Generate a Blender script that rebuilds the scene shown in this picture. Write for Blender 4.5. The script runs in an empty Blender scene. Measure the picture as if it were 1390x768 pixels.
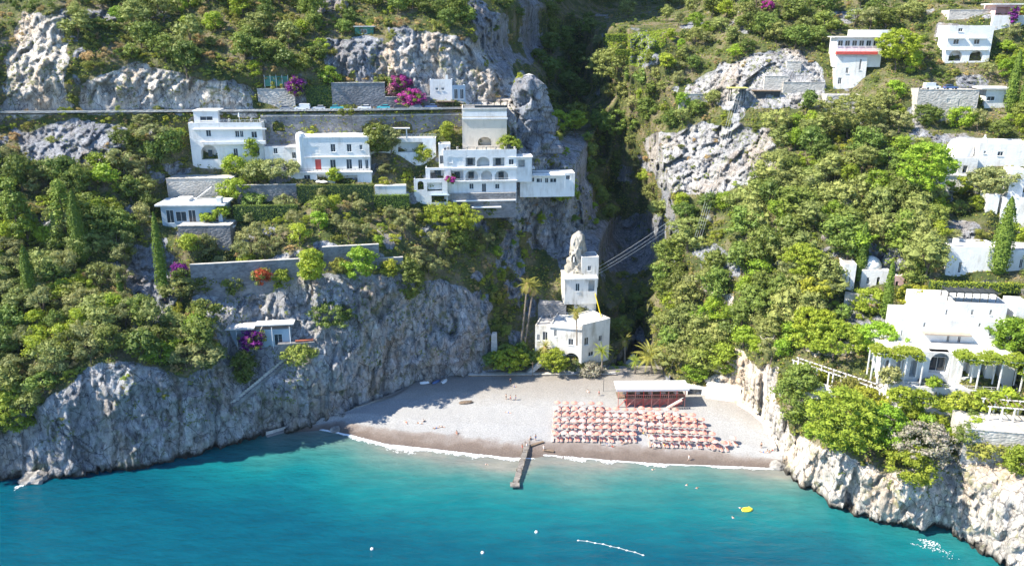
import bpy, bmesh, math, random
import numpy as np
from mathutils import Vector
random.seed(7); RNG = np.random.default_rng(11)
SC = bpy.context.scene
COL = SC.collection
R_ = math.radians

# ---------------------------------------------------------------- camera
CAM_H, PITCH, FPX = 105.0, 18.0, 1091.0
PW, PH = 1390.0, 768.0
cam_data = bpy.data.cameras.new('camera')
cam_data.sensor_width = 36.0
cam_data.lens = 36.0 * FPX / PW
cam_data.clip_start = 1.0
cam_data.clip_end = 6000.0
cam = bpy.data.objects.new('camera', cam_data)
COL.objects.link(cam)
cam.location = (0, 0, CAM_H)
cam.rotation_euler = (R_(90 - PITCH), 0, 0)
SC.camera = cam

# ---------------------------------------------------------------- sky, sun, exposure
SUN_EL = 46.0
SUN_AZ = 287.0           # compass-like, clockwise from +Y (the view direction)
sx, sy, sz = (math.sin(R_(SUN_AZ)) * math.cos(R_(SUN_EL)), math.cos(R_(SUN_AZ)) * math.cos(R_(SUN_EL)), math.sin(R_(SUN_EL)))
sy = -0.13; sx = -math.sqrt(max(0.0, math.cos(R_(SUN_EL)) ** 2 - sy * sy))
SUN_DIR = Vector((sx, sy, sz))
w = bpy.data.worlds.new('World'); SC.world = w; w.use_nodes = True
nt = w.node_tree; nt.nodes.clear()
o_ = nt.nodes.new('ShaderNodeOutputWorld'); b_ = nt.nodes.new('ShaderNodeBackground')
s_ = nt.nodes.new('ShaderNodeTexSky'); s_.sky_type = 'NISHITA'; s_.sun_disc = False
s_.sun_elevation = R_(SUN_EL); s_.sun_rotation = math.atan2(sx, sy)
s_.air_density = 1.0; s_.dust_density = 0.1; s_.ozone_density = 8.0
b_.inputs['Strength'].default_value = 0.13
nt.links.new(s_.outputs[0], b_.inputs[0]); nt.links.new(b_.outputs[0], o_.inputs[0])
sun_d = bpy.data.lights.new('sun', 'SUN'); sun_d.energy = 4.7; sun_d.angle = R_(0.53); sun_d.color = (1.0, 0.93, 0.80)
sun = bpy.data.objects.new('sun', sun_d); COL.objects.link(sun)
sun.rotation_euler = SUN_DIR.to_track_quat('Z', 'Y').to_euler()
SC.view_settings.view_transform = 'Standard'; SC.view_settings.look = 'None'
SC.view_settings.exposure = 1.38; SC.view_settings.gamma = 1.0
SC.cycles.max_bounces = 6; SC.cycles.diffuse_bounces = 3; SC.cycles.glossy_bounces = 2
SC.cycles.transmission_bounces = 3; SC.cycles.transparent_max_bounces = 4

# ---------------------------------------------------------------- picture <-> place
CP, SP = math.cos(R_(PITCH)), math.sin(R_(PITCH))
def ray(px, py):
    u = (np.asarray(px, float) - PW / 2) / FPX; v = (PH / 2 - np.asarray(py, float)) / FPX
    return u, CP + v * SP, -SP + v * CP
def P(px, py, Y):
    u, dy, dz = ray(px, py); t = Y / dy
    return Vector((float(u * t), float(Y), float(CAM_H + dz * t)))
def G(px, py, z=0.0):
    u, dy, dz = ray(px, py); t = (z - CAM_H) / dz
    return Vector((float(u * t), float(dy * t), z))
def project(X, Y, Z):
    f = Y * CP - (Z - CAM_H) * SP; up = Y * SP + (Z - CAM_H) * CP
    return PW / 2 + FPX * X / f, PH / 2 - FPX * up / f
def mpp(px, py, Y):      # metres per photo pixel there
    u, dy, dz = ray(px, py)
    return float(Y / dy) / FPX

# ---------------------------------------------------------------- noise
def _hash(ix, iy, iz, seed=0):
    h = (ix.astype(np.int64) * 374761393 + iy.astype(np.int64) * 668265263 + iz.astype(np.int64) * 2147483647 + seed * 974634777) & 0xFFFFFFFF
    h = ((h ^ (h >> 13)) * 1274126177) & 0xFFFFFFFF
    h = ((h ^ (h >> 16)) * 2246822519) & 0xFFFFFFFF
    return ((h ^ (h >> 15)) & 0xFFFFFF) / float(0xFFFFFF)
def vnoise(x, y, z, seed=0):
    x0 = np.floor(x); y0 = np.floor(y); z0 = np.floor(z)
    fx, fy, fz = x - x0, y - y0, z - z0
    fx = fx * fx * (3 - 2 * fx); fy = fy * fy * (3 - 2 * fy); fz = fz * fz * (3 - 2 * fz)
    r = 0
    for a in (0, 1):
        for b in (0, 1):
            for c in (0, 1):
                r = r + _hash(x0 + a, y0 + b, z0 + c, seed) * (fx if a else 1 - fx) * (fy if b else 1 - fy) * (fz if c else 1 - fz)
    return r * 2 - 1
def fbm(x, y, z, oct=4, seed=0, gain=.5):
    a, s, r = 1.0, 0.0, 0
    for i in range(oct):
        r = r + a * vnoise(x, y, z, seed + i); s += a; a *= gain
        x = x * 2.03; y = y * 2.03; z = z * 2.03
    return r / s
def cells(x, y, z, seed=0):     # cellular blocks: (random per block, edge distance)
    x0 = np.floor(x); y0 = np.floor(y); z0 = np.floor(z)
    d1 = np.full(x.shape, 9.0); d2 = d1.copy(); rid = np.zeros(x.shape)
    for a in (-1, 0, 1):
        for b in (-1, 0, 1):
            for c in (-1, 0, 1):
                cx, cy, cz = x0 + a, y0 + b, z0 + c
                d = np.sqrt((cx + _hash(cx, cy, cz, seed + 1) - x) ** 2 + (cy + _hash(cx, cy, cz, seed + 2) - y) ** 2 + (cz + _hash(cx, cy, cz, seed + 3) - z) ** 2)
                m = d < d1
                d2 = np.where(m, d1, np.minimum(d2, d)); rid = np.where(m, _hash(cx, cy, cz, seed + 4), rid); d1 = np.where(m, d, d1)
    return rid * 2 - 1, d2 - d1
def blocks(x, y, z, seed=0, tilt=1.0):      # angular blocks: every cell is a plane of its own height and lean
    x0 = np.floor(x); y0 = np.floor(y); z0 = np.floor(z); d1 = np.full(x.shape, 9.0); h = np.zeros(x.shape)
    for a in (-1, 0, 1):
        for b in (-1, 0, 1):
            for c in (-1, 0, 1):
                cx, cy, cz = x0 + a, y0 + b, z0 + c
                dx, dy, dz = x - cx - _hash(cx, cy, cz, seed + 1), y - cy - _hash(cx, cy, cz, seed + 2), z - cz - _hash(cx, cy, cz, seed + 3)
                d = dx * dx + dy * dy + dz * dz; m = d < d1
                v = (_hash(cx, cy, cz, seed + 4) - .5) + tilt * ((_hash(cx, cy, cz, seed + 5) - .5) * dx + (_hash(cx, cy, cz, seed + 6) - .5) * dy + (_hash(cx, cy, cz, seed + 7) - .5) * dz)
                h = np.where(m, v, h); d1 = np.where(m, d, d1)
    return h
def inpoly(px, py, poly):
    ins = np.zeros(np.shape(px), bool); n = len(poly)
    for i in range(n):
        x1, y1 = poly[i]; x2, y2 = poly[(i + 1) % n]
        if y1 == y2: continue
        c = ((y1 > py) != (y2 > py)) & (px < (x2 - x1) * (py - y1) / (y2 - y1) + x1)
        ins ^= c
    return ins

# ---------------------------------------------------------------- materials
def mat(name, col=(.5, .5, .5), rough=.8, vary=.0, scale=1.0, bump=0.0, bscale=4.0, spec=.3, col2=None, metallic=0.0, rnd=0.0, stretch=None, transl=0.0, hue=0.0):
    m = bpy.data.materials.new(name); m.use_nodes = True
    t = m.node_tree; p = t.nodes['Principled BSDF']
    p.inputs['Roughness'].default_value = rough; p.inputs['Specular IOR Level'].default_value = spec; p.inputs['Metallic'].default_value = metallic
    g = t.nodes.new('ShaderNodeNewGeometry')
    n = t.nodes.new('ShaderNodeTexNoise'); n.inputs['Scale'].default_value = scale; n.inputs['Detail'].default_value = 5
    src = g.outputs['Position']
    if stretch:
        mp = t.nodes.new('ShaderNodeMapping'); mp.inputs['Scale'].default_value = stretch
        t.links.new(src, mp.inputs[0]); src = mp.outputs[0]
    t.links.new(src, n.inputs['Vector'])
    r = t.nodes.new('ShaderNodeValToRGB')
    c2 = col2 if col2 else tuple(max(0, c * (1 - vary)) for c in col)
    r.color_ramp.elements[0].position = .35; r.color_ramp.elements[1].position = .65
    r.color_ramp.elements[0].color = (*c2, 1); r.color_ramp.elements[1].color = (*col, 1)
    t.links.new(n.outputs['Fac'], r.inputs[0]); out = r.outputs[0]
    if rnd or hue:
        oi = t.nodes.new('ShaderNodeObjectInfo'); h = t.nodes.new('ShaderNodeHueSaturation')
        a = t.nodes.new('ShaderNodeMapRange'); a.inputs['To Min'].default_value = 1 - rnd; a.inputs['To Max'].default_value = 1 + rnd
        b = t.nodes.new('ShaderNodeMapRange'); b.inputs['To Min'].default_value = .5 - hue; b.inputs['To Max'].default_value = .5 + hue
        k = t.nodes.new('ShaderNodeMath'); k.operation = 'MULTIPLY'; k.inputs[1].default_value = 7.31
        f = t.nodes.new('ShaderNodeMath'); f.operation = 'FRACT'
        t.links.new(oi.outputs['Random'], a.inputs[0]); t.links.new(oi.outputs['Random'], k.inputs[0]); t.links.new(k.outputs[0], f.inputs[0]); t.links.new(f.outputs[0], b.inputs[0])
        t.links.new(a.outputs[0], h.inputs['Value']); t.links.new(b.outputs[0], h.inputs['Hue']); t.links.new(out, h.inputs['Color']); out = h.outputs[0]
    t.links.new(out, p.inputs['Base Color'])
    if bump:
        n2 = t.nodes.new('ShaderNodeTexNoise'); n2.inputs['Scale'].default_value = bscale; n2.inputs['Detail'].default_value = 6
        t.links.new(src, n2.inputs['Vector'])
        bp = t.nodes.new('ShaderNodeBump'); bp.inputs['Strength'].default_value = bump; bp.inputs['Distance'].default_value = .3
        t.links.new(n2.outputs['Fac'], bp.inputs['Height']); t.links.new(bp.outputs[0], p.inputs['Normal'])
    if transl:
        tr = t.nodes.new('ShaderNodeBsdfTranslucent'); mx = t.nodes.new('ShaderNodeMixShader'); mx.inputs[0].default_value = transl
        t.links.new(out, tr.inputs[0]); t.links.new(p.outputs[0], mx.inputs[1]); t.links.new(tr.outputs[0], mx.inputs[2])
        t.links.new(mx.outputs[0], t.nodes['Material Output'].inputs[0])
    return m

def plaster(name, col, dirt=.35, stain=(.42, .38, .32)):
    m = mat(name, col, .85, .08, .5, .25, 3.0, spec=.15); t = m.node_tree; L = t.links; N = t.nodes.new; p = t.nodes['Principled BSDF']
    src = p.inputs['Base Color'].links[0].from_socket; g = N('ShaderNodeNewGeometry'); mp = N('ShaderNodeMapping'); mp.inputs['Scale'].default_value = (1.1, 1.1, .16); L.new(g.outputs['Position'], mp.inputs[0])
    n = N('ShaderNodeTexNoise'); n.inputs['Scale'].default_value = 1.0; n.inputs['Detail'].default_value = 6; n.inputs['Roughness'].default_value = .65; L.new(mp.outputs[0], n.inputs['Vector'])
    n2 = N('ShaderNodeTexNoise'); n2.inputs['Scale'].default_value = .22; n2.inputs['Detail'].default_value = 5; L.new(g.outputs['Position'], n2.inputs['Vector'])
    mu = N('ShaderNodeMath'); mu.operation = 'MULTIPLY'; L.new(n.outputs['Fac'], mu.inputs[0]); L.new(n2.outputs['Fac'], mu.inputs[1])
    r = N('ShaderNodeMapRange'); r.inputs['From Min'].default_value = .25; r.inputs['From Max'].default_value = .40; r.inputs['To Max'].default_value = dirt; L.new(mu.outputs[0], r.inputs[0])
    x = N('ShaderNodeMix'); x.data_type = 'RGBA'; L.new(r.outputs[0], x.inputs[0]); L.new(src, x.inputs[6]); x.inputs[7].default_value = (*stain, 1); L.new(x.outputs[2], p.inputs['Base Color']); return m

# ---------------------------------------------------------------- objects
def tag(o, label=None, cat=None, group=None, kind=None):
    if label: o['label'] = label
    if cat: o['category'] = cat
    if group: o['group'] = group
    if kind: o['kind'] = kind
    return o
def link(name, data, parent=None, loc=(0, 0, 0)):
    o = bpy.data.objects.new(name, data); COL.objects.link(o)
    if parent is not None: o.parent = parent
    o.location = loc
    return o
def empty(name, loc, label, cat, group=None, rz=0.0):
    o = link(name, None, None, loc); o.rotation_euler = (0, 0, rz); o.empty_display_size = .3
    return tag(o, label, cat, group)
def mesh_np(name, V, F, m, smooth=False):
    me = bpy.data.meshes.new(name); F = np.asarray(F, np.int32); k = F.shape[1]
    me.vertices.add(len(V)); me.vertices.foreach_set('co', np.asarray(V, np.float32).ravel())
    me.loops.add(F.size); me.loops.foreach_set('vertex_index', F.ravel())
    me.polygons.add(len(F)); me.polygons.foreach_set('loop_start', np.arange(0, F.size, k, dtype=np.int32))
    me.polygons.foreach_set('loop_total', np.full(len(F), k, np.int32))
    if smooth: me.polygons.foreach_set('use_smooth', np.ones(len(F), bool))
    me.update(calc_edges=True); me.materials.append(m)
    return me
class MB:
    def __init__(s): s.v = []; s.f = []
    def add(s, vs, fs):
        n = len(s.v); s.v += [tuple(v) for v in vs]; s.f += [tuple(i + n for i in f) for f in fs]; return s
    def box(s, c, d, rz=0.0, ax=None, ay=None, taper=1.0):
        c = Vector(c); ax = Vector(ax) if ax else Vector((math.cos(rz), math.sin(rz), 0)); ay = Vector(ay) if ay else Vector((-ax.y, ax.x, 0)); az = ax.cross(ay).normalized()
        vs = []
        for k in (-1, 1):
            q = taper if k > 0 else 1.0
            for i, j in ((-1, -1), (1, -1), (1, 1), (-1, 1)):
                vs.append(c + ax * (i * d[0] / 2 * q) + ay * (j * d[1] / 2 * q) + az * (k * d[2] / 2))
        return s.add(vs, [(3, 2, 1, 0), (4, 5, 6, 7), (0, 1, 5, 4), (1, 2, 6, 5), (2, 3, 7, 6), (3, 0, 4, 7)])
    def tube(s, pts, rad, n=6, caps=True):
        pts = [Vector(p) for p in pts]
        if not hasattr(rad, '__len__'): rad = [rad] * len(pts)
        rings = []
        for i, p in enumerate(pts):
            d = (pts[min(i + 1, len(pts) - 1)] - pts[max(i - 1, 0)]).normalized()
            a = d.orthogonal().normalized() if abs(d.z) < .9 else Vector((1, 0, 0)); a = (a - d * a.dot(d)).normalized(); b = d.cross(a)
            rings.append([p + (a * math.cos(2 * math.pi * k / n) + b * math.sin(2 * math.pi * k / n)) * rad[i] for k in range(n)])
        vs = [v for r in rings for v in r]; fs = []
        for i in range(len(pts) - 1):
            for k in range(n): fs.append((i * n + k, i * n + (k + 1) % n, (i + 1) * n + (k + 1) % n, (i + 1) * n + k))
        if caps: fs += [tuple(reversed(range(n))), tuple((len(pts) - 1) * n + k for k in range(n))]
        return s.add(vs, fs)
    def lathe(s, c, prof, n=10, sx=1.0, sy=1.0):
        c = Vector(c); vs = []; fs = []
        for r, z in prof:
            for k in range(n): vs.append(c + Vector((r * sx * math.cos(2 * math.pi * k / n), r * sy * math.sin(2 * math.pi * k / n), z)))
        for i in range(len(prof) - 1):
            for k in range(n): fs.append((i * n + k, i * n + (k + 1) % n, (i + 1) * n + (k + 1) % n, (i + 1) * n + k))
        fs += [tuple(reversed(range(n))), tuple((len(prof) - 1) * n + k for k in range(n))]
        return s.add(vs, fs)
    def quad(s, a, b, c, d): return s.add([a, b, c, d], [(0, 1, 2, 3)])
    def mesh(s, name, m, off=(0, 0, 0), smooth=False):
        me = bpy.data.meshes.new(name); o = Vector(off)
        me.from_pydata([tuple(Vector(v) - o) for v in s.v], [], s.f); me.materials.append(m)
        if smooth:
            for p in me.polygons: p.use_smooth = True
        return me
    def build(s, name, m, parent=None, smooth=False, world=True):
        # vertices are given in place coordinates; children are stored relative to their thing
        off = (0, 0, 0)
        if parent is not None and world:
            off = Vector(parent.location)
            if parent.parent is not None: off = off + Vector(parent.parent.location)
        return link(name, s.mesh(name, m, off, smooth), parent)
def top(name, mb, m, label, cat, group=None, kind=None, smooth=False):
    # a thing of one mesh with its origin at its base
    xs = np.array([tuple(v) for v in mb.v]); o = Vector((float(xs[:, 0].mean()), float(xs[:, 1].mean()), float(xs[:, 2].min())))
    ob = link(name, mb.mesh(name, m, o, smooth), None, o)
    return tag(ob, label, cat, group, kind)
# ================================================================ THE SETTING
# control points of the mountainside: picture position -> distance; turned into place coordinates here
CT = [
 # left headland: sea-cliff foot, cliff lip, slope, road, summit
 (0,655,169),(0,590,172),(0,540,174),(0,450,189),(0,380,200),(0,300,213),(0,200,236),(0,155,246),(0,90,256),(0,20,270),
 (75,648,171),(75,560,173),(75,500,177),(75,400,199),(75,300,215),(75,200,237),(75,155,246),(60,90,251),(70,20,259),
 (150,640,173),(150,560,174),(150,490,176),(150,420,195),(150,300,217),(150,200,238),(150,160,247),(150,90,255),(150,0,284),
 (225,627,177),(225,560,178),(225,505,180),(225,420,199),(225,300,220),(225,200,239),(225,160,248),(225,90,255),(225,0,284),
 (300,610,184),(300,550,185),(300,480,187),(300,400,201),(300,330,216),(300,240,234),(300,160,249),(300,100,255),(300,0,284),
 (370,592,191),(370,520,192),(370,470,194),(370,380,204),(370,330,217),(370,240,235),(370,180,249),(370,100,257),(370,0,285),
 (430,577,197),(430,500,198),(430,400,202),(430,350,215),(430,280,228),(430,240,237),(430,190,250),(430,110,258),(430,0,284),
 (500,556,206),(500,480,207),(500,390,210),(500,340,220),(500,270,234),(500,200,249),(500,120,260),(500,60,266),(500,0,283),
 (560,536,216),(560,470,216.5),(560,385,218),(560,330,228),(560,270,240),(560,200,252),(560,110,263),(560,60,267),(560,0,284),
 (600,518,221),(600,450,222),(600,385,224),(600,330,233),(600,270,244),(600,200,255),(600,60,268),(600,10,282),
 (640,516,222),(640,450,226),(640,395,230),(640,340,238),(640,280,248),(640,200,258),(640,140,266),(640,90,268),(640,40,276),(640,0,292),
 (675,514,223),(675,450,231),(675,380,240),(675,300,250),(675,220,258),(675,140,268),(680,100,272),(670,40,290),
 (720,512,224),(720,480,232),(720,420,244),(720,330,255),(720,250,259),(720,190,266),(720,140,270),
 (760,510,224),(760,480,236),(760,420,250),(760,330,262),(760,250,266),(760,200,272),(745,170,276),
 (790,508,225),(790,470,246),(790,400,258),(790,320,268),(790,250,276),(785,200,285),
 (820,505,226),(820,470,248),(820,400,268),(820,330,285),(815,250,300),(800,190,320),
 (850,505,226),(850,470,240),(850,420,265),(850,340,296),(840,290,310),
 # gorge behind
 (700,60,330),(720,20,345),(730,90,340),(760,60,390),(770,120,380),(800,150,350),(770,160,350),(800,20,430),(850,10,470),(780,0,440),(900,5,450),(700,-40,370),(800,-60,480),(850,-60,500),(900,-60,480),
 (870,290,300),(880,330,290),
 (752,150,350),(752,110,372),(700,20,318),(742,20,370),(745,60,385),(812,205,335),(795,205,283),(832,250,328),(812,255,286),(842,300,312),(826,310,287),(785,60,420),(785,110,400),(825,20,450),(840,35,320),(790,150,375),(860,460,262),(870,420,280),
 # right mountain
 (800,90,316),(830,70,318),(830,110,306),(810,170,302),(840,200,290),(850,250,280),(880,280,268),(905,330,252),(905,400,240),(895,460,231),(900,508,222),(880,506,225),
 (900,30,330),(960,30,318),(920,100,298),(920,160,284),(920,220,270),(940,280,254),
 (960,508,214),(960,450,222),(960,380,232),(960,300,248),(960,200,270),(960,130,284),(960,60,306),
 (1000,540,207),(1000,505,209),(1000,440,215),(1000,350,226),(1000,250,248),(1000,180,264),(1000,128,272),(1000,60,292),(1000,0,315),
 (1030,570,196),(1030,520,199),(1030,460,206),(1055,600,183),(1055,560,186),(1050,500,192),
 (1060,640,173),(1075,590,176),(1090,665,165),(1100,600,168.5),(1100,550,177),(1100,490,187),(1100,440,196),(1100,380,206),(1100,300,222),(1100,220,242),(1100,130,264),(1100,60,285),(1100,0,310),
 (1130,693,157),(1130,615,159),(1180,712,151),(1180,640,152.6),(1180,580,161),(1180,520,172),(1180,480,180),(1180,420,192),(1180,350,206),(1180,280,222),(1180,200,240),(1180,130,256),(1180,50,280),(1180,0,300),
 (1220,722,149),(1220,640,150.2),(1250,724,148),(1280,725,148),(1280,640,149.2),(1260,600,156),(1260,540,166),(1260,480,178),(1260,400,190),(1260,330,204),(1260,250,222),(1260,180,240),(1260,120,256),(1260,40,280),(1260,0,296),
 (1310,740,143),(1310,660,144.4),(1340,765,138),(1340,680,139.6),(1340,620,145),(1340,560,158),(1340,480,174),(1340,400,187),(1340,330,202),(1340,250,220),(1340,180,238),(1340,110,256),(1340,40,278),(1340,0,294),
 (1390,800,131),(1390,700,137),(1390,640,142),(1390,560,154),(1390,480,170),(1390,400,184),(1390,330,198),(1390,250,216),(1390,180,234),(1390,110,252),(1390,40,276),(1390,0,290),
]
# building plots levelled into the slope: picture box, front distances left and right, depth
PADS = [(263,361,167,232,242.5,244.0,11),(361,405,199,228,243.5,244.1,7),(396,505,234,252,238.9,240.1,4),(358,480,156,205,247.7,250.0,6),(480,636,156,205,250.0,255.0,6),(503,592,188,212,246.5,247.5,4),(628,688,147,208,250.0,250.8,11),(578,612,228,244,242.2,242.7,6),(563,608,243,282,240.8,241.3,6),(612,700,263,284,242.1,243.9,4),(700,722,213,234,245.6,246.0,6),(706,780,236,255,247.5,248.7,6),(584,614,108,139,262,262.3,6),(614,632,116,141,262.2,263.0,5),(452,524,113,152,257.5,259.0,5),(352,402,121,154,256.6,257.0,3.0),(524,584,132,152,258.6,259.6,3.0),(262,409,357,398,202.5,208.0,1.5),(440,516,336,372,211.5,214.5,1.5),(515,548,351,374,214.6,215.6,1.5),(322,404,252,277,233,234.5,1.5),(510,552,253,281,237,237.8,3.0),(230,318,243,279,234.5,235.3,7),(246,316,307,345,218.5,219.1,8),(636,836,509,518,222.3,222.9,2),(221,303,279,306,223,223.8,9),(482,507,36,48,271,271.3,5),(314,396,449,474,197.6,199.2,3),(746,789,440,497,227.5,225.0,12),(789,826,441,490,225.2,231.2,9),(726,746,441,497,230,228.8,9),(730,768,413,441,238,237,6),(779,808,398,441,238,238.6,6),(789,812,349,378,240,240.5,6),(1131,1172,78,124,268,267,8),(1119,1166,129,157,260,259,6),(1281,1341,35,88,262,260.8,9),(1286,1347,14,34,272,271,6),(1348,1410,6,34,268,267,8),(1346,1400,21,36,266.5,265.5,1),(1240,1322,122,168,247,245,8),(1335,1374,122,148,247,246.4,7),(1318,1412,194,262,224,221,10),(1274,1320,214,262,223.7,222.7,7),(1352,1412,268,326,208,206,8),(1338,1354,264,285,209,208.6,5),(1279,1346,334,394,196,194.4,8),(1346,1412,338,394,194.8,192.8,8),(1217,1368,432,474,179,176,10),(1190,1372,474,530,177.5,173.5,9),(1369,1392,416,474,178,177.4,8),(1205,1370,522,548,173.0,169.0,5),(1304,1412,582,622,149.5,146.5,9),(1192,1305,556,572,163,160,3),(1141,1158,358,396,203,202.5,6),(1166,1204,366,400,203.6,202.6,7),(1202,1224,374,402,202.6,202.2,5),(1144,1200,400,420,198.5,194.5,3),(1066,1086,84,106,273,272.4,4),(1036,1068,104,128,270,269,2),(922,962,128,137,285.1,285.1,1),(1062,1118,112,128,268.5,267.5,3),(862,888,142,146,302.3,302.3,0.6),(1026,1058,124,136,268.5,268.0,4),(932,958,526,544,210.5,210.1,4),(957,1004,522,547,208.3,204.9,3)]
near_pad = lambda px, py: any(a - 6 < px < b + 6 and c - 4 < py < d + 6 for a, b, c, d, *_ in PADS)
CT = [q for q in CT if not near_pad(q[0], q[1])]
for a, b, c, d, yl, yr, dp in PADS:
    CT += [(a, d, yl - .5), (b, d, yr - .5)] + ([((a + b) / 2, d, (yl + yr) / 2 - .5)] if b - a > 40 else [])
    CT += [(a, c, yl + dp * .75), (b, c, yr + dp * .75)]
CT += [(742,258,249),(705,264,246),(775,260,252),(742,300,247),(790,300,259),(715,335,246),(765,335,254)]
X_, Y_, Z_, W_ = [], [], [], []
for px, py, Y in CT:
    p = P(px, py, Y); X_.append(p.x); Y_.append(p.y); Z_.append(p.z)
# beyond the frame: the headlands run on towards the sea, the slopes run on upwards
for (x, y, z) in [(-165,160,0),(-165,164,30),(-165,195,55),(-170,235,80),(-175,270,115),(-220,150,0),(-220,180,40),(-230,260,110),
                  (135,112,0),(136,118,24),(150,140,34),(165,175,60),(185,230,100),(200,270,130),(170,85,0),(172,90,25),(200,130,50),(240,220,110)]:
    X_.append(x); Y_.append(y); Z_.append(z)
for px in range(-100, 1500, 100):
    y0 = 292 if px < 690 else (470 if px < 930 else 305)
    u = (px - 695) / FPX
    for z, e in (((150, 22), (190, 42), (240, 70)) if px < 700 else ((150, 38), (190, 85), (240, 150))):
        X_.append(u * (y0 + e)); Y_.append(y0 + e); Z_.append(z)
for px, L in ((660, ((150, 316), (190, 340), (240, 372))), (690, ((150, 322), (190, 350), (240, 390))), (715, ((150, 337), (190, 366), (240, 410)))):  # unseen ridge above the frame, its height shaped to shade the gorge
    for z, Yq in L: X_.append((px - 695) / FPX * Yq / .97); Y_.append(Yq); Z_.append(z)
X_, Y_, Z_ = map(np.array, (X_, Y_, Z_))
cth = np.arctan2(X_, Y_) * 230.0; crr = np.hypot(X_, Y_)
A_ = np.stack([cth, Z_ * 1.25], 1)
K = np.sqrt(((A_[:, None] - A_[None]) ** 2).sum(-1) + 4.0)
n_ = len(A_); M_ = np.zeros((n_ + 3, n_ + 3)); M_[:n_, :n_] = K - 1.0 * np.eye(n_)
M_[:n_, n_:] = np.c_[np.ones(n_), A_]; M_[n_:, :n_] = M_[:n_, n_:].T
sol = np.linalg.solve(M_, np.r_[crr, 0, 0, 0])
TH = np.radians(np.arange(-46, 46.01, 0.095))
ZZ = np.concatenate([np.arange(-3, 112, .4), np.arange(112, 150, 1.0), np.arange(150, 241, 3.0)])
def rbf(th, z):
    q = np.stack([th.ravel() * 230.0, z.ravel() * 1.25], 1); out = np.empty(len(q))
    for i in range(0, len(q), 20000):
        s = q[i:i + 20000]
        d = np.sqrt((s[:, None, 0] - A_[None, :, 0]) ** 2 + (s[:, None, 1] - A_[None, :, 1]) ** 2 + 4.0)
        out[i:i + 20000] = d @ sol[:n_] + sol[n_] + s @ sol[n_ + 1:]
    return out.reshape(th.shape)
tg, zg = np.meshgrid(TH, ZZ)
RR = rbf(tg, zg)
RR = np.maximum.accumulate(RR, axis=0)          # the land always climbs away from the sea
Xg = RR * np.sin(tg); Yg = RR * np.cos(tg)
PXg, PYg = project(Xg, Yg, zg)

ROCK = [  # bare limestone, outlined on the picture
 [(-60,600),(0,588),(60,548),(105,505),(165,485),(205,497),(245,515),(290,515),(298,470),(262,400),(300,385),(410,340),(440,372),(540,378),(620,383),(664,400),(668,480),(645,516),(600,520),(560,542),(420,584),(300,622),(150,660),(-60,690)],
 [(28,15),(82,18),(98,150),(60,158),(-5,168),(10,100)],
 [(105,146),(118,112),(190,82),(270,108),(345,120),(350,154),(110,154)],
 [(18,178),(110,162),(185,172),(150,222),(40,228)],
 [(505,70),(540,48),(600,40),(660,60),(695,100),(690,150),(610,140),(520,100)],
 [(440,50),(515,50),(515,100),(445,95)],
 [(690,180),(688,110),(712,98),(735,110),(742,180)],
 [(702,-60),(726,-60),(738,70),(724,92),(708,50)],
 [(640,10),(680,20),(700,80),(690,110),(650,60)],
 [(690,185),(790,185),(815,300),(830,330),(770,380),(735,330),(690,300)],
 [(800,300),(900,285),(905,350),(850,380),(800,350)],
 [(860,190),(950,165),(1050,175),(1060,235),(960,270),(900,265)],
 [(905,130),(960,95),(1060,60),(1110,80),(1120,140),(1000,150)],
 [(1240,120),(1320,125),(1300,165),(1240,165)],
 [(955,520),(1010,490),(1050,500),(1062,580),(1130,612),(1200,640),(1285,622),(1320,600),(1420,620),(1620,640),(1620,1000),(1180,730),(1060,660),(1040,600),(990,560)],
 [(180,330),(230,345),(240,400),(220,440),(180,440),(170,380)],
]
jx = fbm(Xg * .16, Yg * .16, zg * .16, 3, 21) * 15; jy = fbm(Xg * .16, Yg * .16, zg * .16, 3, 31) * 12
rock = np.zeros_like(RR)
for poly in ROCK: rock = np.maximum(rock, inpoly(PXg + jx, PYg + jy, poly).astype(float))
rock = np.where(zg < 4, 1.0, rock)
# rock that breaks through the scrub wherever it is very steep
slope = np.gradient(RR, axis=0) / np.gradient(ZZ)[:, None]
steep = (slope < .42) & (fbm(Xg * .09, Yg * .09, zg * .2, 3, 77) > .02)
gorge = inpoly(PXg, PYg, [(694,-80),(700,40),(728,98),(745,100),(742,180),(800,190),(822,300),(800,330),(825,380),(800,400),(826,520),(905,520),(905,360),(800,180),(795,60),(840,-80)])
rock = np.where(steep & ~gorge, 1.0, rock)
rock[inpoly(PXg + jx * .5, PYg + jy * .5, [(785,20),(925,30),(930,170),(872,188),(905,290),(840,292),(790,160)])] = 0
rock = np.where((fbm(Xg * .085, Yg * .085, zg * .13, 3, 177) > .34) & ~gorge, 1.0, rock)
def blur(a, k):
    for _ in range(k):
        a = (a + np.roll(a, 1, 0) + np.roll(a, -1, 0) + np.roll(a, 1, 1) + np.roll(a, -1, 1)) / 5
    return a
rockb = blur(rock, 2)
# how pale the limestone is: cool shade painted into grey left cliff and gorge, bleached right cliff and crags
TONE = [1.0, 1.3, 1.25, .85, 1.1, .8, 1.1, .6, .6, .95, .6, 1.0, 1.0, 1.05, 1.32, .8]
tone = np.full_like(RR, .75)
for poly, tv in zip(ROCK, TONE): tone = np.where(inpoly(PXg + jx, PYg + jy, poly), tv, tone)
tone = np.where((zg < 30) & (PXg > 940), 1.32, tone); tone = np.where((zg < 20) & (PXg < 640), 1.0, tone); tone = blur(tone, 4)
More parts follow.
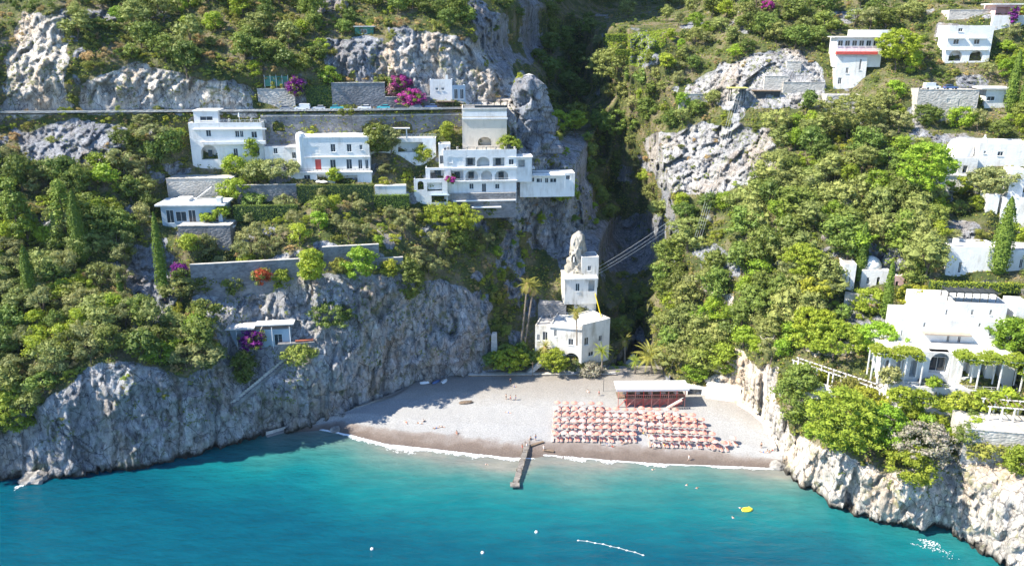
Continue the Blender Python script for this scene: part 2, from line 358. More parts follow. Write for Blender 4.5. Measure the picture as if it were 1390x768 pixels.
# ledges, blocks and flutes in the rock; soft humps under the scrub
c1, e1 = cells(Xg * .15 + 3, Yg * .15, zg * .10, 5)
c2, e2 = cells(Xg * .42, Yg * .42, zg * .30, 9)
rid = 1 - np.abs(fbm(Xg * .10, Yg * .10, zg * .05, 4, 3)) * 2
flute = fbm(Xg * .5, Yg * .5, zg * .09, 3, 63)
seab = np.clip((40 - zg) / 40, 0, 1)
wx = fbm(Xg * .2, Yg * .2, zg * .2, 2, 111) * 2.0; wz = fbm(Xg * .2, Yg * .2, zg * .2, 2, 121) * 2.0
calm = np.where((PXg > 940) & (zg < 40), .55, np.where(zg > 60, .75, np.where((PXg < 640) & (zg < 32), .62, .85))); calm = blur(calm, 8)
disp = rockb * calm * (blocks((Xg + wx) * .13, Yg * .13, (zg + wz) * .07, 5, 2.2) * 3.0 + blocks((Xg + wx) * .36, Yg * .36, (zg + wz) * .17, 15, 2.4) * 1.7 + blocks(Xg * .8, Yg * .8, (zg + wz) * .42, 25, 2.2) * 1.05
                - rid * 1.2 + .6 + flute * .8 + fbm(Xg * .6, Yg * .6, zg * .6, 3, 41) * .35
                + np.clip(.10 - e1, 0, .10) * 12 + np.abs(((zg + fbm(Xg * .05, Yg * .05, zg * .1, 2, 19) * 5) / 3.1) % 1 - .5) * .6 + fbm(Xg * .04, Yg * .04, zg * .05, 2, 15) * 2.5)
disp += rockb * np.where((PXg > 1030) & (zg < 26), 1.0, .0) * (np.abs(fbm(Xg * .085, Yg * .085, zg * .012, 3, 131)) * -9 + 2.2)
disp += (1 - rockb) * (fbm(Xg * .12, Yg * .12, zg * .18, 4, 51) * 2.2)
disp += np.where(zg < 1.2, .9 * rockb, 0) * (1.2 - zg) / 1.2      # wave-cut notch at the waterline
padm = np.ones_like(RR)
for a, b, c, d, *_ in PADS: padm[(PXg > a - 5) & (PXg < b + 5) & (PYg > c - 3) & (PYg < d + 9)] = .1
disp *= blur(padm, 6)
# the road shelf and the garden terraces
th_road = (np.degrees(TH) > -33) & (np.degrees(TH) < -2.5)
Z_ROAD = 79.0
Y_ROAD = lambda th: np.interp(np.degrees(th), [-46, -33, -25, -18, -10, -4, -2], [243, 243, 246, 248, 251, 255, 257])
for j in np.where(th_road)[0]:
    rr = Y_ROAD(TH[j]) / math.cos(TH[j])
    a = ZZ < Z_ROAD - .2
    disp[:, j] *= np.clip(np.abs(ZZ - Z_ROAD) / 6, .12, 1)
    RR[:, j] = np.where(a, np.minimum(RR[:, j], rr - .3), np.maximum(RR[:, j], rr + 6.8))
RR2 = RR + disp
Xg = RR2 * np.sin(tg); Yg = RR2 * np.cos(tg)
nr, nc = RR2.shape
idx = np.arange(nr * nc).reshape(nr, nc)
Fq = np.stack([idx[:-1, :-1], idx[:-1, 1:], idx[1:, 1:], idx[1:, :-1]], -1).reshape(-1, 4)

def terrain_material():
    m = bpy.data.materials.new('limestone_and_scrub_soil'); m.use_nodes = True; t = m.node_tree; L = t.links; N = t.nodes.new
    p = t.nodes['Principled BSDF']; p.inputs['Roughness'].default_value = .92; p.inputs['Specular IOR Level'].default_value = .15
    g = N('ShaderNodeNewGeometry')
    def noise(sc, det=6, st=None, rough=.6):
        n = N('ShaderNodeTexNoise'); n.inputs['Scale'].default_value = sc; n.inputs['Detail'].default_value = det; n.inputs['Roughness'].default_value = rough
        if st:
            mp = N('ShaderNodeMapping'); mp.inputs['Scale'].default_value = st; L.new(g.outputs['Position'], mp.inputs[0]); L.new(mp.outputs[0], n.inputs['Vector'])
        else: L.new(g.outputs['Position'], n.inputs['Vector'])
        return n.outputs['Fac']
    def ramp(f, stops):
        r = N('ShaderNodeValToRGB'); e = r.color_ramp.elements
        while len(e) < len(stops): e.new(.5)
        for i, (q, c) in enumerate(stops): e[i].position = q; e[i].color = (*c, 1) if len(c) == 3 else c
        L.new(f, r.inputs[0]); return r.outputs[0]
    def mix(f, a, b, mode='MIX'):
        x = N('ShaderNodeMix'); x.data_type = 'RGBA'; x.blend_type = mode
        if hasattr(f, 'is_linked'): L.new(f, x.inputs[0])
        else: x.inputs[0].default_value = f
        L.new(a, x.inputs[6]); L.new(b, x.inputs[7]); return x.outputs[2]
    base = ramp(noise(.09, 7), [(.3, (.29, .28, .272)), (.5, (.42, .405, .385)), (.7, (.53, .51, .48))])
    streak = ramp(noise(1.0, 7, (.8, .8, .07)), [(.36, (.42, .42, .44)), (.46, (.82, .82, .82)), (.56, (.95, .94, .92)), (.64, (1.35, 1.33, 1.28))])
    base = mix(.75, base, streak, 'MULTIPLY')
    och = ramp(noise(.09, 6, (1, 1, .25)), [(.50, (0, 0, 0)), (.66, (.62, .62, .62))])
    ocol = ramp(noise(.5, 5), [(.3, (.30, .20, .12)), (.7, (.46, .36, .24))])
    base = mix(och, base, ocol)
    pit = ramp(noise(.9, 8, None, .75), [(.36, (.42, .41, .42)), (.5, (1, 1, 1))])
    base = mix(.6, base, pit, 'MULTIPLY')
    for vs, w_, lo, st in ((.34, .035, .30, (1, 1, .42)), (.95, .05, .55, (1, 1, .5))):      # open joints and fractures
        nv = N('ShaderNodeTexNoise'); nv.inputs['Scale'].default_value = vs * .9; nv.inputs['Detail'].default_value = 4; L.new(g.outputs['Position'], nv.inputs['Vector'])
        va = N('ShaderNodeVectorMath'); va.operation = 'MULTIPLY_ADD'; va.inputs[1].default_value = (2.2 / vs * .35,) * 3; L.new(nv.outputs['Color'], va.inputs[0]); L.new(g.outputs['Position'], va.inputs[2])
        vm = N('ShaderNodeMapping'); vm.inputs['Scale'].default_value = st; L.new(va.outputs[0], vm.inputs[0])
        vo = N('ShaderNodeTexVoronoi'); vo.feature = 'DISTANCE_TO_EDGE'; vo.inputs['Scale'].default_value = vs; L.new(vm.outputs[0], vo.inputs['Vector'])
        base = mix(1.0, base, ramp(vo.outputs['Distance'], [(0.0, (lo, lo, lo * 1.05)), (w_, (1, 1, 1))]), 'MULTIPLY')
    lich = ramp(noise(.22, 8, None, .7), [(.56, (0, 0, 0)), (.64, (1, 1, 1))])
    lcol = ramp(noise(1.2, 5), [(.35, (.10, .12, .045)), (.65, (.20, .19, .10))])
    lf = N('ShaderNodeMath'); lf.operation = 'MULTIPLY'; lf.inputs[1].default_value = .75; L.new(lich, lf.inputs[0])
    base = mix(lf.outputs[0], base, lcol)
    ta = N('ShaderNodeAttribute'); ta.attribute_name = 'tone'; tc = N('ShaderNodeValToRGB'); tc.color_ramp.elements[0].color = (.10, .115, .145, 1); tc.color_ramp.elements[1].color = (1.80, 1.72, 1.60, 1); te = tc.color_ramp.elements.new(.50); te.color = (.76, .81, .92, 1); te2 = tc.color_ramp.elements.new(.72); te2.color = (.86, .93, 1.06, 1); tm = N('ShaderNodeMath'); tm.operation = 'MULTIPLY'; tm.inputs[1].default_value = .8; L.new(ta.outputs['Fac'], tm.inputs[0]); L.new(tm.outputs[0], tc.inputs[0])  # lower tones lean blue: cool shade painted into the rock colour
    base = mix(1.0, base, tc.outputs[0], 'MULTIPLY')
    # dark algae and lichen band just above the water
    sp = N('ShaderNodeSeparateXYZ'); L.new(g.outputs['Position'], sp.inputs[0])
    wn = N('ShaderNodeMath'); wn.operation = 'MULTIPLY_ADD'; wn.inputs[1].default_value = -3.2; wn.inputs[2].default_value = 1.5; L.new(noise(.35, 4), wn.inputs[0])
    wa = N('ShaderNodeMath'); wa.operation = 'ADD'; L.new(sp.outputs[2], wa.inputs[0]); L.new(wn.outputs[0], wa.inputs[1])
    wr = N('ShaderNodeMapRange'); wr.inputs['From Min'].default_value = .7; wr.inputs['From Max'].default_value = 2.2; L.new(wa.outputs[0], wr.inputs[0])
    wetc = ramp(noise(1.5, 4), [(.3, (.035, .033, .03)), (.7, (.09, .08, .065))])
    base = mix(wr.outputs[0], wetc, base)
    soil = ramp(noise(.13, 7), [(.34, (.06, .085, .025)), (.48, (.11, .125, .045)), (.58, (.20, .175, .10)), (.74, (.30, .25, .18))])
    soil = mix(.6, soil, ramp(noise(1.6, 6), [(.3, (.4, .4, .4)), (.6, (1.1, 1.1, 1.1))]), 'MULTIPLY')
    a = N('ShaderNodeAttribute'); a.attribute_name = 'rock'
    am = N('ShaderNodeMath'); am.operation = 'ADD'; L.new(a.outputs['Fac'], am.inputs[0])
    an = N('ShaderNodeMath'); an.operation = 'MULTIPLY_ADD'; an.inputs[1].default_value = 1.4; an.inputs[2].default_value = -.7; L.new(noise(.5, 6), an.inputs[0]); L.new(an.outputs[0], am.inputs[1])
    ar = N('ShaderNodeMapRange'); ar.inputs['From Min'].default_value = .4; ar.inputs['From Max'].default_value = .6; L.new(am.outputs[0], ar.inputs[0])
    L.new(mix(ar.outputs[0], soil, base), p.inputs['Base Color'])
    bp = N('ShaderNodeBump'); bp.inputs['Strength'].default_value = 1.0; bp.inputs['Distance'].default_value = 1.1
    L.new(noise(1.1, 10, (1, 1, .35), .75), bp.inputs['Height']); L.new(bp.outputs[0], p.inputs['Normal'])
    return m
M_TERR = terrain_material()
ter_me = mesh_np('mountainside', np.stack([Xg, Yg, zg], -1).reshape(-1, 3), Fq[:, ::1], M_TERR, smooth=False)
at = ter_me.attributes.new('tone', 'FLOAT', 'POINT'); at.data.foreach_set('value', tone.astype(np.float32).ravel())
at = ter_me.attributes.new('rock', 'FLOAT', 'POINT'); at.data.foreach_set('value', rockb.astype(np.float32).ravel())
terrain = tag(link('mountainside', ter_me), kind='structure')

def surf_R(th, z):
    a = np.clip((th - TH[0]) / (TH[1] - TH[0]), 0, nc - 1.001); i = a.astype(int); fa = a - i
    b = np.clip(np.interp(z, ZZ, np.arange(nr)), 0, nr - 1.001); k = b.astype(int); fb = b - k
    return (RR2[k, i] * (1 - fa) + RR2[k, i + 1] * fa) * (1 - fb) + (RR2[k + 1, i] * (1 - fa) + RR2[k + 1, i + 1] * fa) * fb
def ground(px, py):
    """where the sight line through a picture position meets the mountainside"""
    px = np.atleast_1d(np.asarray(px, float)); py = np.atleast_1d(np.asarray(py, float))
    u, dy, dz = ray(px, py); dy = dy * np.ones_like(u); dz = dz * np.ones_like(u)
    t = np.full(u.shape, 115.0); done = np.zeros(u.shape, bool); res = np.full(u.shape, 560.0)
    while t[0] < 560:
        r = np.hypot(u * t, dy * t); z = CAM_H + dz * t
        hit = (~done) & ((r >= surf_R(np.arctan2(u, dy), z)) | (z < 0))
        res[hit] = t[hit]; done |= hit; t = t + .4
    return np.stack([u * res, dy * res, CAM_H + dz * res], -1)
def rock_at(p):
    th = np.arctan2(p[..., 0], p[..., 1])
    i = np.clip(np.round((th - TH[0]) / (TH[1] - TH[0])).astype(int), 0, nc - 1); k = np.clip(np.round(np.interp(p[..., 2], ZZ, np.arange(nr))).astype(int), 0, nr - 1)
    return rockb[k, i]

# ---------------------------------------------------------------- beach
WL = [(400,586),(440,584),(480,592),(520,603),(600,612),(690,622),(740,620),(860,628),(1000,634),(1075,636)]     # waterline
BK = [(520,540),(560,520),(600,510),(690,508),(800,508),(900,508),(960,512),(1010,535),(1045,560),(1085,595)]   # back of the beach
def densify(L, n):
    L = np.array(L, float); s = np.r_[0, np.cumsum(np.hypot(*np.diff(L, axis=0).T))]; q = np.linspace(0, s[-1], n)
    return np.stack([np.interp(q, s, L[:, 0]), np.interp(q, s, L[:, 1])], 1)
nu, nv = 260, 110
wl = densify(WL, nu); bk = densify(BK, nu)
wl3 = np.array([G(a, b, 0.0) for a, b in wl]); bk3 = np.array([G(a, b, 3.2) for a, b in bk])
dirn = (wl3 - bk3); dirn /= np.linalg.norm(dirn[:, :2], axis=1)[:, None]
f = np.linspace(-.12, 1.14, nv)[:, None, None]
BV = wl3[None] * (1 - f) + bk3[None] * f
ff = f[..., 0] * np.ones((1, nu))
hz = np.where(ff < 0, ff * 6.0, np.interp(ff, [0, .12, .22, .30, .60, .72, 1.0, 1.5], [0, .75, 1.15, 1.9, 2.2, 2.75, 3.2, 3.4]))
hz = hz + fbm(BV[..., 0] * .15, BV[..., 1] * .15, 0 * ff, 3, 91) * .16 * np.clip(ff * 4, .0, 1) + fbm(BV[..., 0] * .9, BV[..., 1] * .9, 0 * ff, 3, 95) * .07 * np.clip(ff * 4, .0, 1)
hz = hz + np.where(ff < .25, np.sin(BV[..., 0] * .55 + fbm(BV[..., 0] * .2, BV[..., 1] * .2, 0 * ff, 2, 5) * 3) * .05, 0)
BV[..., 2] = hz
ii = np.arange(nu * nv).reshape(nv, nu)
Bf = np.stack([ii[:-1, :-1], ii[:-1, 1:], ii[1:, 1:], ii[1:, :-1]], -1).reshape(-1, 4)
def beach_material():
    m = bpy.data.materials.new('grey_pebble_beach'); m.use_nodes = True; t = m.node_tree; L = t.links; N = t.nodes.new
    p = t.nodes['Principled BSDF']; p.inputs['Roughness'].default_value = .9; p.inputs['Specular IOR Level'].default_value = .2
    g = N('ShaderNodeNewGeometry'); a = N('ShaderNodeAttribute'); a.attribute_name = 'up_beach'
    n1 = N('ShaderNodeTexNoise'); n1.inputs['Scale'].default_value = .25; n1.inputs['Detail'].default_value = 7; L.new(g.outputs['Position'], n1.inputs['Vector'])
    n2 = N('ShaderNodeTexNoise'); n2.inputs['Scale'].default_value = 3; n2.inputs['Detail'].default_value = 8; L.new(g.outputs['Position'], n2.inputs['Vector'])
    ad = N('ShaderNodeMath'); ad.operation = 'MULTIPLY_ADD'; ad.inputs[1].default_value = .18; L.new(n1.outputs['Fac'], ad.inputs[0]); L.new(a.outputs['Fac'], ad.inputs[2])
    r = N('ShaderNodeValToRGB'); e = r.color_ramp.elements
    st = [(.04, (.095, .074, .063)), (.16, (.15, .118, .10)), (.225, (.22, .19, .172)), (.27, (.30, .298, .296)), (.62, (.325, .323, .32)), (.78, (.285, .27, .25)), (1.0, (.25, .225, .20))]
    while len(e) < len(st): e.new(.5)
    for k, (q, c) in enumerate(st): e[k].position = q; e[k].color = (*c, 1)
    L.new(ad.outputs[0], r.inputs[0])
    r2 = N('ShaderNodeValToRGB'); r2.color_ramp.elements[0].position = .3; r2.color_ramp.elements[0].color = (.72, .72, .72, 1); r2.color_ramp.elements[1].position = .65; r2.color_ramp.elements[1].color = (1.08, 1.08, 1.08, 1)
    L.new(n2.outputs['Fac'], r2.inputs[0])
    x = N('ShaderNodeMix'); x.data_type = 'RGBA'; x.blend_type = 'MULTIPLY'; x.inputs[0].default_value = 1; L.new(r.outputs[0], x.inputs[6]); L.new(r2.outputs[0], x.inputs[7]); L.new(x.outputs[2], p.inputs['Base Color'])
    bp = N('ShaderNodeBump'); bp.inputs['Strength'].default_value = .6; bp.inputs['Distance'].default_value = .12; L.new(n2.outputs['Fac'], bp.inputs['Height']); L.new(bp.outputs[0], p.inputs['Normal'])
    return m
be = mesh_np('beach', BV.reshape(-1, 3), Bf, beach_material(), smooth=True)
at = be.attributes.new('up_beach', 'FLOAT', 'POINT'); at.data.foreach_set('value', ff.astype(np.float32).ravel())
tag(link('beach', be), kind='structure')
def beach_z(x, y):
    d = np.hypot(BV[..., 0] - x, BV[..., 1] - y); return float(BV[..., 2].ravel()[d.argmin()])
def on_beach(px, py):
    z = 2.0
    for _ in range(3):
        p = G(px, py, z); z = beach_z(p.x, p.y)
    p.z = z; return p

# ---------------------------------------------------------------- sea
def shore_dist(x, y):
    pts = np.concatenate([wl3[:, :2]] + [np.array([G(q[0], q[1], 0)[:2]])[None, 0] + np.array([[14.0, 10.0]]) for q in densify([(1070,640),(1120,690),(1180,714),(1225,724),(1290,726),(1340,765)], 24)]); d = np.full(x.shape, 1e9)
    for a in pts[::3]: d = np.minimum(d, np.hypot(x - a[0], y - a[1]))
    return d
gx = np.concatenate([np.linspace(-1500, -200, 14), np.linspace(-190, 190, 240), np.linspace(200, 1500, 14)])
gy = np.concatenate([np.linspace(-1500, 60, 14), np.linspace(70, 232, 120)])
SXg, SYg = np.meshgrid(gx, gy)
sd = shore_dist(SXg, SYg)
wob = fbm(SXg * .03, SYg * .03, 0 * SXg, 3, 8) * 6
shallow = np.clip(1 - (sd + wob - 2) / 38, 0, 1)
SV = np.stack([SXg, SYg, np.zeros_like(SXg) + .02], -1).reshape(-1, 3)
si = np.arange(SXg.size).reshape(SXg.shape)
Sf = np.stack([si[:-1, :-1], si[:-1, 1:], si[1:, 1:], si[1:, :-1]], -1).reshape(-1, 4)
def sea_material():
    m = bpy.data.materials.new('sea_water'); m.use_nodes = True; t = m.node_tree; L = t.links; N = t.nodes.new
    p = t.nodes['Principled BSDF']; p.inputs['Roughness'].default_value = .12; p.inputs['IOR'].default_value = 1.33; p.inputs['Specular IOR Level'].default_value = .5
    g = N('ShaderNodeNewGeometry'); a = N('ShaderNodeAttribute'); a.attribute_name = 'shallow'
    n = N('ShaderNodeTexNoise'); n.inputs['Scale'].default_value = .035; n.inputs['Detail'].default_value = 5; L.new(g.outputs['Position'], n.inputs['Vector'])
    ad = N('ShaderNodeMath'); ad.operation = 'MULTIPLY_ADD'; ad.inputs[1].default_value = .5; ad.use_clamp = True; L.new(n.outputs['Fac'], ad.inputs[0])
    sb = N('ShaderNodeMath'); sb.operation = 'SUBTRACT'; sb.inputs[1].default_value = .25; L.new(a.outputs['Fac'], sb.inputs[0]); L.new(sb.outputs[0], ad.inputs[2])
    r = N('ShaderNodeValToRGB'); e = r.color_ramp.elements
    st = [(0, (.001, .056, .088)), (.25, (.002, .080, .108)), (.5, (.004, .112, .126)), (.75, (.025, .135, .130)), (.92, (.09, .155, .14)), (1, (.17, .175, .155))]
    while len(e) < len(st): e.new(.5)
    for k, (q, c) in enumerate(st): e[k].position = q; e[k].color = (*c, 1)
    L.new(ad.outputs[0], r.inputs[0])
    mq = N('ShaderNodeMapping'); mq.inputs['Scale'].default_value = (.09, .30, 1); mq.inputs['Rotation'].default_value = (0, 0, -.3); L.new(g.outputs['Position'], mq.inputs[0])
    wq = N('ShaderNodeTexNoise'); wq.inputs['Scale'].default_value = 1.0; wq.inputs['Detail'].default_value = 8; wq.inputs['Roughness'].default_value = .68; L.new(mq.outputs[0], wq.inputs['Vector'])
    rq = N('ShaderNodeValToRGB'); rq.color_ramp.elements[0].position = .36; rq.color_ramp.elements[0].color = (.86, .89, .92, 1); rq.color_ramp.elements[1].position = .66; rq.color_ramp.elements[1].color = (1.28, 1.22, 1.18, 1); L.new(wq.outputs['Fac'], rq.inputs[0])
    xq = N('ShaderNodeMix'); xq.data_type = 'RGBA'; xq.blend_type = 'MULTIPLY'; xq.inputs[0].default_value = 1; L.new(r.outputs[0], xq.inputs[6]); L.new(rq.outputs[0], xq.inputs[7]); L.new(xq.outputs[2], p.inputs['Base Color'])
    mp = N('ShaderNodeMapping'); mp.inputs['Scale'].default_value = (.22, .5, 1); mp.inputs['Rotation'].default_value = (0, 0, .35); L.new(g.outputs['Position'], mp.inputs[0])
    w1 = N('ShaderNodeTexNoise'); w1.inputs['Scale'].default_value = 1.0; w1.inputs['Detail'].default_value = 6; w1.inputs['Roughness'].default_value = .62; L.new(mp.outputs[0], w1.inputs['Vector'])
    bp = N('ShaderNodeBump'); bp.inputs['Strength'].default_value = .6; bp.inputs['Distance'].default_value = 1.0; L.new(w1.outputs['Fac'], bp.inputs['Height']); L.new(bp.outputs[0], p.inputs['Normal'])
    return m
se = mesh_np('sea', SV, Sf, sea_material(), smooth=True)
at = se.attributes.new('shallow', 'FLOAT', 'POINT'); at.data.foreach_set('value', shallow.astype(np.float32).ravel())
tag(link('sea', se), kind='structure')
# the sea bed, so that the ground runs on below everything
sbed = MB().quad((-1600, -1600, -6), (1600, -1600, -6), (1600, 700, -6), (-1600, 700, -6)).build('sea_bed', mat('sea_bed_sand', (.3, .28, .22)))
tag(sbed, kind='structure')
# ================================================================ PLANTS
def leaf_quads(C, Nn, size, rng):
    """one small leafy quad at each C facing roughly Nn"""
    k = len(C); Nn = Nn + rng.normal(0, .38, (k, 3)); Nn /= np.linalg.norm(Nn, axis=1)[:, None]
    a = np.cross(Nn, rng.normal(0, 1, (k, 3))); a /= np.linalg.norm(a, axis=1)[:, None]; b = np.cross(Nn, a)
    s = (size * rng.uniform(.6, 1.35, k))[:, None]; e = s * rng.uniform(.45, .9, k)[:, None]
    V = np.stack([C - a * s, C - b * e * .8 + a * s * .1, C + a * s, C + b * e], 1).reshape(-1, 3)
    return V, np.arange(4 * k).reshape(k, 4)
def crown_geo(seed, w, h, z0, nclump, nleaf, leaf, top=1.0, ragged=.25, core=True, cone=0.0, rf=1.0):
    """clumps of leaves spread through a crown volume (w wide, h high, bottom at z0)"""
    rng = np.random.default_rng(seed); Vs, Fs, n = [], [], 0
    per = max(6, nleaf // nclump)
    for i in range(nclump):
        u = rng.uniform(-1, 1); ph = rng.uniform(0, 2 * math.pi); zz = (u * .5 + .5) ** (.8 if top else 1)
        rad = math.sqrt(max(0, 1 - (2 * zz - 1) ** 2)) if not cone else (1 - zz) ** cone * 1.0
        q = rng.uniform(.45, .95)
        c = np.array([math.cos(ph) * rad * q * w / 2, math.sin(ph) * rad * q * w / 2, z0 + h * (.10 + .80 * zz)])
        c += rng.normal(0, ragged * .3, 3) * [w / 4, w / 4, h / 6]
        r = min(w, h) * rng.uniform(.13, .27) * rf * (1 if not cone else .65)
        d = rng.normal(0, 1, (per, 3)); d[:, 2] = d[:, 2] * .8 + .25; d /= np.linalg.norm(d, axis=1)[:, None]
        C = c + d * (r * rng.uniform(.75, 1.08, per))[:, None] * [1.15, 1.15, .8]
        V, F = leaf_quads(C, d, leaf, rng); Vs.append(V); Fs.append(F + n); n += len(V)
        if core:      # a leafy knot inside the clump so that it is not see-through
            ph2 = np.linspace(0, 2 * math.pi, 6)[:-1]
            ring = np.stack([np.cos(ph2), np.sin(ph2), 0 * ph2], 1) * r * .62 * rng.uniform(.8, 1.2, (5, 1)) + c
            V = np.vstack([ring, c + [0, 0, r * .5], c - [0, 0, r * .45]])
            F = [(k, (k + 1) % 5, 5, 5) for k in range(5)] + [((k + 1) % 5, k, 6, 6) for k in range(5)]
            F = np.array([(a, b, c_, (a + 0)) if False else (a, b, c_, c_) for a, b, c_, _ in F])
            Vs.append(V); Fs.append(F + n); n += len(V)
    return np.vstack(Vs), np.vstack(Fs)
def poly_mesh(name, V, F, m, smooth=False):
    V = np.asarray(V); fs = [tuple(f) if f[2] != f[3] else tuple(f[:3]) for f in np.asarray(F).tolist()]
    me = bpy.data.meshes.new(name); me.from_pydata(V.tolist(), [], fs); me.materials.append(m); return me
def trunk_mesh(name, seed, h, r, spread, m, nlimb=4, lean=.15, zt=.55):
    rng = random.Random(seed); b = MB()
    tx, ty = rng.uniform(-lean, lean) * h, rng.uniform(-lean, lean) * h
    fork = Vector((tx * .6, ty * .6, h * zt))
    b.tube([(0, 0, -.8), (tx * .15, ty * .1, h * zt * .5), fork], [r * 1.3, r, r * .75], 6)
    for i in range(nlimb):
        a = i * 2 * math.pi / nlimb + rng.uniform(-.5, .5); s = spread * rng.uniform(.5, .9)
        e = Vector((fork.x + math.cos(a) * s, fork.y + math.sin(a) * s, h * rng.uniform(.75, .95)))
        b.tube([fork - Vector((0, 0, .1)), fork.lerp(e, .5) + Vector((0, 0, .12 * h)), e], [r * .6, r * .4, r * .16], 5)
    return b.mesh(name, m)
M_LEAF = {
 'olive': mat('olive_leaves', (0.363, 0.364, 0.138), .6, scale=.6, col2=(0.216, 0.239, 0.087), rnd=.22, hue=.012, transl=.38, spec=.2),
 'oak': mat('evergreen_leaves', (0.239, 0.298, 0.057), .55, scale=.7, col2=(0.132, 0.186, 0.036), rnd=.28, hue=.018, transl=.36, spec=.25),
 'bright': mat('citrus_leaves', (0.363, 0.463, 0.046), .5, scale=.8, col2=(0.216, 0.314, 0.031), rnd=.22, hue=.02, transl=.45, spec=.25),
 'bush': mat('scrub_leaves', (0.314, 0.320, 0.071), .7, scale=.9, col2=(0.182, 0.209, 0.046), rnd=.28, hue=.022, transl=.35, spec=.12),
 'dry': mat('dry_twigs', (0.548, 0.395, 0.175), .85, scale=1.0, col2=(0.347, 0.253, 0.113), rnd=.22, hue=.012, transl=.3, spec=.1),
 'holm': mat('holm_oak_leaves', (0.347, 0.373, 0.108), .6, scale=.7, col2=(0.198, 0.231, 0.062), rnd=.2, hue=.012, transl=.36, spec=.2),
 'mound': mat('spring_leaves', (0.413, 0.448, 0.062), .6, scale=.9, col2=(0.248, 0.290, 0.036), rnd=.22, hue=.02, transl=.42, spec=.15),
 'cypress': mat('cypress_leaves', (0.166, 0.231, 0.036), .6, scale=1.2, col2=(0.092, 0.149, 0.023), rnd=.12, transl=.25, spec=.15),
 'pine': mat('pine_needles', (0.248, 0.314, 0.052), .6, scale=1.2, col2=(0.132, 0.195, 0.031), rnd=.15, transl=.3, spec=.2),
 'palm': mat('palm_fronds', (0.429, 0.402, 0.082), .5, scale=1.0, col2=(0.248, 0.253, 0.052), rnd=.15, transl=.35, spec=.25),
 'lime': mat('lime_leaves', (.40, .46, .06), .5, scale=.8, col2=(.25, .33, .04), rnd=.12, hue=.01, transl=.45, spec=.12),
}
M_BARK = mat('bark', (.17, .13, .10), .9, .5, 3.0, .5, 6.0)
M_PALMBARK = mat('palm_bark', (.28, .23, .18), .9, .4, 3.0, .4, 6.0)
KIND = {  # crown width and height, trunk height for a plant of unit size (metres), then variants
 'olive': dict(w=6.0, h=4.0, z0=2.0, n=24, leaves=900, leaf=.24, name='olive_tree', cat='olive tree'),
 'oak': dict(w=7.0, h=5.6, z0=1.2, n=34, leaves=1200, leaf=.27, name='evergreen_tree', cat='tree'),
 'bright': dict(w=5.6, h=5.0, z0=.9, n=28, leaves=1000, leaf=.25, name='leafy_tree', cat='tree'),
 'holm': dict(w=7.6, h=5.4, z0=1.3, n=36, leaves=1250, leaf=.26, name='holm_oak', cat='oak tree'),
 'mound': dict(w=3.4, h=2.6, z0=0., n=14, leaves=480, leaf=.20, name='green_shrub', cat='shrub'),
 'bush': dict(w=3.6, h=2.3, z0=0., n=14, leaves=480, leaf=.20, name='scrub_bush', cat='bush'),
 'dry': dict(w=3.2, h=2.0, z0=0., n=12, leaves=420, leaf=.16, name='dry_bush', cat='bush'),
}
NVAR = 6
CR, TR = {}, {}
for kx, (k, d) in enumerate(KIND.items()):
    for v in range(NVAR):
        rr_ = random.Random(kx * 31 + v)
        V, F = crown_geo(kx * 97 + v * 7 + 1, d['w'] * rr_.uniform(.8, 1.2), d['h'] * rr_.uniform(.75, 1.3), d['z0'], max(8, int(d['n'] * rr_.uniform(.7, 1.2))), int(d['leaves'] * 1.45), d['leaf'] * rr_.uniform(.66, .92), ragged=rr_.uniform(.25, .9))
        CR[k, v] = poly_mesh(k + '_crown', V, F, M_LEAF[k])
        if d['z0'] > 0: TR[k, v] = trunk_mesh(k + '_trunk', kx * 5 + v, d['z0'] + d['h'] * .85, .17 * d['w'] / 6, d['w'] * .33, M_BARK, zt=.4)
def plant(kind, loc, size, label, group=None, name=None, cat=None, crown=None, sz=1.0):
    d = KIND[kind]; v = random.randrange(NVAR)
    r = empty(name or d['name'], loc, label, cat or d['cat'], group, random.uniform(0, 6.28))
    r.scale = (size * random.uniform(.82, 1.2), size * random.uniform(.85, 1.15), size * sz); r.rotation_euler = (random.uniform(-.14, .14), random.uniform(-.14, .14), r.rotation_euler[2])
    if (kind, v) in TR: link('trunk', TR[kind, v], r)
    link('crown', crown[v] if crown else CR[kind, v], r)
    return r
# areas the plants keep clear of (picture boxes of walls and houses, filled in by KEEP)
KEEP = [(255,148,412,226),(392,180,508,252),(556,192,725,284),(560,104,634,140),(626,143,692,205),(686,225,782,256),(212,238,322,345),(345,140,640,200),
 (262,352,412,398),(300,430,430,485),(508,250,552,278),(720,310,830,500),(1128,40,1220,100),(1118,75,1178,155),(1278,12,1345,90),(1340,0,1390,36),(1236,112,1320,168),(1330,108,1390,148),
 (1272,184,1390,260),(1340,225,1390,322),(1276,328,1390,392),(1212,390,1388,545),(1138,345,1222,405),(825,505,1010,560),(1330,545,1390,600),(440,332,545,372),(450,112,525,152),(1070,480,1205,545),(994,122,1070,142),(320,248,410,278),(520,330,545,370)]
LAWN = [(818,52),(905,40),(902,62),(868,92),(826,84)]
def blocked(px, py, hw, hh):
    if bool(inpoly(np.array([px]), np.array([py + hh]), LAWN)[0]): return True
    for a, b, c, d in KEEP:
        ox = min(px + hw, c) - max(px - hw, a); oy = min(py + hh, d) - max(py - hh, b)
        if ox > hw * .45 and oy > hh * .45: return True
    return False
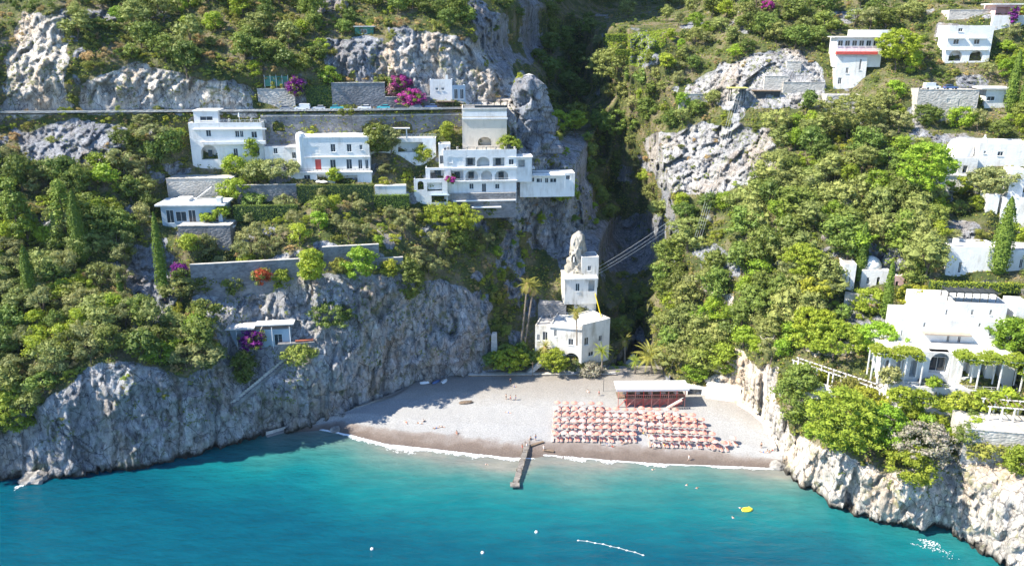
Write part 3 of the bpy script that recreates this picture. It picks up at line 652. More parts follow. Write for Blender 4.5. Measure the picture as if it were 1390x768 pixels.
ZONES = [
 # outline, species, size range, spacing px, may stand on rock, words
 ([(-15,225),(60,240),(190,222),(262,235),(240,300),(320,345),(262,395),(300,470),(285,505),(165,482),(100,500),(55,545),(-15,590)],
   dict(olive=.36, oak=.26, holm=.12, bright=.14, mound=.06, dry=.06), (.72, 1.1), 17, 'on the left headland slope above the shaded sea cliff'),
 ([(-15,60),(30,160),(260,156),(262,230),(190,224),(60,238),(-15,225)], dict(bush=.5, olive=.2, oak=.22, dry=.08), (.6, 1.0), 20, 'on the rocky slope left of the white villa below the road'),
 ([(85,-20),(690,-20),(692,60),(600,45),(520,55),(520,105),(440,110),(345,118),(270,108),(190,84),(120,110),(90,60)],
   dict(bush=.34, oak=.2, holm=.1, bright=.14, mound=.08, dry=.14), (.75, 1.1), 16, 'on the hillside above the coast road'),
 ([(225,230),(560,225),(560,262),(690,270),(690,345),(545,372),(440,345),(330,350),(240,330)],
   dict(olive=.48, bright=.24, oak=.16, mound=.12), (.55, .88), 16.5, 'on the garden terraces below the white houses'),
 ([(690,190),(760,190),(800,255),(815,300),(780,320),(760,400),(690,420),(650,400),(640,380),(700,345)], dict(oak=.2, mound=.4, bright=.2, dry=.2), (.5, .85), 10.5, 'on the rocky spur above the old mill'),
 ([(640,390),(712,400),(724,500),(668,490),(648,470)], dict(oak=.6, bush=.4), (.5, .85), 15, 'on the ivy covered bank left of the old mill'),
 ([(745,120),(800,185),(860,270),(905,350),(898,500),(826,500),(826,330),(790,200),(745,180)], dict(oak=.75, bush=.25), (.6, 1.0), 19, 'in the shaded gorge between the two hillsides'),
 ([(694,-20),(830,-20),(800,60),(795,150),(750,110),(726,100),(702,40)], dict(oak=.8, bush=.2), (.9, 1.3), 18, 'on the dark wall at the head of the gorge'),
 ([(800,60),(840,25),(900,-20),(1010,-20),(1020,130),(900,180),(860,190),(905,310),(880,285),(810,180)], dict(oak=.22, holm=.26, olive=.14, bright=.20, mound=.18), (.62, 1.0), 16, 'on the sunlit upper slope right of the gorge'),
 ([(1000,-20),(1280,-20),(1240,50),(1235,165),(1280,185),(1275,260),(1180,300),(1060,260),(1050,170),(1010,130)], dict(oak=.28, holm=.32, olive=.12, bright=.16, mound=.12), (.75, 1.15), 17.5, 'on the upper slope between the white houses on the right'),
 ([(900,270),(960,280),(1060,245),(1180,290),(1275,255),(1275,390),(1215,395),(1130,390),(1060,490),(1010,495),(900,508),(895,400)],
   dict(oak=.24, holm=.38, olive=.10, bright=.20, mound=.08), (.8, 1.2), 17.5, 'on the wooded slope behind the right end of the beach'),
 ([(860,185),(960,165),(1050,172),(1060,240),(960,275),(900,268)], dict(bush=.6, dry=.3, oak=.1), (.45, .75), 24, 'on the bare pale crag of the right hillside'),
 ([(1130,385),(1215,395),(1215,470),(1190,490),(1075,490),(1060,480)], dict(bright=.6, oak=.2, olive=.1, bush=.1), (.6, .95), 17, 'in the garden left of the large white villa'),
 ([(1050,505),(1080,500),(1200,545),(1330,545),(1330,590),(1280,625),(1200,632),(1130,605),(1075,575)], dict(bright=.62, oak=.18, bush=.20), (.5, .85), 15, 'on top of the pale sea cliff below the large white villa'),
 ([(1280,-20),(1410,-20),(1410,395),(1275,395)], dict(oak=.3, bright=.4, olive=.3), (.6, .95), 16, 'among the white houses on the right hillside'),
 ([(1330,395),(1410,395),(1410,560),(1380,550),(1385,470)], dict(bright=.6, oak=.4), (.7, 1.0), 20, 'right of the large white villa'),
 # the slopes run on beyond both sides of the picture
 ([(1412,-20),(1600,-40),(1600,640),(1412,630)], dict(oak=.3, olive=.2, bright=.3, mound=.2), (.8, 1.2), 19, 'beyond the right edge'),
 ([(-17,40),(-150,30),(-150,600),(-17,590)], dict(oak=.3, olive=.4, bright=.2, bush=.1), (.8, 1.2), 19, 'beyond the left edge'),
 # undergrowth wherever the trees leave gaps
 ([(-15,-20),(690,-20),(700,120),(800,300),(905,300),(800,60),(840,-20),(1410,-20),(1410,640),(1060,600),(1000,500),(640,505),(640,350),(430,345),(300,470),(290,520),(-15,600)],
   dict(bush=.36, mound=.46, dry=.18), (.5, .85), 11.5, 'in the undergrowth'),
]
WORDS = {'olive': 'grey green olive tree', 'oak': 'dark evergreen tree', 'bright': 'fresh green leafy tree', 'bush': 'olive green scrub bush', 'dry': 'brown dry bush', 'holm': 'dusty green holm oak', 'mound': 'yellow green shrub'}
GWORD = {'olive': 'olive trees', 'oak': 'evergreen trees', 'bright': 'leafy trees', 'bush': 'scrub bushes', 'dry': 'dry bushes', 'holm': 'holm oaks', 'mound': 'green shrubs'}
FILL = len(ZONES) - 1
SPOTS = []
prng = random.Random(5)
for zi, (poly, sp, (s0, s1), gap, words) in enumerate(ZONES):
    xs = [p[0] for p in poly]; ys = [p[1] for p in poly]; pts = []
    area = (max(xs) - min(xs)) * (max(ys) - min(ys))
    cand = np.stack([RNG.uniform(min(xs), max(xs), int(area / 18)), RNG.uniform(min(ys), max(ys), int(area / 18))], 1)
    cand = cand[inpoly(cand[:, 0], cand[:, 1], poly)]
    prev = [(s[0], s[1]) for s in SPOTS] if zi == FILL else []
    for a, b in cand.tolist():
        if prev and min((a - q[0]) ** 2 + (b - q[1]) ** 2 for q in prev) < 144: continue
        if all((a - q[0]) ** 2 + (b - q[1]) ** 2 > gap * gap for q in pts): pts.append((a, b))
    for a, b in pts: SPOTS.append((a, b, zi))
SPOTS = np.array(SPOTS)
base = ground(SPOTS[:, 0], SPOTS[:, 1] + 8)
rk = rock_at(base)
count = {k: 0 for k in KIND}
order = np.argsort(np.hypot(base[:, 0], base[:, 1]))
overflow = []
PLANTS = []
for i in order:
    zi = int(SPOTS[i, 2]); poly, sp, (s0, s1), gap, words = ZONES[zi]
    k = prng.choices(list(sp), list(sp.values()))[0]
    if rk[i] > .6 and zi not in (4, 11):
        if prng.random() < (.9 if zi == FILL else .72): continue
        k = prng.choice(['bush', 'bush', 'dry', 'mound'])
    p = base[i]
    if p[2] < 4.5 or np.hypot(p[0], p[1]) > 540: continue
    s = 1.2 * (s0 + (s1 - s0) * prng.betavariate(1.3, 1.9) * 1.35 - .06) * (1.15 if k in ('bush', 'dry') else 1.0)
    if rk[i] > .6: s *= .7
    hm = (KIND[k]['h'] + KIND[k]['z0']) * s; m_ = np.linalg.norm(p - [0, 0, CAM_H]) / FPX
    X0, Y0 = project(p[0], p[1], p[2])
    if zi not in (FILL - 1, FILL - 2) and blocked(X0, Y0 - hm * .5 / m_, KIND[k]['w'] * s * .45 / m_, hm * .45 / m_): continue
    if zi in (FILL - 1, FILL - 2) or count[k] >= 290: overflow.append((k, p, s)); continue
    count[k] += 1
    PLANTS.append((plant(k, (p[0], p[1], p[2] - .25 * s), s, WORDS[k], None, sz=prng.uniform(.85, 1.2)), k, s, float(X0), float(Y0 - hm * .5 / m_)))
LAND = [(312,196,'white villa'),(384,212,'white annex'),(455,215,'towered white house'),(655,232,'arcade hotel'),(658,175,'cream tower house'),(605,124,'cube house above the road'),(742,246,'spur pavilion'),
 (262,292,'blue garden house'),(335,375,'red flowering terrace wall'),(478,352,'terrace wall over the cliff'),(350,458,'cliff cabin'),(225,350,'tall left cypress'),(48,380,'far left cypress'),(113,312,'middle left cypress'),
 (485,133,'drain hole wall'),(375,110,'green netted pergola'),(494,42,'pale green shed'),(190,120,'rock face above the road'),(55,90,'pale crag top left'),(100,195,'grey crag below the road'),(558,132,'magenta bougainvillea'),
 (715,145,'rock pinnacle'),(788,350,'rock stack'),(770,450,'old mill'),(693,490,'round beach tree'),(760,60,'gorge head'),(860,320,'blue shaded gorge rocks'),(955,210,'bare right crag'),(1000,128,'yellow hoist canopy'),(1076,95,'ruined hut'),
 (1152,85,'red trimmed house'),(1310,62,'twin window house'),(1280,145,'parking terrace'),(1352,130,'flat roofed house'),(1325,222,'domed villa'),(1375,295,'stepped house'),(1312,362,'upper white block'),(1290,450,'large villa'),
 (1172,378,'small chapel'),(1140,505,'bare post pergola'),(1165,345,'slim chapel cypress'),(1370,570,'right edge pergola'),(885,490,'big date palm'),(1150,650,'right sea cliff'),(880,535,'red beach bar'),(100,560,'left sea cliff'),(900,110,'grassy terrace at the gorge edge'),(1030,420,'slope above the bar'),(1120,220,'wooded right ridge')]
ORD = ['nearest', 'second nearest', 'third nearest', 'fourth nearest', 'fifth nearest', 'sixth nearest', 'seventh nearest', 'eighth nearest', 'ninth nearest', 'tenth nearest', 'eleventh nearest', 'twelfth nearest', 'thirteenth nearest', 'fourteenth nearest', 'fifteenth nearest', 'sixteenth nearest', 'seventeenth nearest', 'eighteenth nearest', 'nineteenth nearest', 'twentieth nearest', 'twenty first nearest', 'twenty second nearest', 'twenty third nearest', 'twenty fourth nearest']
books = {}
for ob, k, s, x, y in PLANTS:
    d, lx, ly, nm = min((math.hypot(x - a, y - b), a, b, n) for a, b, n in LAND)
    rel = ('left of' if x < lx else 'right of') if abs(x - lx) > abs(y - ly) else ('above' if y < ly else 'below')
    books.setdefault((k, rel, nm), []).append((d, ob))
for (k, rel, nm), L in books.items():
    L.sort(key=lambda q: q[0])
    for i, (d, ob) in enumerate(L):
        ob['label'] = WORDS[k] + ' ' + rel + ' the ' + nm + (', ' + ORD[min(i, 23)] if len(L) > 1 else '')
        ob['group'] = GWORD[k] + ' ' + rel + ' the ' + nm
print('PLANTS', count, 'overflow', len(overflow))
# what is left over beyond three hundred of a kind is one far mass of trees
if overflow:
    Vs, Fs, n = [], [], 0
    bank = {k: (np.array([v.co[:] for v in CR[k, 0].vertices]), [tuple(p.vertices) for p in CR[k, 0].polygons]) for k in KIND}
    allv, allf = [], []
    for k, p, s in overflow:
        V, F = bank[k]; c, s_ = math.cos(n), math.sin(n)
        V = V * s @ np.array([[c, s_, 0], [-s_, c, 0], [0, 0, 1]]) + p
        allv.append(V); allf += [tuple(i + n for i in f) for f in F]; n += len(V)
    me = bpy.data.meshes.new('far_trees'); me.from_pydata(np.vstack(allv).tolist(), [], allf); me.materials.append(M_LEAF['oak'])
    tag(link('far_trees', me), kind='stuff')

# ground cover: grass and herbs between the plants, one mass
gm = RNG.integers(0, len(Fq), 90000)
ctr = np.stack([Xg, Yg, zg], -1).reshape(-1, 3)[Fq[gm]].mean(1) + RNG.normal(0, .25, (90000, 3)) * [1, 1, 0]
ok = (rockb.ravel()[Fq[gm][:, 0]] < .5) & (ctr[:, 2] > 4) & (ctr[:, 2] < 128)
px_, py_ = project(ctr[:, 0], ctr[:, 1], ctr[:, 2]); ok &= (px_ > -30) & (px_ < 1420) & (py_ > -30) & (py_ < 790)
ctr = ctr[ok][:34000]
def cover(name, pts, m, size, leaf, per, seed):
    rng = np.random.default_rng(seed); C = np.repeat(pts, per, 0); d = rng.normal(0, 1, C.shape); d[:, 2] = np.abs(d[:, 2]); d /= np.linalg.norm(d, axis=1)[:, None]
    C = C + d * size * rng.uniform(.3, 1, (len(C), 1)) * [1, 1, .7]
    V, F = leaf_quads(C, d, leaf, rng)
    return tag(link(name, mesh_np(name, V, F, m)), kind='stuff')
k3 = len(ctr) // 10
cover('ground_cover', ctr[:5 * k3], M_LEAF['bush'], .75, .26, 7, 1)
cover('grass', ctr[5 * k3:7 * k3], M_LEAF['lime'], .55, .22, 7, 2)
cover('dry_grass', ctr[7 * k3:9 * k3], M_LEAF['dry'], .55, .2, 7, 3)
cover('ivy', ctr[9 * k3:], M_LEAF['oak'], .9, .3, 8, 4)
# tufts rooted in the cracks of the bare rock
gm = RNG.integers(0, len(Fq), 40000)
ctr = np.stack([Xg, Yg, zg], -1).reshape(-1, 3)[Fq[gm]].mean(1)
ok = (rockb.ravel()[Fq[gm][:, 0]] > .5) & (ctr[:, 2] > 9) & (ctr[:, 2] < 128) & (fbm(ctr[:, 0] * .12, ctr[:, 1] * .12, ctr[:, 2] * .12, 3, 71) > .12)
px_, py_ = project(ctr[:, 0], ctr[:, 1], ctr[:, 2]); ok &= (px_ > -30) & (px_ < 1420) & (py_ > -30)
cover('crevice_plants', ctr[ok][:3500], M_LEAF['bush'], .6, .2, 8, 6)

lw = np.stack([RNG.uniform(815, 905, 3000), RNG.uniform(38, 95, 3000)], 1); lw = lw[inpoly(lw[:, 0], lw[:, 1], LAWN)]; lw = ground(lw[:, 0], lw[:, 1]); lw = lw[np.hypot(lw[:, 0], lw[:, 1]) < 400]
cover('lawn_grass', lw, M_LEAF['lime'], .7, .22, 12, 12)
# ================================================================ BUILDINGS AND WALLS
M_WHITE = plaster('white_plaster', (.77, .755, .72), .5)
M_OLD = plaster('weathered_plaster', (.72, .69, .63), .75, (.33, .29, .23))
M_CREAM = plaster('cream_plaster', (.66, .58, .47), .5, (.36, .30, .23))
M_BLUE = mat('blue_grey_plaster', (.36, .45, .52), .85, .12, .6, .15, 4.0, spec=.2)
M_PINK = mat('pink_plaster', (.66, .44, .42), .85, .15, .6, .15, 4.0, spec=.2)
M_ROOF = mat('roof_screed', (.46, .44, .42), .9, .3, .5, .2, 4.0)
M_PALEROOF = mat('pale_roof_screed', (.66, .64, .60), .9, .2, .5, .2, 4.0)
M_GLASS = mat('window_glass', (.03, .04, .055), .08, .4, .4, spec=.6)
M_FRAME = mat('white_paint', (.72, .72, .70), .5, .05, 2.0)
M_WOOD = mat('weathered_wood', (.22, .16, .11), .8, .4, 2.0, .3, 6.0)
M_DARK = mat('dark_iron', (.05, .055, .06), .5, .3, 2.0)
M_RED = mat('red_paint', (.62, .10, .08), .55, .25, 1.2)
M_GREENM = mat('green_netting', (.08, .24, .17), .7, .3, .8)
def stone_mat(name, c1, c2, sc=.9):
    m = bpy.data.materials.new(name); m.use_nodes = True; t = m.node_tree; L = t.links; N = t.nodes.new; p = t.nodes['Principled BSDF']; p.inputs['Roughness'].default_value = .92; p.inputs['Specular IOR Level'].default_value = .15
    g = N('ShaderNodeNewGeometry'); mp = N('ShaderNodeMapping'); mp.inputs['Scale'].default_value = (1, 1, 1.6); L.new(g.outputs['Position'], mp.inputs[0])
    v = N('ShaderNodeTexVoronoi'); v.inputs['Scale'].default_value = sc * 1.6; L.new(mp.outputs[0], v.inputs['Vector'])
    n = N('ShaderNodeTexNoise'); n.inputs['Scale'].default_value = .25; n.inputs['Detail'].default_value = 7; L.new(g.outputs['Position'], n.inputs['Vector'])
    s = N('ShaderNodeSeparateColor'); L.new(v.outputs['Color'], s.inputs[0])
    a = N('ShaderNodeMath'); a.operation = 'MULTIPLY_ADD'; a.inputs[1].default_value = .35; L.new(s.outputs[0], a.inputs[0]); L.new(n.outputs['Fac'], a.inputs[2])
    r = N('ShaderNodeValToRGB'); r.color_ramp.elements[0].position = .4; r.color_ramp.elements[0].color = (*c2, 1); r.color_ramp.elements[1].position = .95; r.color_ramp.elements[1].color = (*c1, 1)
    L.new(a.outputs[0], r.inputs[0]); L.new(r.outputs[0], p.inputs['Base Color'])
    b = N('ShaderNodeBump'); b.inputs['Strength'].default_value = .7; b.inputs['Distance'].default_value = .15; b.invert = True; L.new(v.outputs['Distance'], b.inputs['Height']); L.new(b.outputs[0], p.inputs['Normal'])
    return m
M_STONE = stone_mat('grey_stone_masonry', (.27, .265, .265), (.14, .138, .14))
M_PALESTONE = stone_mat('pale_stone_masonry', (.55, .52, .47), (.36, .33, .29))

class Face:
    """an upright front: left foot at picture (x0, yb), right foot at x1, distances yl and yr"""
    def __init__(s, x0, x1, yb, yt, yl, yr=None):
        yr = yl if yr is None else yr
        s.A = P(x0, yb, yl); z = s.A.z
        u, dy, dz = ray(x1, yb); t = yr / float(dy); B = Vector((float(u) * t, yr, z))
        d = B - s.A; s.W = d.length; s.d = d / s.W; s.n = Vector((-s.d.y, s.d.x, 0))
        if s.n.y < 0: s.n = -s.n
        s.zt = P(x0, yt, yl).z; s.H = s.zt - z
    def loc(s, px, py):
        u, dy, dz = ray(px, py); r = Vector((float(u), float(dy), float(dz))); C = Vector((0, 0, CAM_H))
        t = (s.A - C).dot(s.n) / r.dot(s.n); q = C + r * t
        return (q - s.A).dot(s.d), q.z - s.A.z
    def at(s, x, z, y=0.0): return s.A + s.d * x + s.n * y + Vector((0, 0, z))
def autoY(x0, x1, yb):
    g = ground([x0 + (x1 - x0) * f for f in (.05, .35, .65, .95)], [yb] * 4)
    return float(np.median(g[:, 1]))
def block(root, name, x0, x1, yt, yb, Y=None, tilt=0.0, depth=8.0, m=None, op=(), par=.5, roof=None, skirt=3.0, lip=0.0, lipm=None):
    """a flat-roofed volume with real openings; op = (centre x, centre y, width, height, kind) on the picture"""
    m = m or M_WHITE
    if Y is None: Y = autoY(x0, x1, yb)
    #print('PAD', (round(x0), round(x1), round(yt), round(yb), round(Y, 1), round(Y + tilt, 1), round(depth, 1)))
    #, root.name, name, '%.1f %.1f ground %.1f %.1f %.1f' % (Y, Y + tilt, *gy), '' if Y + tilt / 2 < gy.mean() + 1.5 else '  <<< BURIED %.1f' % (Y + tilt / 2 - gy.mean()), '' if Y + tilt / 2 > gy.mean() - 4 else '  <<< FLOATS')
    F = Face(x0, x1, yb, yt, Y, Y + tilt); b = MB(); W, H = F.W, F.H
    O = []
    for cx, cy, pw, ph, kind in op:
        a0, c0 = F.loc(cx - pw / 2, cy + ph / 2); a1, c1 = F.loc(cx + pw / 2, cy - ph / 2)
        a0, a1 = max(a0, .15), min(a1, W - .15); c0 = max(c0, .02); c1 = min(c1, H - .2)
        if a1 - a0 > .2 and c1 - c0 > .2: O.append((a0, c0, a1, c1, kind))
    xs = sorted({0.0, W, *[o[0] for o in O], *[o[2] for o in O]}); zs = sorted({-skirt, H, *[o[1] for o in O], *[o[3] for o in O]})
    for i in range(len(xs) - 1):
        for j in range(len(zs) - 1):
            mx, mz = (xs[i] + xs[i + 1]) / 2, (zs[j] + zs[j + 1]) / 2
            if any(o[0] < mx < o[2] and o[1] < mz < o[3] for o in O): continue
            b.quad(F.at(xs[i], zs[j]), F.at(xs[i + 1], zs[j]), F.at(xs[i + 1], zs[j + 1]), F.at(xs[i], zs[j + 1]))
    for a0, c0, a1, c1, k in O:
        r = {'w': .22, 'd': .22, 'r': .22, 'p': .12}.get(k, min(depth * .6, 2.4)); arch = k in 'ABx'
        b.quad(F.at(a0, c0), F.at(a0, c0, r), F.at(a0, c1, r), F.at(a0, c1)); b.quad(F.at(a1, c0, r), F.at(a1, c0), F.at(a1, c1), F.at(a1, c1, r))
        b.quad(F.at(a0, c0, r), F.at(a0, c0), F.at(a1, c0), F.at(a1, c0, r)); b.quad(F.at(a0, c1), F.at(a0, c1, r), F.at(a1, c1, r), F.at(a1, c1))
        if k not in 'wdr': b.quad(F.at(a0, c0, r), F.at(a1, c0, r), F.at(a1, c1, r), F.at(a0, c1, r))
        if arch:
            rise = min((a1 - a0) / 2, (c1 - c0) * .55); mid = (a0 + a1) / 2; n = 10
            arc = [(mid - (a1 - a0) / 2 * math.cos(math.pi * q / n), c1 - rise + rise * math.sin(math.pi * q / n)) for q in range(n + 1)]
            for q in range(n):
                (p0, q0), (p1, q1) = arc[q], arc[q + 1]
                b.quad(F.at(p0, q0), F.at(p1, q1), F.at(p1, c1 + .001), F.at(p0, c1 + .001)); b.quad(F.at(p0, q0), F.at(p0, q0, .5), F.at(p1, q1, .5), F.at(p1, q1))
    hh = H - (par if par else 0)
    b.quad(F.at(0, -skirt, depth), F.at(0, -skirt), F.at(0, H), F.at(0, H, depth)); b.quad(F.at(W, -skirt), F.at(W, -skirt, depth), F.at(W, H, depth), F.at(W, H))
    b.quad(F.at(W, -skirt, depth), F.at(0, -skirt, depth), F.at(0, H, depth), F.at(W, H, depth))
    if par:
        t = .28
        ring = [(0, 0), (W, 0), (W, depth), (0, depth)]; inn = [(t, t), (W - t, t), (W - t, depth - t), (t, depth - t)]
        for q in range(4):
            a, c = ring[q], ring[(q + 1) % 4]; e, f = inn[(q + 1) % 4], inn[q]
            b.quad(F.at(a[0], H, a[1]), F.at(c[0], H, c[1]), F.at(e[0], H, e[1]), F.at(f[0], H, f[1]))
            b.quad(F.at(f[0], H, f[1]), F.at(e[0], H, e[1]), F.at(e[0], hh, e[1]), F.at(f[0], hh, f[1]))
    ob = b.build(name, m, root)
    t = .27 if par else 0
    r = MB().quad(F.at(t, hh, t), F.at(W - t, hh, t), F.at(W - t, hh, depth - t), F.at(t, hh, depth - t)); r.build('roof', roof or M_ROOF, root)
    if lip: MB().box(F.at(W / 2, H - .20, depth / 2), (W + 2 * lip, depth + 2 * lip, .36), ax=F.d).build('roof_ledge', lipm or m, root)
    for a0, c0, a1, c1, k in O:
        if k in 'wdrp' or k == 'B':
            y = .10 if k == 'w' else .12
            if k == 'B': y = 1.6; a0 += .2; a1 -= .2; c1 -= (c1 - c0) * .3
            if k == 'p': continue
            w_, h_ = a1 - a0, c1 - c0; fr = MB(); e = min(.11, w_ * .12)
            if k == 'r':
                MB().box(F.at((a0 + a1) / 2, (c0 + c1) / 2, .14), (w_, .06, h_), ax=F.d).build('door', M_RED, root); continue
            for (cx, cz, sx_, sz_) in ((a0 + e / 2, (c0 + c1) / 2, e, h_), (a1 - e / 2, (c0 + c1) / 2, e, h_), ((a0 + a1) / 2, c1 - e / 2, w_ - 2 * e, e), ((a0 + a1) / 2, c0 + e / 2, w_ - 2 * e, e), ((a0 + a1) / 2, (c0 + c1) / 2, e * .7, h_ - 2 * e)):
                fr.box(F.at(cx, cz, y), (sx_, .06, sz_), ax=F.d)
            wo = fr.build('door' if k == 'd' else 'window', M_FRAME, root)
            g = MB().quad(F.at(a0, c0, y + .05), F.at(a1, c0, y + .05), F.at(a1, c1, y + .05), F.at(a0, c1, y + .05))
            pane = link('pane', g.mesh('pane', M_GLASS, root.location), wo)
            if k == 'w' and w_ > .5: MB().box(F.at((a0 + a1) / 2, c0 - .06, -.06), (w_ + .2, .16, .08), ax=F.d).build('sill', M_FRAME, root)
    return F
def slab(root, F, px0, px1, py, th, proud, m, name, back=0.0, drop=0.0):
    a, z = F.loc(px0, py); c, _ = F.loc(px1, py)
    MB().box(F.at((a + c) / 2, z - th / 2 - drop, (back - proud) / 2), (c - a, proud + back, th), ax=F.d).build(name, m, root)
def rail(root, F, px0, px1, py, h, y, m=None, name='railing', step=1.2):
    a, z = F.loc(px0, py); c, _ = F.loc(px1, py); b = MB()
    b.box(F.at((a + c) / 2, z + h, y), (c - a, .07, .07), ax=F.d); b.box(F.at((a + c) / 2, z + h * .5, y), (c - a, .04, .04), ax=F.d)
    n = max(2, int((c - a) / step))
    for i in range(n + 1): b.box(F.at(a + (c - a) * i / n, z + h / 2, y), (.06, .06, h), ax=F.d)
    b.build(name, m or M_FRAME, root)
def house(name, label, px, py, Y=None, cat='house', group=None):
    p = P(px, py, Y if Y else float(ground(px, py)[0, 1]))
    return empty(name, p, label, cat, group)
def pot(root, F, px, py, y, h=.9, m=None):
    a, z = F.loc(px, py); MB().lathe(F.at(a, z, y), [(.22, 0), (.34, h * .8), (.30, h)], 8).build('plant_pot', m or M_PALESTONE, root)

# --- white villa left, just below the road
Y = 242.5; vA = house('white_villa', 'white two storey villa with an arched window at the left end of the road wall', 312, 232, Y, 'villa')
F = block(vA, 'wall', 263, 361, 167, 232, Y, 1.5, 11, op=[(283, 181, 6, 9, 'w'), (322, 182, 5, 9, 'w'), (328, 182, 4, 9, 'w'), (345, 183, 7, 9, 'w'), (284, 207, 20, 20, 'A'), (320, 207, 5, 11, 'w'), (349, 206, 6, 10, 'w')], par=.9, roof=M_PALEROOF)
slab(vA, F, 262, 362, 175, .35, .55, M_WHITE, 'cornice'); slab(vA, F, 275, 361, 192, .9, .9, M_WHITE, 'balcony')
a, z = F.loc(284, 209); MB().box(F.at(a, z, 1.2), (1.2, .1, 2.0), ax=F.d).build('window', M_GLASS, vA)
slab(vA, F, 272, 297, 192.5, .3, .35, M_WHITE, 'arch_moulding')
block(vA, 'penthouse', 264, 297, 150, 168, Y + 2.2, .4, 6, op=[(280, 161, 17, 6, 'w')], par=.2, skirt=1, lip=.25)
rail(vA, F, 298, 361, 167, .8, .2)
MB().tube([F.at(14.6, F.H, 2), F.at(14.6, F.H + 2.6, 2)], .06).lathe(F.at(14.6, F.H + 1.2, 2), [(.12, 0), (.34, .3), (.1, 1.5)], 8).build('closed_parasol', M_FRAME, vA)
for q in (310, 340, 352): pot(vA, F, q, 166, 1.2)
Y = 243.5; an = house('white_annex', 'low white annex with a grey roof squeezed between the villa and the towered house', 384, 226, Y)
F = block(an, 'wall', 361, 405, 199, 228, Y, .6, 7, op=[(399, 211, 5, 9, 'w'), (374, 205, 5, 8, 'w')], par=.0, roof=M_ROOF); slab(an, F, 386, 405, 200, .3, .4, M_ROOF, 'eave')
# --- white house with the rounded corner tower
Y = 240.5; hB = house('white_house', 'white house with a round corner tower, a red door and dark tall windows', 455, 250, Y)
F = block(hB, 'wall', 409, 503, 186, 234, Y, 1.2, 9, op=[(452, 201, 6, 11, 'w'), (474, 201, 6, 11, 'w'), (490, 200, 4, 7, 'w'), (432, 223.5, 7, 14, 'r'), (452, 223, 7, 13, 'w'), (474, 223, 7, 14, 'w'), (489, 223, 5, 13, 'w'), (498, 223, 4, 13, 'w'), (425, 204, 16, 10, 'p')], par=.7, lip=.18)
slab(hB, F, 410, 503, 213, .22, .35, M_WHITE, 'string_course')
b = MB().lathe(F.at(.4, -2.5, 1.0), [(1.45, 0), (1.45, F.H + 2.6), (1.25, F.H + 3.4), (.5, F.H + 3.8)], 16); b.build('stair_tower', M_WHITE, hB, smooth=False)
a, z = F.loc(480, 186); MB().box(F.at(a, z + .3, 2), (1.1, .8, 1.5), ax=F.d).build('chimney', M_WHITE, hB)
F2 = block(hB, 'terrace_wing', 396, 505, 234, 252, Y - 1.6, 1.2, 4, op=[(417, 244, 8, 13, 'd'), (438, 244, 14, 14, 'o'), (470, 244, 30, 12, 'o')], par=.0, roof=M_PALEROOF)
rail(hB, F2, 397, 505, 234, .9, .15, M_DARK); slab(hB, F2, 395, 506, 233.5, .3, .45, M_WHITE, 'terrace_edge', back=.3)
for i, (qx, qy) in enumerate(((434.5, 249), (441, 251))):
    p = F2.at(*F2.loc(qx, 254), -1.4 - .2 * i); um = empty('garden_parasol', p, ['small round white parasol below the terrace of the towered house', 'larger round white parasol right of a small one below the towered house'][i], 'parasol', 'white parasols under the towered house')
    MB().tube([p, p + Vector((0, 0, 2.3))], .05).build('pole', M_DARK, um); MB().lathe(p + Vector((0, 0, 1.9)), [(1.0 + .3 * i, 0), (.5, .32), (.05, .5)], 10).build('canopy', M_FRAME, um)
# --- arched retaining wall of the coast road, the road and its kerb wall
rw = house('road_wall', 'long grey stone retaining wall with dark arches carrying the coast road', 490, 200, 249, 'retaining wall')
for (x0, x1, yl, yr, ops) in ((358, 480, 248.3, 250.6, [(378, 171, 15, 15, 'A'), (362, 186, 8, 12, 'p')]), (480.2, 636, 250.6, 255.6, [(506.5, 173, 30, 20, 'A'), (547, 173, 25, 18, 'A')])):
    F = block(rw, 'wall', x0, x1, 155.5, 205, yl - .6, yr - yl, 6, M_STONE, ops, par=0, roof=M_STONE, skirt=4)
    MB().box(F.at(F.W / 2, F.H - .5, -.12), (F.W, .22, .25), ax=F.d).build('stone_course', M_PALESTONE, rw)
M_ASPH = mat('asphalt', (.075, .075, .078), .9, .3, .4, .1, 8.0)
rb, kb, mk = MB(), MB(), MB(); ths = np.radians(np.linspace(-34, -2.2, 60)); zr = Z_ROAD + .12
pr = None
for th in ths:
    Yr = Y_ROAD(th); c = Vector((math.tan(th) * Yr, Yr - .9, zr)); e = Vector((math.tan(th) * (Yr + 6.4), Yr + 6.4, zr))
    cur = (c, e)
    if pr:
        rb.quad(pr[0], cur[0], cur[1], pr[1])
        d = (cur[0] - pr[0]); mid = (cur[0] + pr[0]) / 2
        kb.box(mid + Vector((0, .15, .30)), (d.length + .02, .3, .6), ax=d.normalized())
        mk.quad(*[pr[0].lerp(pr[1], .49) + Vector((0, 0, .006)), cur[0].lerp(cur[1], .49) + Vector((0, 0, .006)), cur[0].lerp(cur[1], .51) + Vector((0, 0, .006)), pr[0].lerp(pr[1], .51) + Vector((0, 0, .006))])
    pr = cur
road = tag(rb.build('coast_road', M_ASPH), kind='structure'); tag(mk.build('road_marking', M_FRAME), kind='structure')
top('kerb_wall', kb, M_PALESTONE, 'low pale parapet wall along the outer edge of the coast road', 'wall')
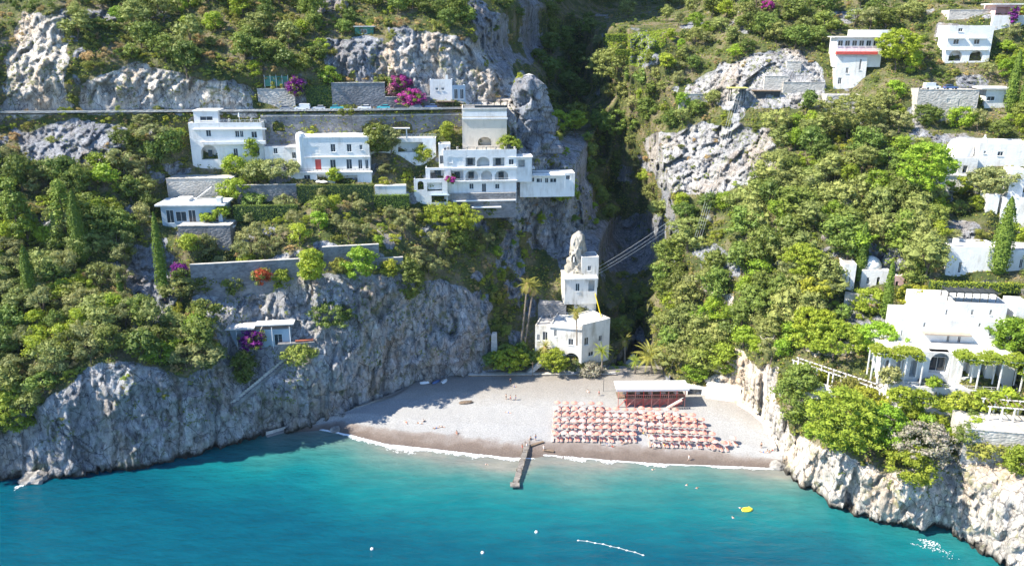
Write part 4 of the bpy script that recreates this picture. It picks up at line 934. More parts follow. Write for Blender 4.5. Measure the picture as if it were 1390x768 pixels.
# --- small terrace house in front of the arches, then the cream garage with a pergola roof
Y = 246.5; th_ = house('terrace_house', 'low white terrace with pillars standing in front of the dark road arches', 540, 200, Y)
F = block(th_, 'wall', 503, 592, 188, 212, Y, 1.0, 4, op=[(557, 200, 34, 14, 'o'), (520, 200, 16, 12, 'o')], par=.5, roof=M_PALEROOF); rail(th_, F, 503, 592, 187, .9, .2)
for q in (503, 520, 536, 552): MB().box(F.at(F.loc(q, 188)[0], F.H + 1.3, .6), (.35, .35, 2.6), ax=F.d).build('pillar', M_WHITE, th_)
slab(th_, F, 500, 556, 174, .3, .2, M_WHITE, 'pillar_beam', back=1.0)
Y = 250.0; gD = house('cream_tower_house', 'square cream building with an arched doorway and a dark pergola on its roof', 658, 206, Y)
F = block(gD, 'wall', 628, 688, 147, 208, Y, .8, 11, M_CREAM, [(658, 192, 18, 12, 'A')], par=.9, roof=M_PALEROOF)
slab(gD, F, 627, 689, 160, .5, .35, M_WHITE, 'cornice'); slab(gD, F, 627.5, 688.5, 147, .25, .2, M_WHITE, 'parapet_coping'); slab(gD, F, 628, 688, 152, 1.4, .08, M_WHITE, 'parapet')
b = MB()
for i in range(6):
    for y in (.6, 4): b.box(F.at(4 + i * 2.0, F.H + .9, y), (.12, .12, 2.0), ax=F.d)
    b.box(F.at(4 + i * 2.0, F.H + 1.95, 2.3), (.12, 4.2, .14), ax=F.d)
b.box(F.at(9, F.H + 1.85, .6), (10.4, .14, .16), ax=F.d); b.box(F.at(9, F.H + 1.85, 4), (10.4, .14, .16), ax=F.d); b.build('pergola', M_DARK, gD)
b = MB().box(F.at(9, F.H + .3, .5), (10, .05, .9), ax=F.d); b.build('glass_screen', M_GLASS, gD)
# --- hotel of arched loggias
Y = 243.0; hC = house('arcade_hotel', 'white hotel with two floors of arched loggias over a blue white basement', 650, 264, Y, 'hotel')
F = block(hC, 'wall', 603, 701, 204, 264, Y, 2.0, 9, op=[(618, 220, 21, 13, 'p'), (612, 217, 5, 8, 'w'), (638.5, 220, 13, 12, 'o'), (656, 219.5, 17, 13, 'A'), (677, 220, 16, 12, 'o'), (694, 220, 7, 8, 'w'),
    (621, 238.5, 16, 13, 'o'), (640.5, 238.5, 17, 14, 'A'), (660.5, 238.5, 15, 14, 'A'), (681, 238.5, 18, 14, 'A'), (640, 253, 6, 8, 'w'), (657, 255, 6, 12, 'd'), (675, 253, 6, 7, 'w')], par=.8, roof=M_PALEROOF)
slab(hC, F, 602, 702, 228, .5, .5, M_WHITE, 'balcony_floor'); slab(hC, F, 602, 702, 245.5, .4, .8, M_WHITE, 'balcony_floor'); rail(hC, F, 604, 692, 246, .8, -.7)
rail(hC, F, 604, 700, 204, .8, .15, M_DARK)
for q in range(608, 700, 13): pot(hC, F, q, 204, .9)
for q in (638.5, 677): a, z = F.loc(q, 221); MB().box(F.at(a, z, 2.2), (1.6, .1, 2.0), ax=F.d).build('window', M_GLASS, hC)
for q in (621, 640, 681): a, z = F.loc(q, 240); MB().box(F.at(a, z, 2.2), (1.6, .1, 2.2), ax=F.d).build('window', M_GLASS, hC)
F2 = block(hC, 'porch', 578, 612, 228, 244, Y - .8, .5, 6, op=[(594, 237, 20, 12, 'o')], par=.5); a, z = F2.loc(594, 237); MB().box(F2.at(a, z, 2.0), (2, .1, 2), ax=F2.d).build('window', M_GLASS, hC)
F3 = block(hC, 'lower_wing', 563, 608, 243, 282, Y - 2.2, .5, 6, op=[(571, 252, 8, 12, 'A'), (590, 254, 20, 12, 'o'), (596, 270, 20, 10, 'o')], par=.4)
slab(hC, F3, 585, 610, 264, .25, .8, M_BLUE, 'awning')
F4 = block(hC, 'stone_base', 612, 700, 263, 284, Y - .9, 1.8, 4, M_STONE, par=0, roof=M_PALESTONE); slab(hC, F4, 615, 700, 272, .3, .9, M_WHITE, 'ledge'); slab(hC, F4, 640, 680, 280, .3, 1.6, M_WHITE, 'ledge')
F5 = block(hC, 'side_wing', 700, 722, 213, 234, Y + 2.6, .4, 6, op=[(708, 222, 9, 10, 'o')], par=.0); slab(hC, F5, 690, 723, 212.5, .3, .8, M_WHITE, 'roof_slab', back=6)
block(hC, 'stair_head', 596, 612, 196, 230, Y + 1.5, .3, 5, op=[(604, 203, 3, 4, 'w'), (600, 217, 6, 12, 'd')], par=.3)
Y = 247.5; an2 = house('terrace_restaurant', 'long low white pavilion with small dark windows on the rocky spur right of the hotel', 742, 254, Y, 'pavilion')
F = block(an2, 'wall', 706, 780, 236, 255, Y, 1.2, 6, op=[(723, 244, 5, 6, 'w'), (732, 245, 8, 6, 'w'), (742, 245, 5, 7, 'w'), (751, 245, 9, 6, 'w'), (771, 241, 6, 6, 'w')], par=.3, roof=M_PALEROOF)
slab(an2, F, 716, 766, 237, .25, 1.6, M_WHITE, 'awning'); slab(an2, F, 704, 726, 228, .3, .5, M_WHITE, 'roof_slab', back=4)
for q in (716, 733, 750, 766): a, z = F.loc(q, 250); MB().box(F.at(a, z + .9, -1.5), (.12, .12, 3.4), ax=F.d).build('post', M_FRAME, an2)
# --- white house above the road
Y = 262; hE = house('hill_house', 'small white cube house with a blue shaded wing above the road beside the magenta bougainvillea', 605, 140, Y)
F = block(hE, 'wall', 584, 614, 108, 139, Y, .3, 6, op=[(593, 121, 4, 4, 'w'), (601, 121, 4, 4, 'w')], par=.4); block(hE, 'shaded_wing', 614, 632, 116, 141, Y + .2, .8, 5, M_BLUE, [(619, 128, 5, 14, 'w'), (627, 128, 5, 14, 'w')], par=.2)  # blue plaster on the wing puts its shade into the colour
slab(hE, F, 592, 617, 137, .25, 2.2, M_WOOD, 'canopy'); [MB().box(F.at(F.loc(q, 145)[0], F.loc(q, 145)[1] + .4, -2), (.14, .14, 3), ax=F.d).build('post', M_WOOD, hE) for q in (594, 615)]
MB().box(F.at(5.4, F.H + .6, 1), (.7, .7, 1.4), ax=F.d).build('chimney', M_WHITE, hE)
# --- stone walls above and below the road
def stone_wall(x0, x1, yt, yb, label, m=None, tilt=0.0, depth=3.0, Y=None, name='stone_wall', cat='wall', grp=None, cop=True, ops=()):
    Y = Y if Y else autoY(x0, x1, yb) - .4
    r = empty(name, P((x0 + x1) / 2, yb, Y), label, cat, grp)
    F = block(r, 'masonry', x0, x1, yt, yb, Y, tilt, depth, m or M_STONE, ops, par=0, roof=M_PALEROOF if m is M_WHITE else M_PALESTONE)
    if cop: MB().box(F.at(F.W / 2, F.H + .08, .25), (F.W + .1, .7, .16), ax=F.d).build('coping', M_PALESTONE if m is not M_WHITE else M_WHITE, r)
    return F
stone_wall(452, 524, 113, 152, 'tall grey stone wall above the road with one dark drain hole', Y=257.5, tilt=1.5, depth=5, ops=[(491, 129, 3, 3, 'p')])
stone_wall(352, 402, 121, 154, 'pale stone wall under the green netting above the road', M_PALESTONE, Y=256.6, tilt=.4)
stone_wall(524, 584, 132, 152, 'low grey stone wall under the large magenta bougainvillea', Y=258.6, tilt=1.0)
stone_wall(262, 409, 360, 396, 'long grey stone terrace wall with a red flowering bush on it', tilt=5.5, Y=202.5, depth=1.5)
stone_wall(440, 516, 336, 372, 'grey stone terrace wall half hidden by bright bushes', Y=211.5, tilt=3.0, depth=1.5)
stone_wall(515, 548, 351, 374, 'short grey stone wall with a pale coping above the shaded cliff', Y=214.6, tilt=1.0, depth=1.5)
stone_wall(322, 404, 252, 277, 'blue grey terrace wall with a glass fence below the white villa', tilt=1.5, Y=233, depth=1.5)
stone_wall(510, 552, 253, 281, 'white garden wall between two dark hedges below the towered house', M_WHITE, Y=237, tilt=.8)
stone_wall(230, 318, 243, 279, 'stepped pale stone terrace behind the roof of the blue garden house', M_PALESTONE, Y=234.5, tilt=.8, depth=7)
stone_wall(246, 316, 307, 345, 'dark stone terrace wall under the garden of the blue house', Y=218.5, tilt=.6, depth=8)
stone_wall(636, 836, 509, 518, 'low brown wall and fence at the back of the pebble beach', stone_mat('brown_masonry', (.30, .22, .15), (.17, .12, .08)), Y=222.3, tilt=.6, depth=2, name='beach_wall')
# --- blue garden house
Y = 223; hF = house('blue_house', 'blue grey garden house with white french doors under a wide flat white roof', 262, 306, Y)
F = block(hF, 'wall', 221, 303, 279, 306, Y, .8, 9, M_BLUE, [(231, 294, 8, 18, 'd'), (246, 294, 13, 14, 'w'), (261, 294, 8, 18, 'd'), (287, 295, 18, 14, 'w')], par=.35, roof=M_PALEROOF)
MB().box(F.at(F.W / 2, F.H + .1, 4), (F.W + 2.6, 9.6, .45), ax=F.d).build('roof_slab', M_WHITE, hF); MB().box(F.at(F.W - .6, F.H + 1.1, 1.2), (1.4, 2, 1.8), ax=F.d).build('roof_parapet', M_WHITE, hF); MB().box(F.at(5.2, F.H + .7, 5), (4, 4, 1.0), ax=F.d).build('skylight', M_PALEROOF, hF)
b = MB(); [b.box(F.at(8 + i * .42, F.H + .45 + i * .3, 7.5), (.42, 1.8, .28), ax=F.d) for i in range(11)]; b.build('roof_stair', M_PALEROOF, hF)
slab(hF, F, 257, 320, 306, .35, 2.4, M_WHITE, 'terrace'); rail(hF, F, 290, 320, 306, .9, -2.2)
# --- terraces lined with clipped hedges
M_HEDGE = mat('hedge_leaves', (.045, .085, .025), .7, .5, 1.5, .6, 5.0, transl=.1)
def hedge(x0, x1, yt, yb, label, Y, tilt=0.0, depth=1.6, m=None, name='hedge', cat='hedge', n=1500, leaf='oak'):
    Y = Y or autoY(x0, x1, yb) - 1.2
    F = Face(x0, x1, yb, yt, Y, Y + tilt); rng = np.random.default_rng(int(x0 * 7 + yt)); h = F.H
    r = empty(name, F.at(F.W / 2, 0), label, cat)
    MB().box(F.at(F.W / 2, h / 2 - .2, depth / 2), (F.W - .2, depth - .2, h), ax=F.d).build('twigs', M_HEDGE, r)
    q = rng.uniform(0, 1, (n, 3)); side = rng.random(n) < .6
    pts = np.where(side[:, None], np.stack([q[:, 0] * F.W, np.zeros(n), q[:, 2] * h], 1), np.stack([q[:, 0] * F.W, q[:, 1] * depth, np.full(n, h)], 1)) + rng.normal(0, .12, (n, 3))
    D, Nn = np.array(F.d), np.array(F.n)
    C = np.array(F.A)[None] + pts[:, :1] * D + pts[:, 1:2] * Nn + pts[:, 2:3] * np.array([0, 0, 1.0])
    nn = np.where(side[:, None], -Nn[None], np.array([[0, 0, 1.0]]))
    V, Fq_ = leaf_quads(C - np.array(r.location), nn * np.ones((n, 1)), .2, rng)
    link('leaves', mesh_np('leaves', V, Fq_, M_LEAF[leaf]), r); return F
hedge(404, 508, 252, 275, 'long dark green clipped hedge below the towered white house', None, 1.2)
hedge(508, 556, 266, 283, 'dark hedge at the foot of the short white garden wall', None, .8)
hedge(318, 405, 280, 300, 'dark hedge on the terrace right of the blue garden house', None, 1.2)
hedge(416, 466, 116, 143, 'steep dark green ivy bank beside the tall stone wall above the road', 257.4, .6, depth=2.5)
hedge(1262, 1390, 383, 394, 'bright green hedge between the upper white block and the large villa', 190, -2, leaf='lime')
# --- green netted terrace above the road
r = house('netted_pergola', 'pergola roofed with teal green netting above the road on the left', 375, 121, 257.5, 'pergola'); F = Face(360, 392, 121, 102, 257.5, 258)
for i in range(5): MB().box(F.at(F.W * i / 4, F.H / 2, 0), (.12, .12, F.H), ax=F.d).build('post', M_FRAME, r); 
MB().box(F.at(F.W / 2, F.H * .9, 2.0), (F.W, 4, .06), ax=F.d).build('net_roof', M_GREENM, r); MB().box(F.at(F.W / 2, F.H * .55, .1), (F.W - .2, .05, F.H * .7), ax=F.d).build('net_side', M_GREENM, r)
r = house('green_shed', 'small pale green flat roofed shed on the hillside high above the road', 492, 46, 270, 'shed'); F = block(r, 'wall', 482, 507, 36, 48, 271, .3, 5, M_GREENM, [(494, 43, 8, 6, 'w')], par=0, roof=M_PALEROOF); slab(r, F, 480, 509, 35.5, .3, .6, M_PALEROOF, 'roof_slab', back=5)
# --- cliff cabin on the left headland
cb = house('cliff_cabin', 'open cabin with flat pale roofs perched on the shaded cliff, purple flowers below', 350, 474, 197, 'cabin'); F = Face(308, 398, 474, 446, 196.6, 198.6)
block(cb, 'wall', 314, 396, 449, 474, 197.6, 1.6, 3, M_BLUE, [(330, 462, 14, 18, 'o'), (378, 461, 10, 16, 'w')], par=0, skirt=2)
a0, a1 = F.loc(306, 446)[0], F.loc(346, 446)[0]; MB().box(F.at((a0 + a1) / 2, F.H, 1.2), (a1 - a0, 4.6, .35), ax=F.d).build('roof_slab', M_PALEROOF, cb)
a0, a1 = a1 + .05, F.loc(399, 446)[0]; MB().box(F.at((a0 + a1) / 2, F.H + .45, 1.6), (a1 - a0, 3.4, .3), ax=F.d).build('roof_slab', M_PALEROOF, cb)
for q in (309, 324, 345, 372, 396): MB().tube([F.at(F.loc(q, 474)[0], 0, -.6), F.at(F.loc(q, 474)[0], F.H, -.6)], .1).build('post', M_FRAME, cb)
pl = house('planter_terrace', 'planted ledge with red and green trim beside the cliff cabin', 408, 476, 197, 'terrace'); F = Face(378, 428, 478, 462, 197.2, 199)
MB().box(F.at(F.W / 2, 1.0, 1.0), (F.W, 2.4, 2.6), ax=F.d).build('trough', M_STONE, pl); MB().box(F.at(F.W * .72, 2.6, .9), (4.6, 1.2, .35), ax=F.d).build('red_trim', mat('terracotta', (.5, .16, .09), .8, .3), pl)
# --- cliff stair: two raking flights along the shaded cliff
def stair(label, x0, y0, x1, y1, n=26, wid=1.3):
    g0, g1 = ground(x0, y0)[0], ground(x1, y1)[0]; b = MB(); q = MB()
    A, B = Vector(g0), Vector(g1); d = (B - A); h = Vector((d.x, d.y, 0)).normalized(); side = Vector((h.y, -h.x, 0)); side = side if side.y < 0 else -side
    for i in range(n):
        p = A.lerp(B, (i + .5) / n); b.box(p + side * .5 - Vector((0, 0, .5)), (d.length / n * 1.05, wid + 1.2, 1.1), ax=h)
    for i in range(n): q.box(A.lerp(B, (i + .5) / n) + side * 1.05 + Vector((0, 0, .45)), (d.length / n * 1.1, .18, .9), ax=h)
    r = empty('cliff_stair', A, label, 'stairs'); b.build('steps', M_STONE, r); q.build('side_wall', M_PALESTONE, r)
stair('stone stair raking down the shaded cliff below the cabin', 392, 482, 312, 548)
stair('narrow ledge path along the foot of the shaded cliff above the water', 556, 532, 360, 588, 40, 1.0)
stair('stair climbing past the rock pinnacle to the road above the hotel', 694, 204, 742, 178, 18, 1.6)
# --- the old mill behind the beach
mi = house('old_mill', 'stepped white mill building with an arched door behind the palms above the beach', 770, 496, 226, 'mill')
F = block(mi, 'wall', 746, 789, 440, 497, 227.5, -2.5, 12, M_OLD, op=[(775, 464, 7, 8, 'w'), (776, 488, 20, 16, 'B'), (754, 452, 4, 9, 'w')], par=.5, roof=M_PALEROOF)
F2 = block(mi, 'side_wing', 789.3, 826, 441, 490, 225.2, 6.0, 9, M_OLD, op=[(796, 463, 6, 12, 'w'), (815, 459, 5, 9, 'd'), (802, 480, 7, 8, 'w')], par=.4, roof=M_PALEROOF)
F3 = block(mi, 'left_wing', 726, 746, 441, 497, 230, -1.2, 9, M_OLD, op=[(740, 456, 7, 11, 'd'), (731, 458, 4, 8, 'w'), (737, 478, 13, 12, 'A')], par=.4, roof=M_ROOF)
block(mi, 'rear_wing', 730, 768, 413, 441, 238, -1, 6, M_STONE, [(745, 430, 5, 7, 'w')], par=.2, roof=M_ROOF)
F4 = block(mi, 'tower', 779, 808, 398, 441, 238, .6, 6, M_OLD, op=[(795, 418, 4, 6, 'w')], par=0, skirt=8)
F5 = block(mi, 'tower_gallery', 766, 810, 377, 401, 237, .8, 8, M_OLD, op=[(784, 390, 6, 11, 'w'), (803, 388, 9, 15, 'o')], par=.5, lip=.15)
F6 = block(mi, 'tower_house', 789, 812, 349, 378, 240, .5, 6, M_OLD, op=[(800, 364, 5, 7, 'w')], par=.3)
slab(mi, F5, 764, 812, 378, .35, .4, M_WHITE, 'ledge'); slab(mi, F, 744, 790, 442, .3, .35, M_WHITE, 'ledge')
rail(mi, F, 747, 789, 441, .9, .2); rail(mi, F5, 767, 810, 377.5, .9, .2)
b = MB(); A = P(716, 505, 224.5)
for i in range(16): b.box(A + Vector((i * .42, .35 * i * .2, i * .36 - .6)), (.44, 2.0, 1.6))
b.build('outside_stair', M_PALESTONE, mi)
# rocky chimney stack with a niche beside the tower
def rock_stack(name, label, px0, px1, yt, yb, Y, seed, niche=None, tonev=.9, slim=False):
    w_ = (px1 - px0) * mpp(px0, yb, Y); A = P((px0 + px1) / 2, yb, Y); h = P(px0, yt, Y).z - A.z
    nz, nt_ = 70, 60; z, a = np.meshgrid(np.linspace(-3, h, nz), np.linspace(0, 2 * math.pi, nt_ + 1)[:-1], indexing='ij'); f = np.clip(z / h, 0, 1)
    rad = w_ / 2 * ((1.05 - .62 * f ** .9) if slim else (1.3 - .75 * f ** 1.2)) * np.where(f > .94, 1 - (f - .94) * 9, 1)
    x, y = np.cos(a) * rad, np.sin(a) * rad; o = seed * 7.0; k = w_ * (.10 if slim else .17)
    s = 1 + (blocks(x * 2 / w_ * 1.6 + o, y * 3.2 / w_, z * 1.6 / w_, seed, 2.2) * .55 + blocks(x * 6 / w_ + o, y * 6 / w_, z * 3.2 / w_, seed + 9, 2.2) * .28 + fbm(x * 3 / w_ + o, y * 3 / w_, z * 2 / w_, 4, seed) * .25) * (.6 if slim else 1)
    x = x * s + fbm(z * .18, 0 * z + o, 0 * z, 2, seed) * k; y = y * s
    V = np.stack([x + A.x, y + A.y, z + A.z], -1).reshape(-1, 3); g = np.arange(nz * nt_).reshape(nz, nt_); g2 = np.roll(g, -1, 1)
    F = np.stack([g[:-1], g2[:-1], g2[1:], g[1:]], -1).reshape(-1, 4)
    r = empty(name, A, label, 'rock'); me = mesh_np('stone', V - np.array(A), F, M_TUFA if slim else M_TERR); ob = link('stone', me, r)
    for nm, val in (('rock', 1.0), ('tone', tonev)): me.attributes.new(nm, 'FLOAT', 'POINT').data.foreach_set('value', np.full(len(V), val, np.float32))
    cap = MB(); cap.add([tuple(v) for v in V[-nt_:]] + [tuple(V[-nt_:].mean(0) + [0, 0, .5])], [(q, (q + 1) % nt_, nt_) for q in range(nt_)]); cap.build('top_stone', M_PINN, r)
    if niche:
        q = P(*niche, Y - w_ * .36); MB().lathe(q, [(.75, -1.0), (.85, .2), (.6, 1.1), (.1, 1.5)], 10, 1, .5).build('niche', M_DARK, r); MB().lathe(q + Vector((0, -.5, -.9)), [(.3, 0), (.22, .8), (.26, 1.1), (.14, 1.3), (.15, 1.5), (.04, 1.7)], 8).build('statue', M_WHITE, r)  # dark solid stands in for the shaded hollow of the niche
    return r
M_TUFA = mat('pale_tufa', (.50, .46, .39), .92, .4, .5, 1.0, 1.4, col2=(.22, .20, .17), stretch=(1, 1, .4))
M_PINN = mat('weathered_limestone', (.46, .44, .40), .92, .4, .35, .8, 1.2, col2=(.22, .21, .19), stretch=(1, 1, .4))
rock_stack('rock_stack', 'slender pale rock stack with a dark niche above the mill', 768, 798, 315, 378, 243.6, 3, (779, 351), 1.1, True)
rock_stack('rock_pinnacle', 'broad limestone pinnacle at the edge of the dark gorge beside the road', 694, 740, 102, 194, 263, 8, None, .8)
sl = MB(); p0, p1 = P(808, 399, 236.5), P(819, 441, 232); sl.box((p0 + p1) / 2, ((p1 - p0).length, 1.1, .12), ax=(p1 - p0).normalized(), ay=(0.0, .9, .4)).tube([p0, p1], .18); top('yellow_chute', sl, mat('yellow_plastic', (.75, .55, .02), .5, .2), 'yellow chute running down beside the mill tower', 'chute')
stone_pillar = MB().box(P(671, 484, 228.5) + Vector((0, 0, 3.4)), (2.0, 1.8, 8.0), taper=.85).box(P(671, 484, 228.5) + Vector((.1, 0, 7.6)), (1.5, 1.4, .8), taper=.9); top('stone_pillar', stone_pillar, M_PALESTONE, 'tall weathered stone pillar left of the round bush behind the beach', 'pillar')
# --- right hillside
Y = 268; hH = house('red_trim_house', 'white house with a red awning and a glazed upper floor on the upper right slope', 1150, 120, Y)
F = block(hH, 'wall', 1131, 1172, 78, 124, Y, -1, 8, op=[(1168, 88, 5, 15, 'w'), (1150, 96, 5, 8, 'w'), (1140, 110, 6, 9, 'd')], par=0, roof=M_PALEROOF, skirt=6)
F2 = block(hH, 'glazed_floor', 1134, 1196, 50, 78, Y + .6, -1.2, 8, op=[(1141 + 9.6 * i, 59, 8, 8, 'w') for i in range(6)], par=.3, roof=M_PALEROOF)
slab(hH, F2, 1134, 1190, 70, .9, 1.3, M_RED, 'awning'); slab(hH, F2, 1132, 1198, 50, .25, .7, M_WHITE, 'roof_ledge', back=7)
F3 = block(hH, 'roof_room', 1157, 1214, 41, 52, Y + 6, -.8, 5, par=.2, roof=M_PALEROOF, op=[(1200, 47, 6, 5, 'w')])
block(hH, 'lower_terrace', 1119, 1166, 129, 157, Y - 8, -1, 6, M_PALESTONE, [(1140, 145, 6, 8, 'w')], par=.4, roof=M_PALEROOF)
Y = 262; hI = house('twin_window_house', 'white house with two ledged windows and scalloped arches on the far upper right slope', 1310, 88, Y)
F = block(hI, 'wall', 1281, 1341, 35, 88, Y, -1.2, 9, op=[(1298, 57, 9, 7, 'w'), (1326, 57, 9, 7, 'w'), (1297, 76, 20, 14, 'A'), (1325, 76, 20, 14, 'A'), (1304, 41, 7, 5, 'w')], par=.4, roof=M_PALEROOF)
for q in (1284, 1314): slab(hI, F, q, q + 25, 51.5, .25, .6, M_WHITE, 'window_ledge')
slab(hI, F, 1281, 1341, 67, .3, .4, M_WHITE, 'string_course')
stone_wall(1286, 1347, 14, 34, 'pale stone terrace with a central pier above the twin window house', M_PALESTONE, Y=272, tilt=-1, depth=6)
Y = 268; hP = house('pink_house', 'pink house with a dark porch at the top right corner', 1370, 34, Y); F = block(hP, 'wall', 1348, 1410, 6, 34, Y, -1, 8, M_PINK, [(1362, 15, 22, 11, 'o'), (1387, 16, 6, 12, 'r')], par=.3, roof=M_PALEROOF); slab(hP, F, 1346, 1412, 5, .4, .5, M_WHITE, 'roof_ledge', back=7); block(hP, 'garden_wall', 1346, 1400, 21, 36, Y - 1.5, -1, 1, M_WHITE, par=0)
Y = 247; FP = stone_wall(1240, 1322, 122, 168, 'white stone parking terrace with vehicles on top, right slope', M_PALESTONE, Y=Y, tilt=-2, depth=8, name='parking_terrace', ops=[(1302, 140, 4, 10, 'p'), (1288, 137, 6, 6, 'p')])
Y = 247; hM = house('flat_roof_house', 'small white house with a wide grey flat roof behind the tall cypress', 1352, 148, Y); F = block(hM, 'wall', 1335, 1374, 122, 148, Y, -.6, 7, op=[(1345, 134, 12, 6, 'w'), (1364, 134, 5, 10, 'd')], par=.3); slab(hM, F, 1331, 1376, 119, .5, 1.0, M_PALEROOF, 'roof_slab', back=7)
# domed villa
Y = 224; hJ = house('domed_villa', 'white villa with a rounded vault and a pink columned porch at the right edge', 1330, 262, Y, 'villa')
F = block(hJ, 'wall', 1318, 1412, 194, 262, Y, -3, 10, op=[(1358, 209, 9, 6, 'w'), (1328, 207, 4, 4, 'w'), (1337, 207, 4, 4, 'w'), (1385, 232, 7, 12, 'd')], par=.4, roof=M_PALEROOF)
MB().lathe(F.at(-3.2, F.loc(1300, 215)[1] - 4, 4.5), [(3.7, 0), (3.7, 5.4), (3.3, 7.2), (2.4, 8.4), (1.1, 9.1), (.1, 9.2)], 20).build('vault', M_WHITE, hJ, smooth=True)
F2 = block(hJ, 'porch', 1274, 1320, 214, 262, Y - .3, -1, 7, op=[(1282, 230, 9, 11, 'o'), (1296, 230, 11, 11, 'o'), (1310, 230, 8, 10, 'o')], par=.4)
for q in (1282, 1296): a, z = F2.loc(q, 230); MB().box(F2.at(a, z, 2.3), (1.8, .12, 2.2), ax=F2.d).build('porch_wall', M_PINK, hJ)
MB().lathe(F.at(2.2, F.H - .2, 3), [(.9, 0), (.8, .8), (.3, 1.4), (.15, 2.1)], 10).build('chimney', M_WHITE, hJ); slab(hJ, F2, 1273, 1321, 237, .3, .3, M_WHITE, 'balustrade')
Y = 208; hK0 = house('stepped_house', 'tall white stepped house with a small square window at the right edge', 1375, 324, Y); F = block(hK0, 'wall', 1352, 1412, 268, 326, Y, -2, 8, op=[(1377, 286, 9, 7, 'w'), (1371, 313, 8, 16, 'd')], par=.4, roof=M_PALEROOF); block(hK0, 'stair_tower', 1366, 1386, 230, 272, Y + 3, -.5, 5, op=[(1373, 247, 3, 10, 'w')], par=.3); block(hK0, 'side_room', 1338, 1354, 264, 285, Y + 1, -.4, 5, par=.3)
Y = 196; hK = house('upper_white_block', 'plain white block with one tall window above the large villa', 1320, 392, Y); F = block(hK, 'wall', 1279, 1346, 334, 394, Y, -1.6, 8, op=[(1303, 363, 7, 15, 'w'), (1297, 380, 4, 6, 'w'), (1310, 381, 4, 6, 'w')], par=.4, roof=M_PALEROOF); block(hK, 'shaded_wing', 1346.5, 1412, 338, 394, Y - 1.2, -2, 8, op=[(1386, 358, 7, 12, 'w'), (1368, 378, 7, 12, 'd')], par=.4)
MB().box(F.at(2.0, F.H + .7, 2), (1.2, 1.0, 1.6), ax=F.d).build('chimney', M_WHITE, hK)
# large villa
Y = 179; vL = house('large_villa', 'large stepped white villa with a round arch, a brown awning and a roof pergola', 1300, 525, Y, 'villa')
F = block(vL, 'wall', 1217, 1368, 432, 474, Y, -3, 10, op=[(1287, 460, 6, 13, 'd'), (1302, 461, 6, 9, 'w'), (1255, 441, 4, 6, 'w'), (1345, 452, 6, 9, 'w'), (1224, 452, 3, 8, 'w'), (1330, 441, 4, 5, 'w')], par=.4, roof=M_PALEROOF)
F2 = block(vL, 'upper_floor', 1243, 1364, 408, 436, Y + 2.2, -2.6, 9, op=[(1285, 424, 4, 7, 'w'), (1320, 424, 5, 7, 'w'), (1345, 424, 5, 7, 'w')], par=.6, roof=M_PALEROOF)
F6 = block(vL, 'roof_room', 1262, 1292, 402, 414, Y + 5, -.6, 5, par=.3)
F3 = block(vL, 'ground_floor', 1190, 1372, 474, 530, Y - 6.5, -4, 13, op=[(1276, 491, 32, 30, 'B'), (1203, 500, 13, 22, 'o'), (1221, 500, 13, 22, 'o'), (1240, 500, 13, 22, 'o'), (1312, 502, 14, 20, 'o'), (1333, 504, 14, 20, 'o'), (1354, 506, 14, 22, 'o')], par=.2, roof=M_PALEROOF)
F5 = block(vL, 'side_wing', 1369, 1392, 416, 474, Y - 1, -.6, 8, op=[(1378, 432, 5, 18, 'w'), (1384, 455, 5, 9, 'w')], par=.4)
slab(vL, F, 1252, 1316, 449, .3, 1.8, mat('brown_awning', (.42, .34, .26), .8, .2), 'awning'); rail(vL, F, 1220, 1368, 432.5, .9, .2, step=2)
b = MB()
for i in range(7):
    for y in (.5, 4.5): b.box(F2.at(6.5 + i * 1.8, F2.H + 1.2, y), (.14, .14, 2.5), ax=F2.d)
    b.box(F2.at(6.5 + i * 1.8, F2.H + 2.5, 2.5), (.14, 5, .16), ax=F2.d)
b.box(F2.at(12, F2.H + 2.5, .5), (11.6, .16, .18), ax=F2.d); b.box(F2.at(12, F2.H + 2.2, 2.5), (11, 4, .06), ax=F2.d); b.build('roof_pergola', M_DARK, vL)
F7 = block(vL, 'front_terrace', 1205, 1370, 522, 548, Y - 11.0, -4, 6, op=[(1330, 536, 8, 10, 'p')], par=.5, roof=M_PALEROOF); rail(vL, F7, 1206, 1370, 522, .9, .2, step=1.6)
# villa pergolas overgrown with vines
def pergola(label, x0, x1, yt, yb, Y, tilt, dep, vine=None, npost=5, m=None, bays=2):
    F = Face(x0, x1, yb, yt, Y, Y + tilt); r = empty('pergola', F.at(F.W / 2, 0, dep / 2), label, 'pergola'); m = m or M_WHITE
    for i in range(npost):
        for y in (0, dep): MB().box(F.at(.3 + (F.W - .6) * i / (npost - 1), F.H / 2 - .3, y), (.26, .26, F.H + .6), ax=F.d).build('post', m, r)
    for y in (0, dep): MB().box(F.at(F.W / 2, F.H + .1, y), (F.W + .4, .22, .2), ax=F.d).build('beam', m, r)
    n = max(4, int(F.W / 1.2)); b = MB(); [b.box(F.at(F.W * (i + .5) / n, F.H + .27, dep / 2), (.1, dep + .8, .12), ax=F.d) for i in range(n)]; b.build('rafters', M_WOOD, r)
    if vine:
        rng = np.random.default_rng(int(x0)); k = int(F.W * 300); q = rng.uniform(0, 1, (k, 3))
        pts = np.stack([q[:, 0] * F.W, q[:, 1] * (dep + 1.2) - .6, F.H + .35 + (q[:, 2] - .62) * 1.7 * (.35 + np.abs(np.sin(q[:, 0] * 9))) + .4 * np.sin(q[:, 0] * F.W)], 1)
        C = np.array(F.A)[None] + pts[:, :1] * np.array(F.d) + pts[:, 1:2] * np.array(F.n) + pts[:, 2:] * np.array([0, 0, 1.0]) - np.array(r.location)
        V, Q = leaf_quads(C, np.tile([0, -.4, 1.0], (k, 1)), .26, rng); link('vine', mesh_np('vine', V, Q, M_LEAF[vine]), r)
    return F
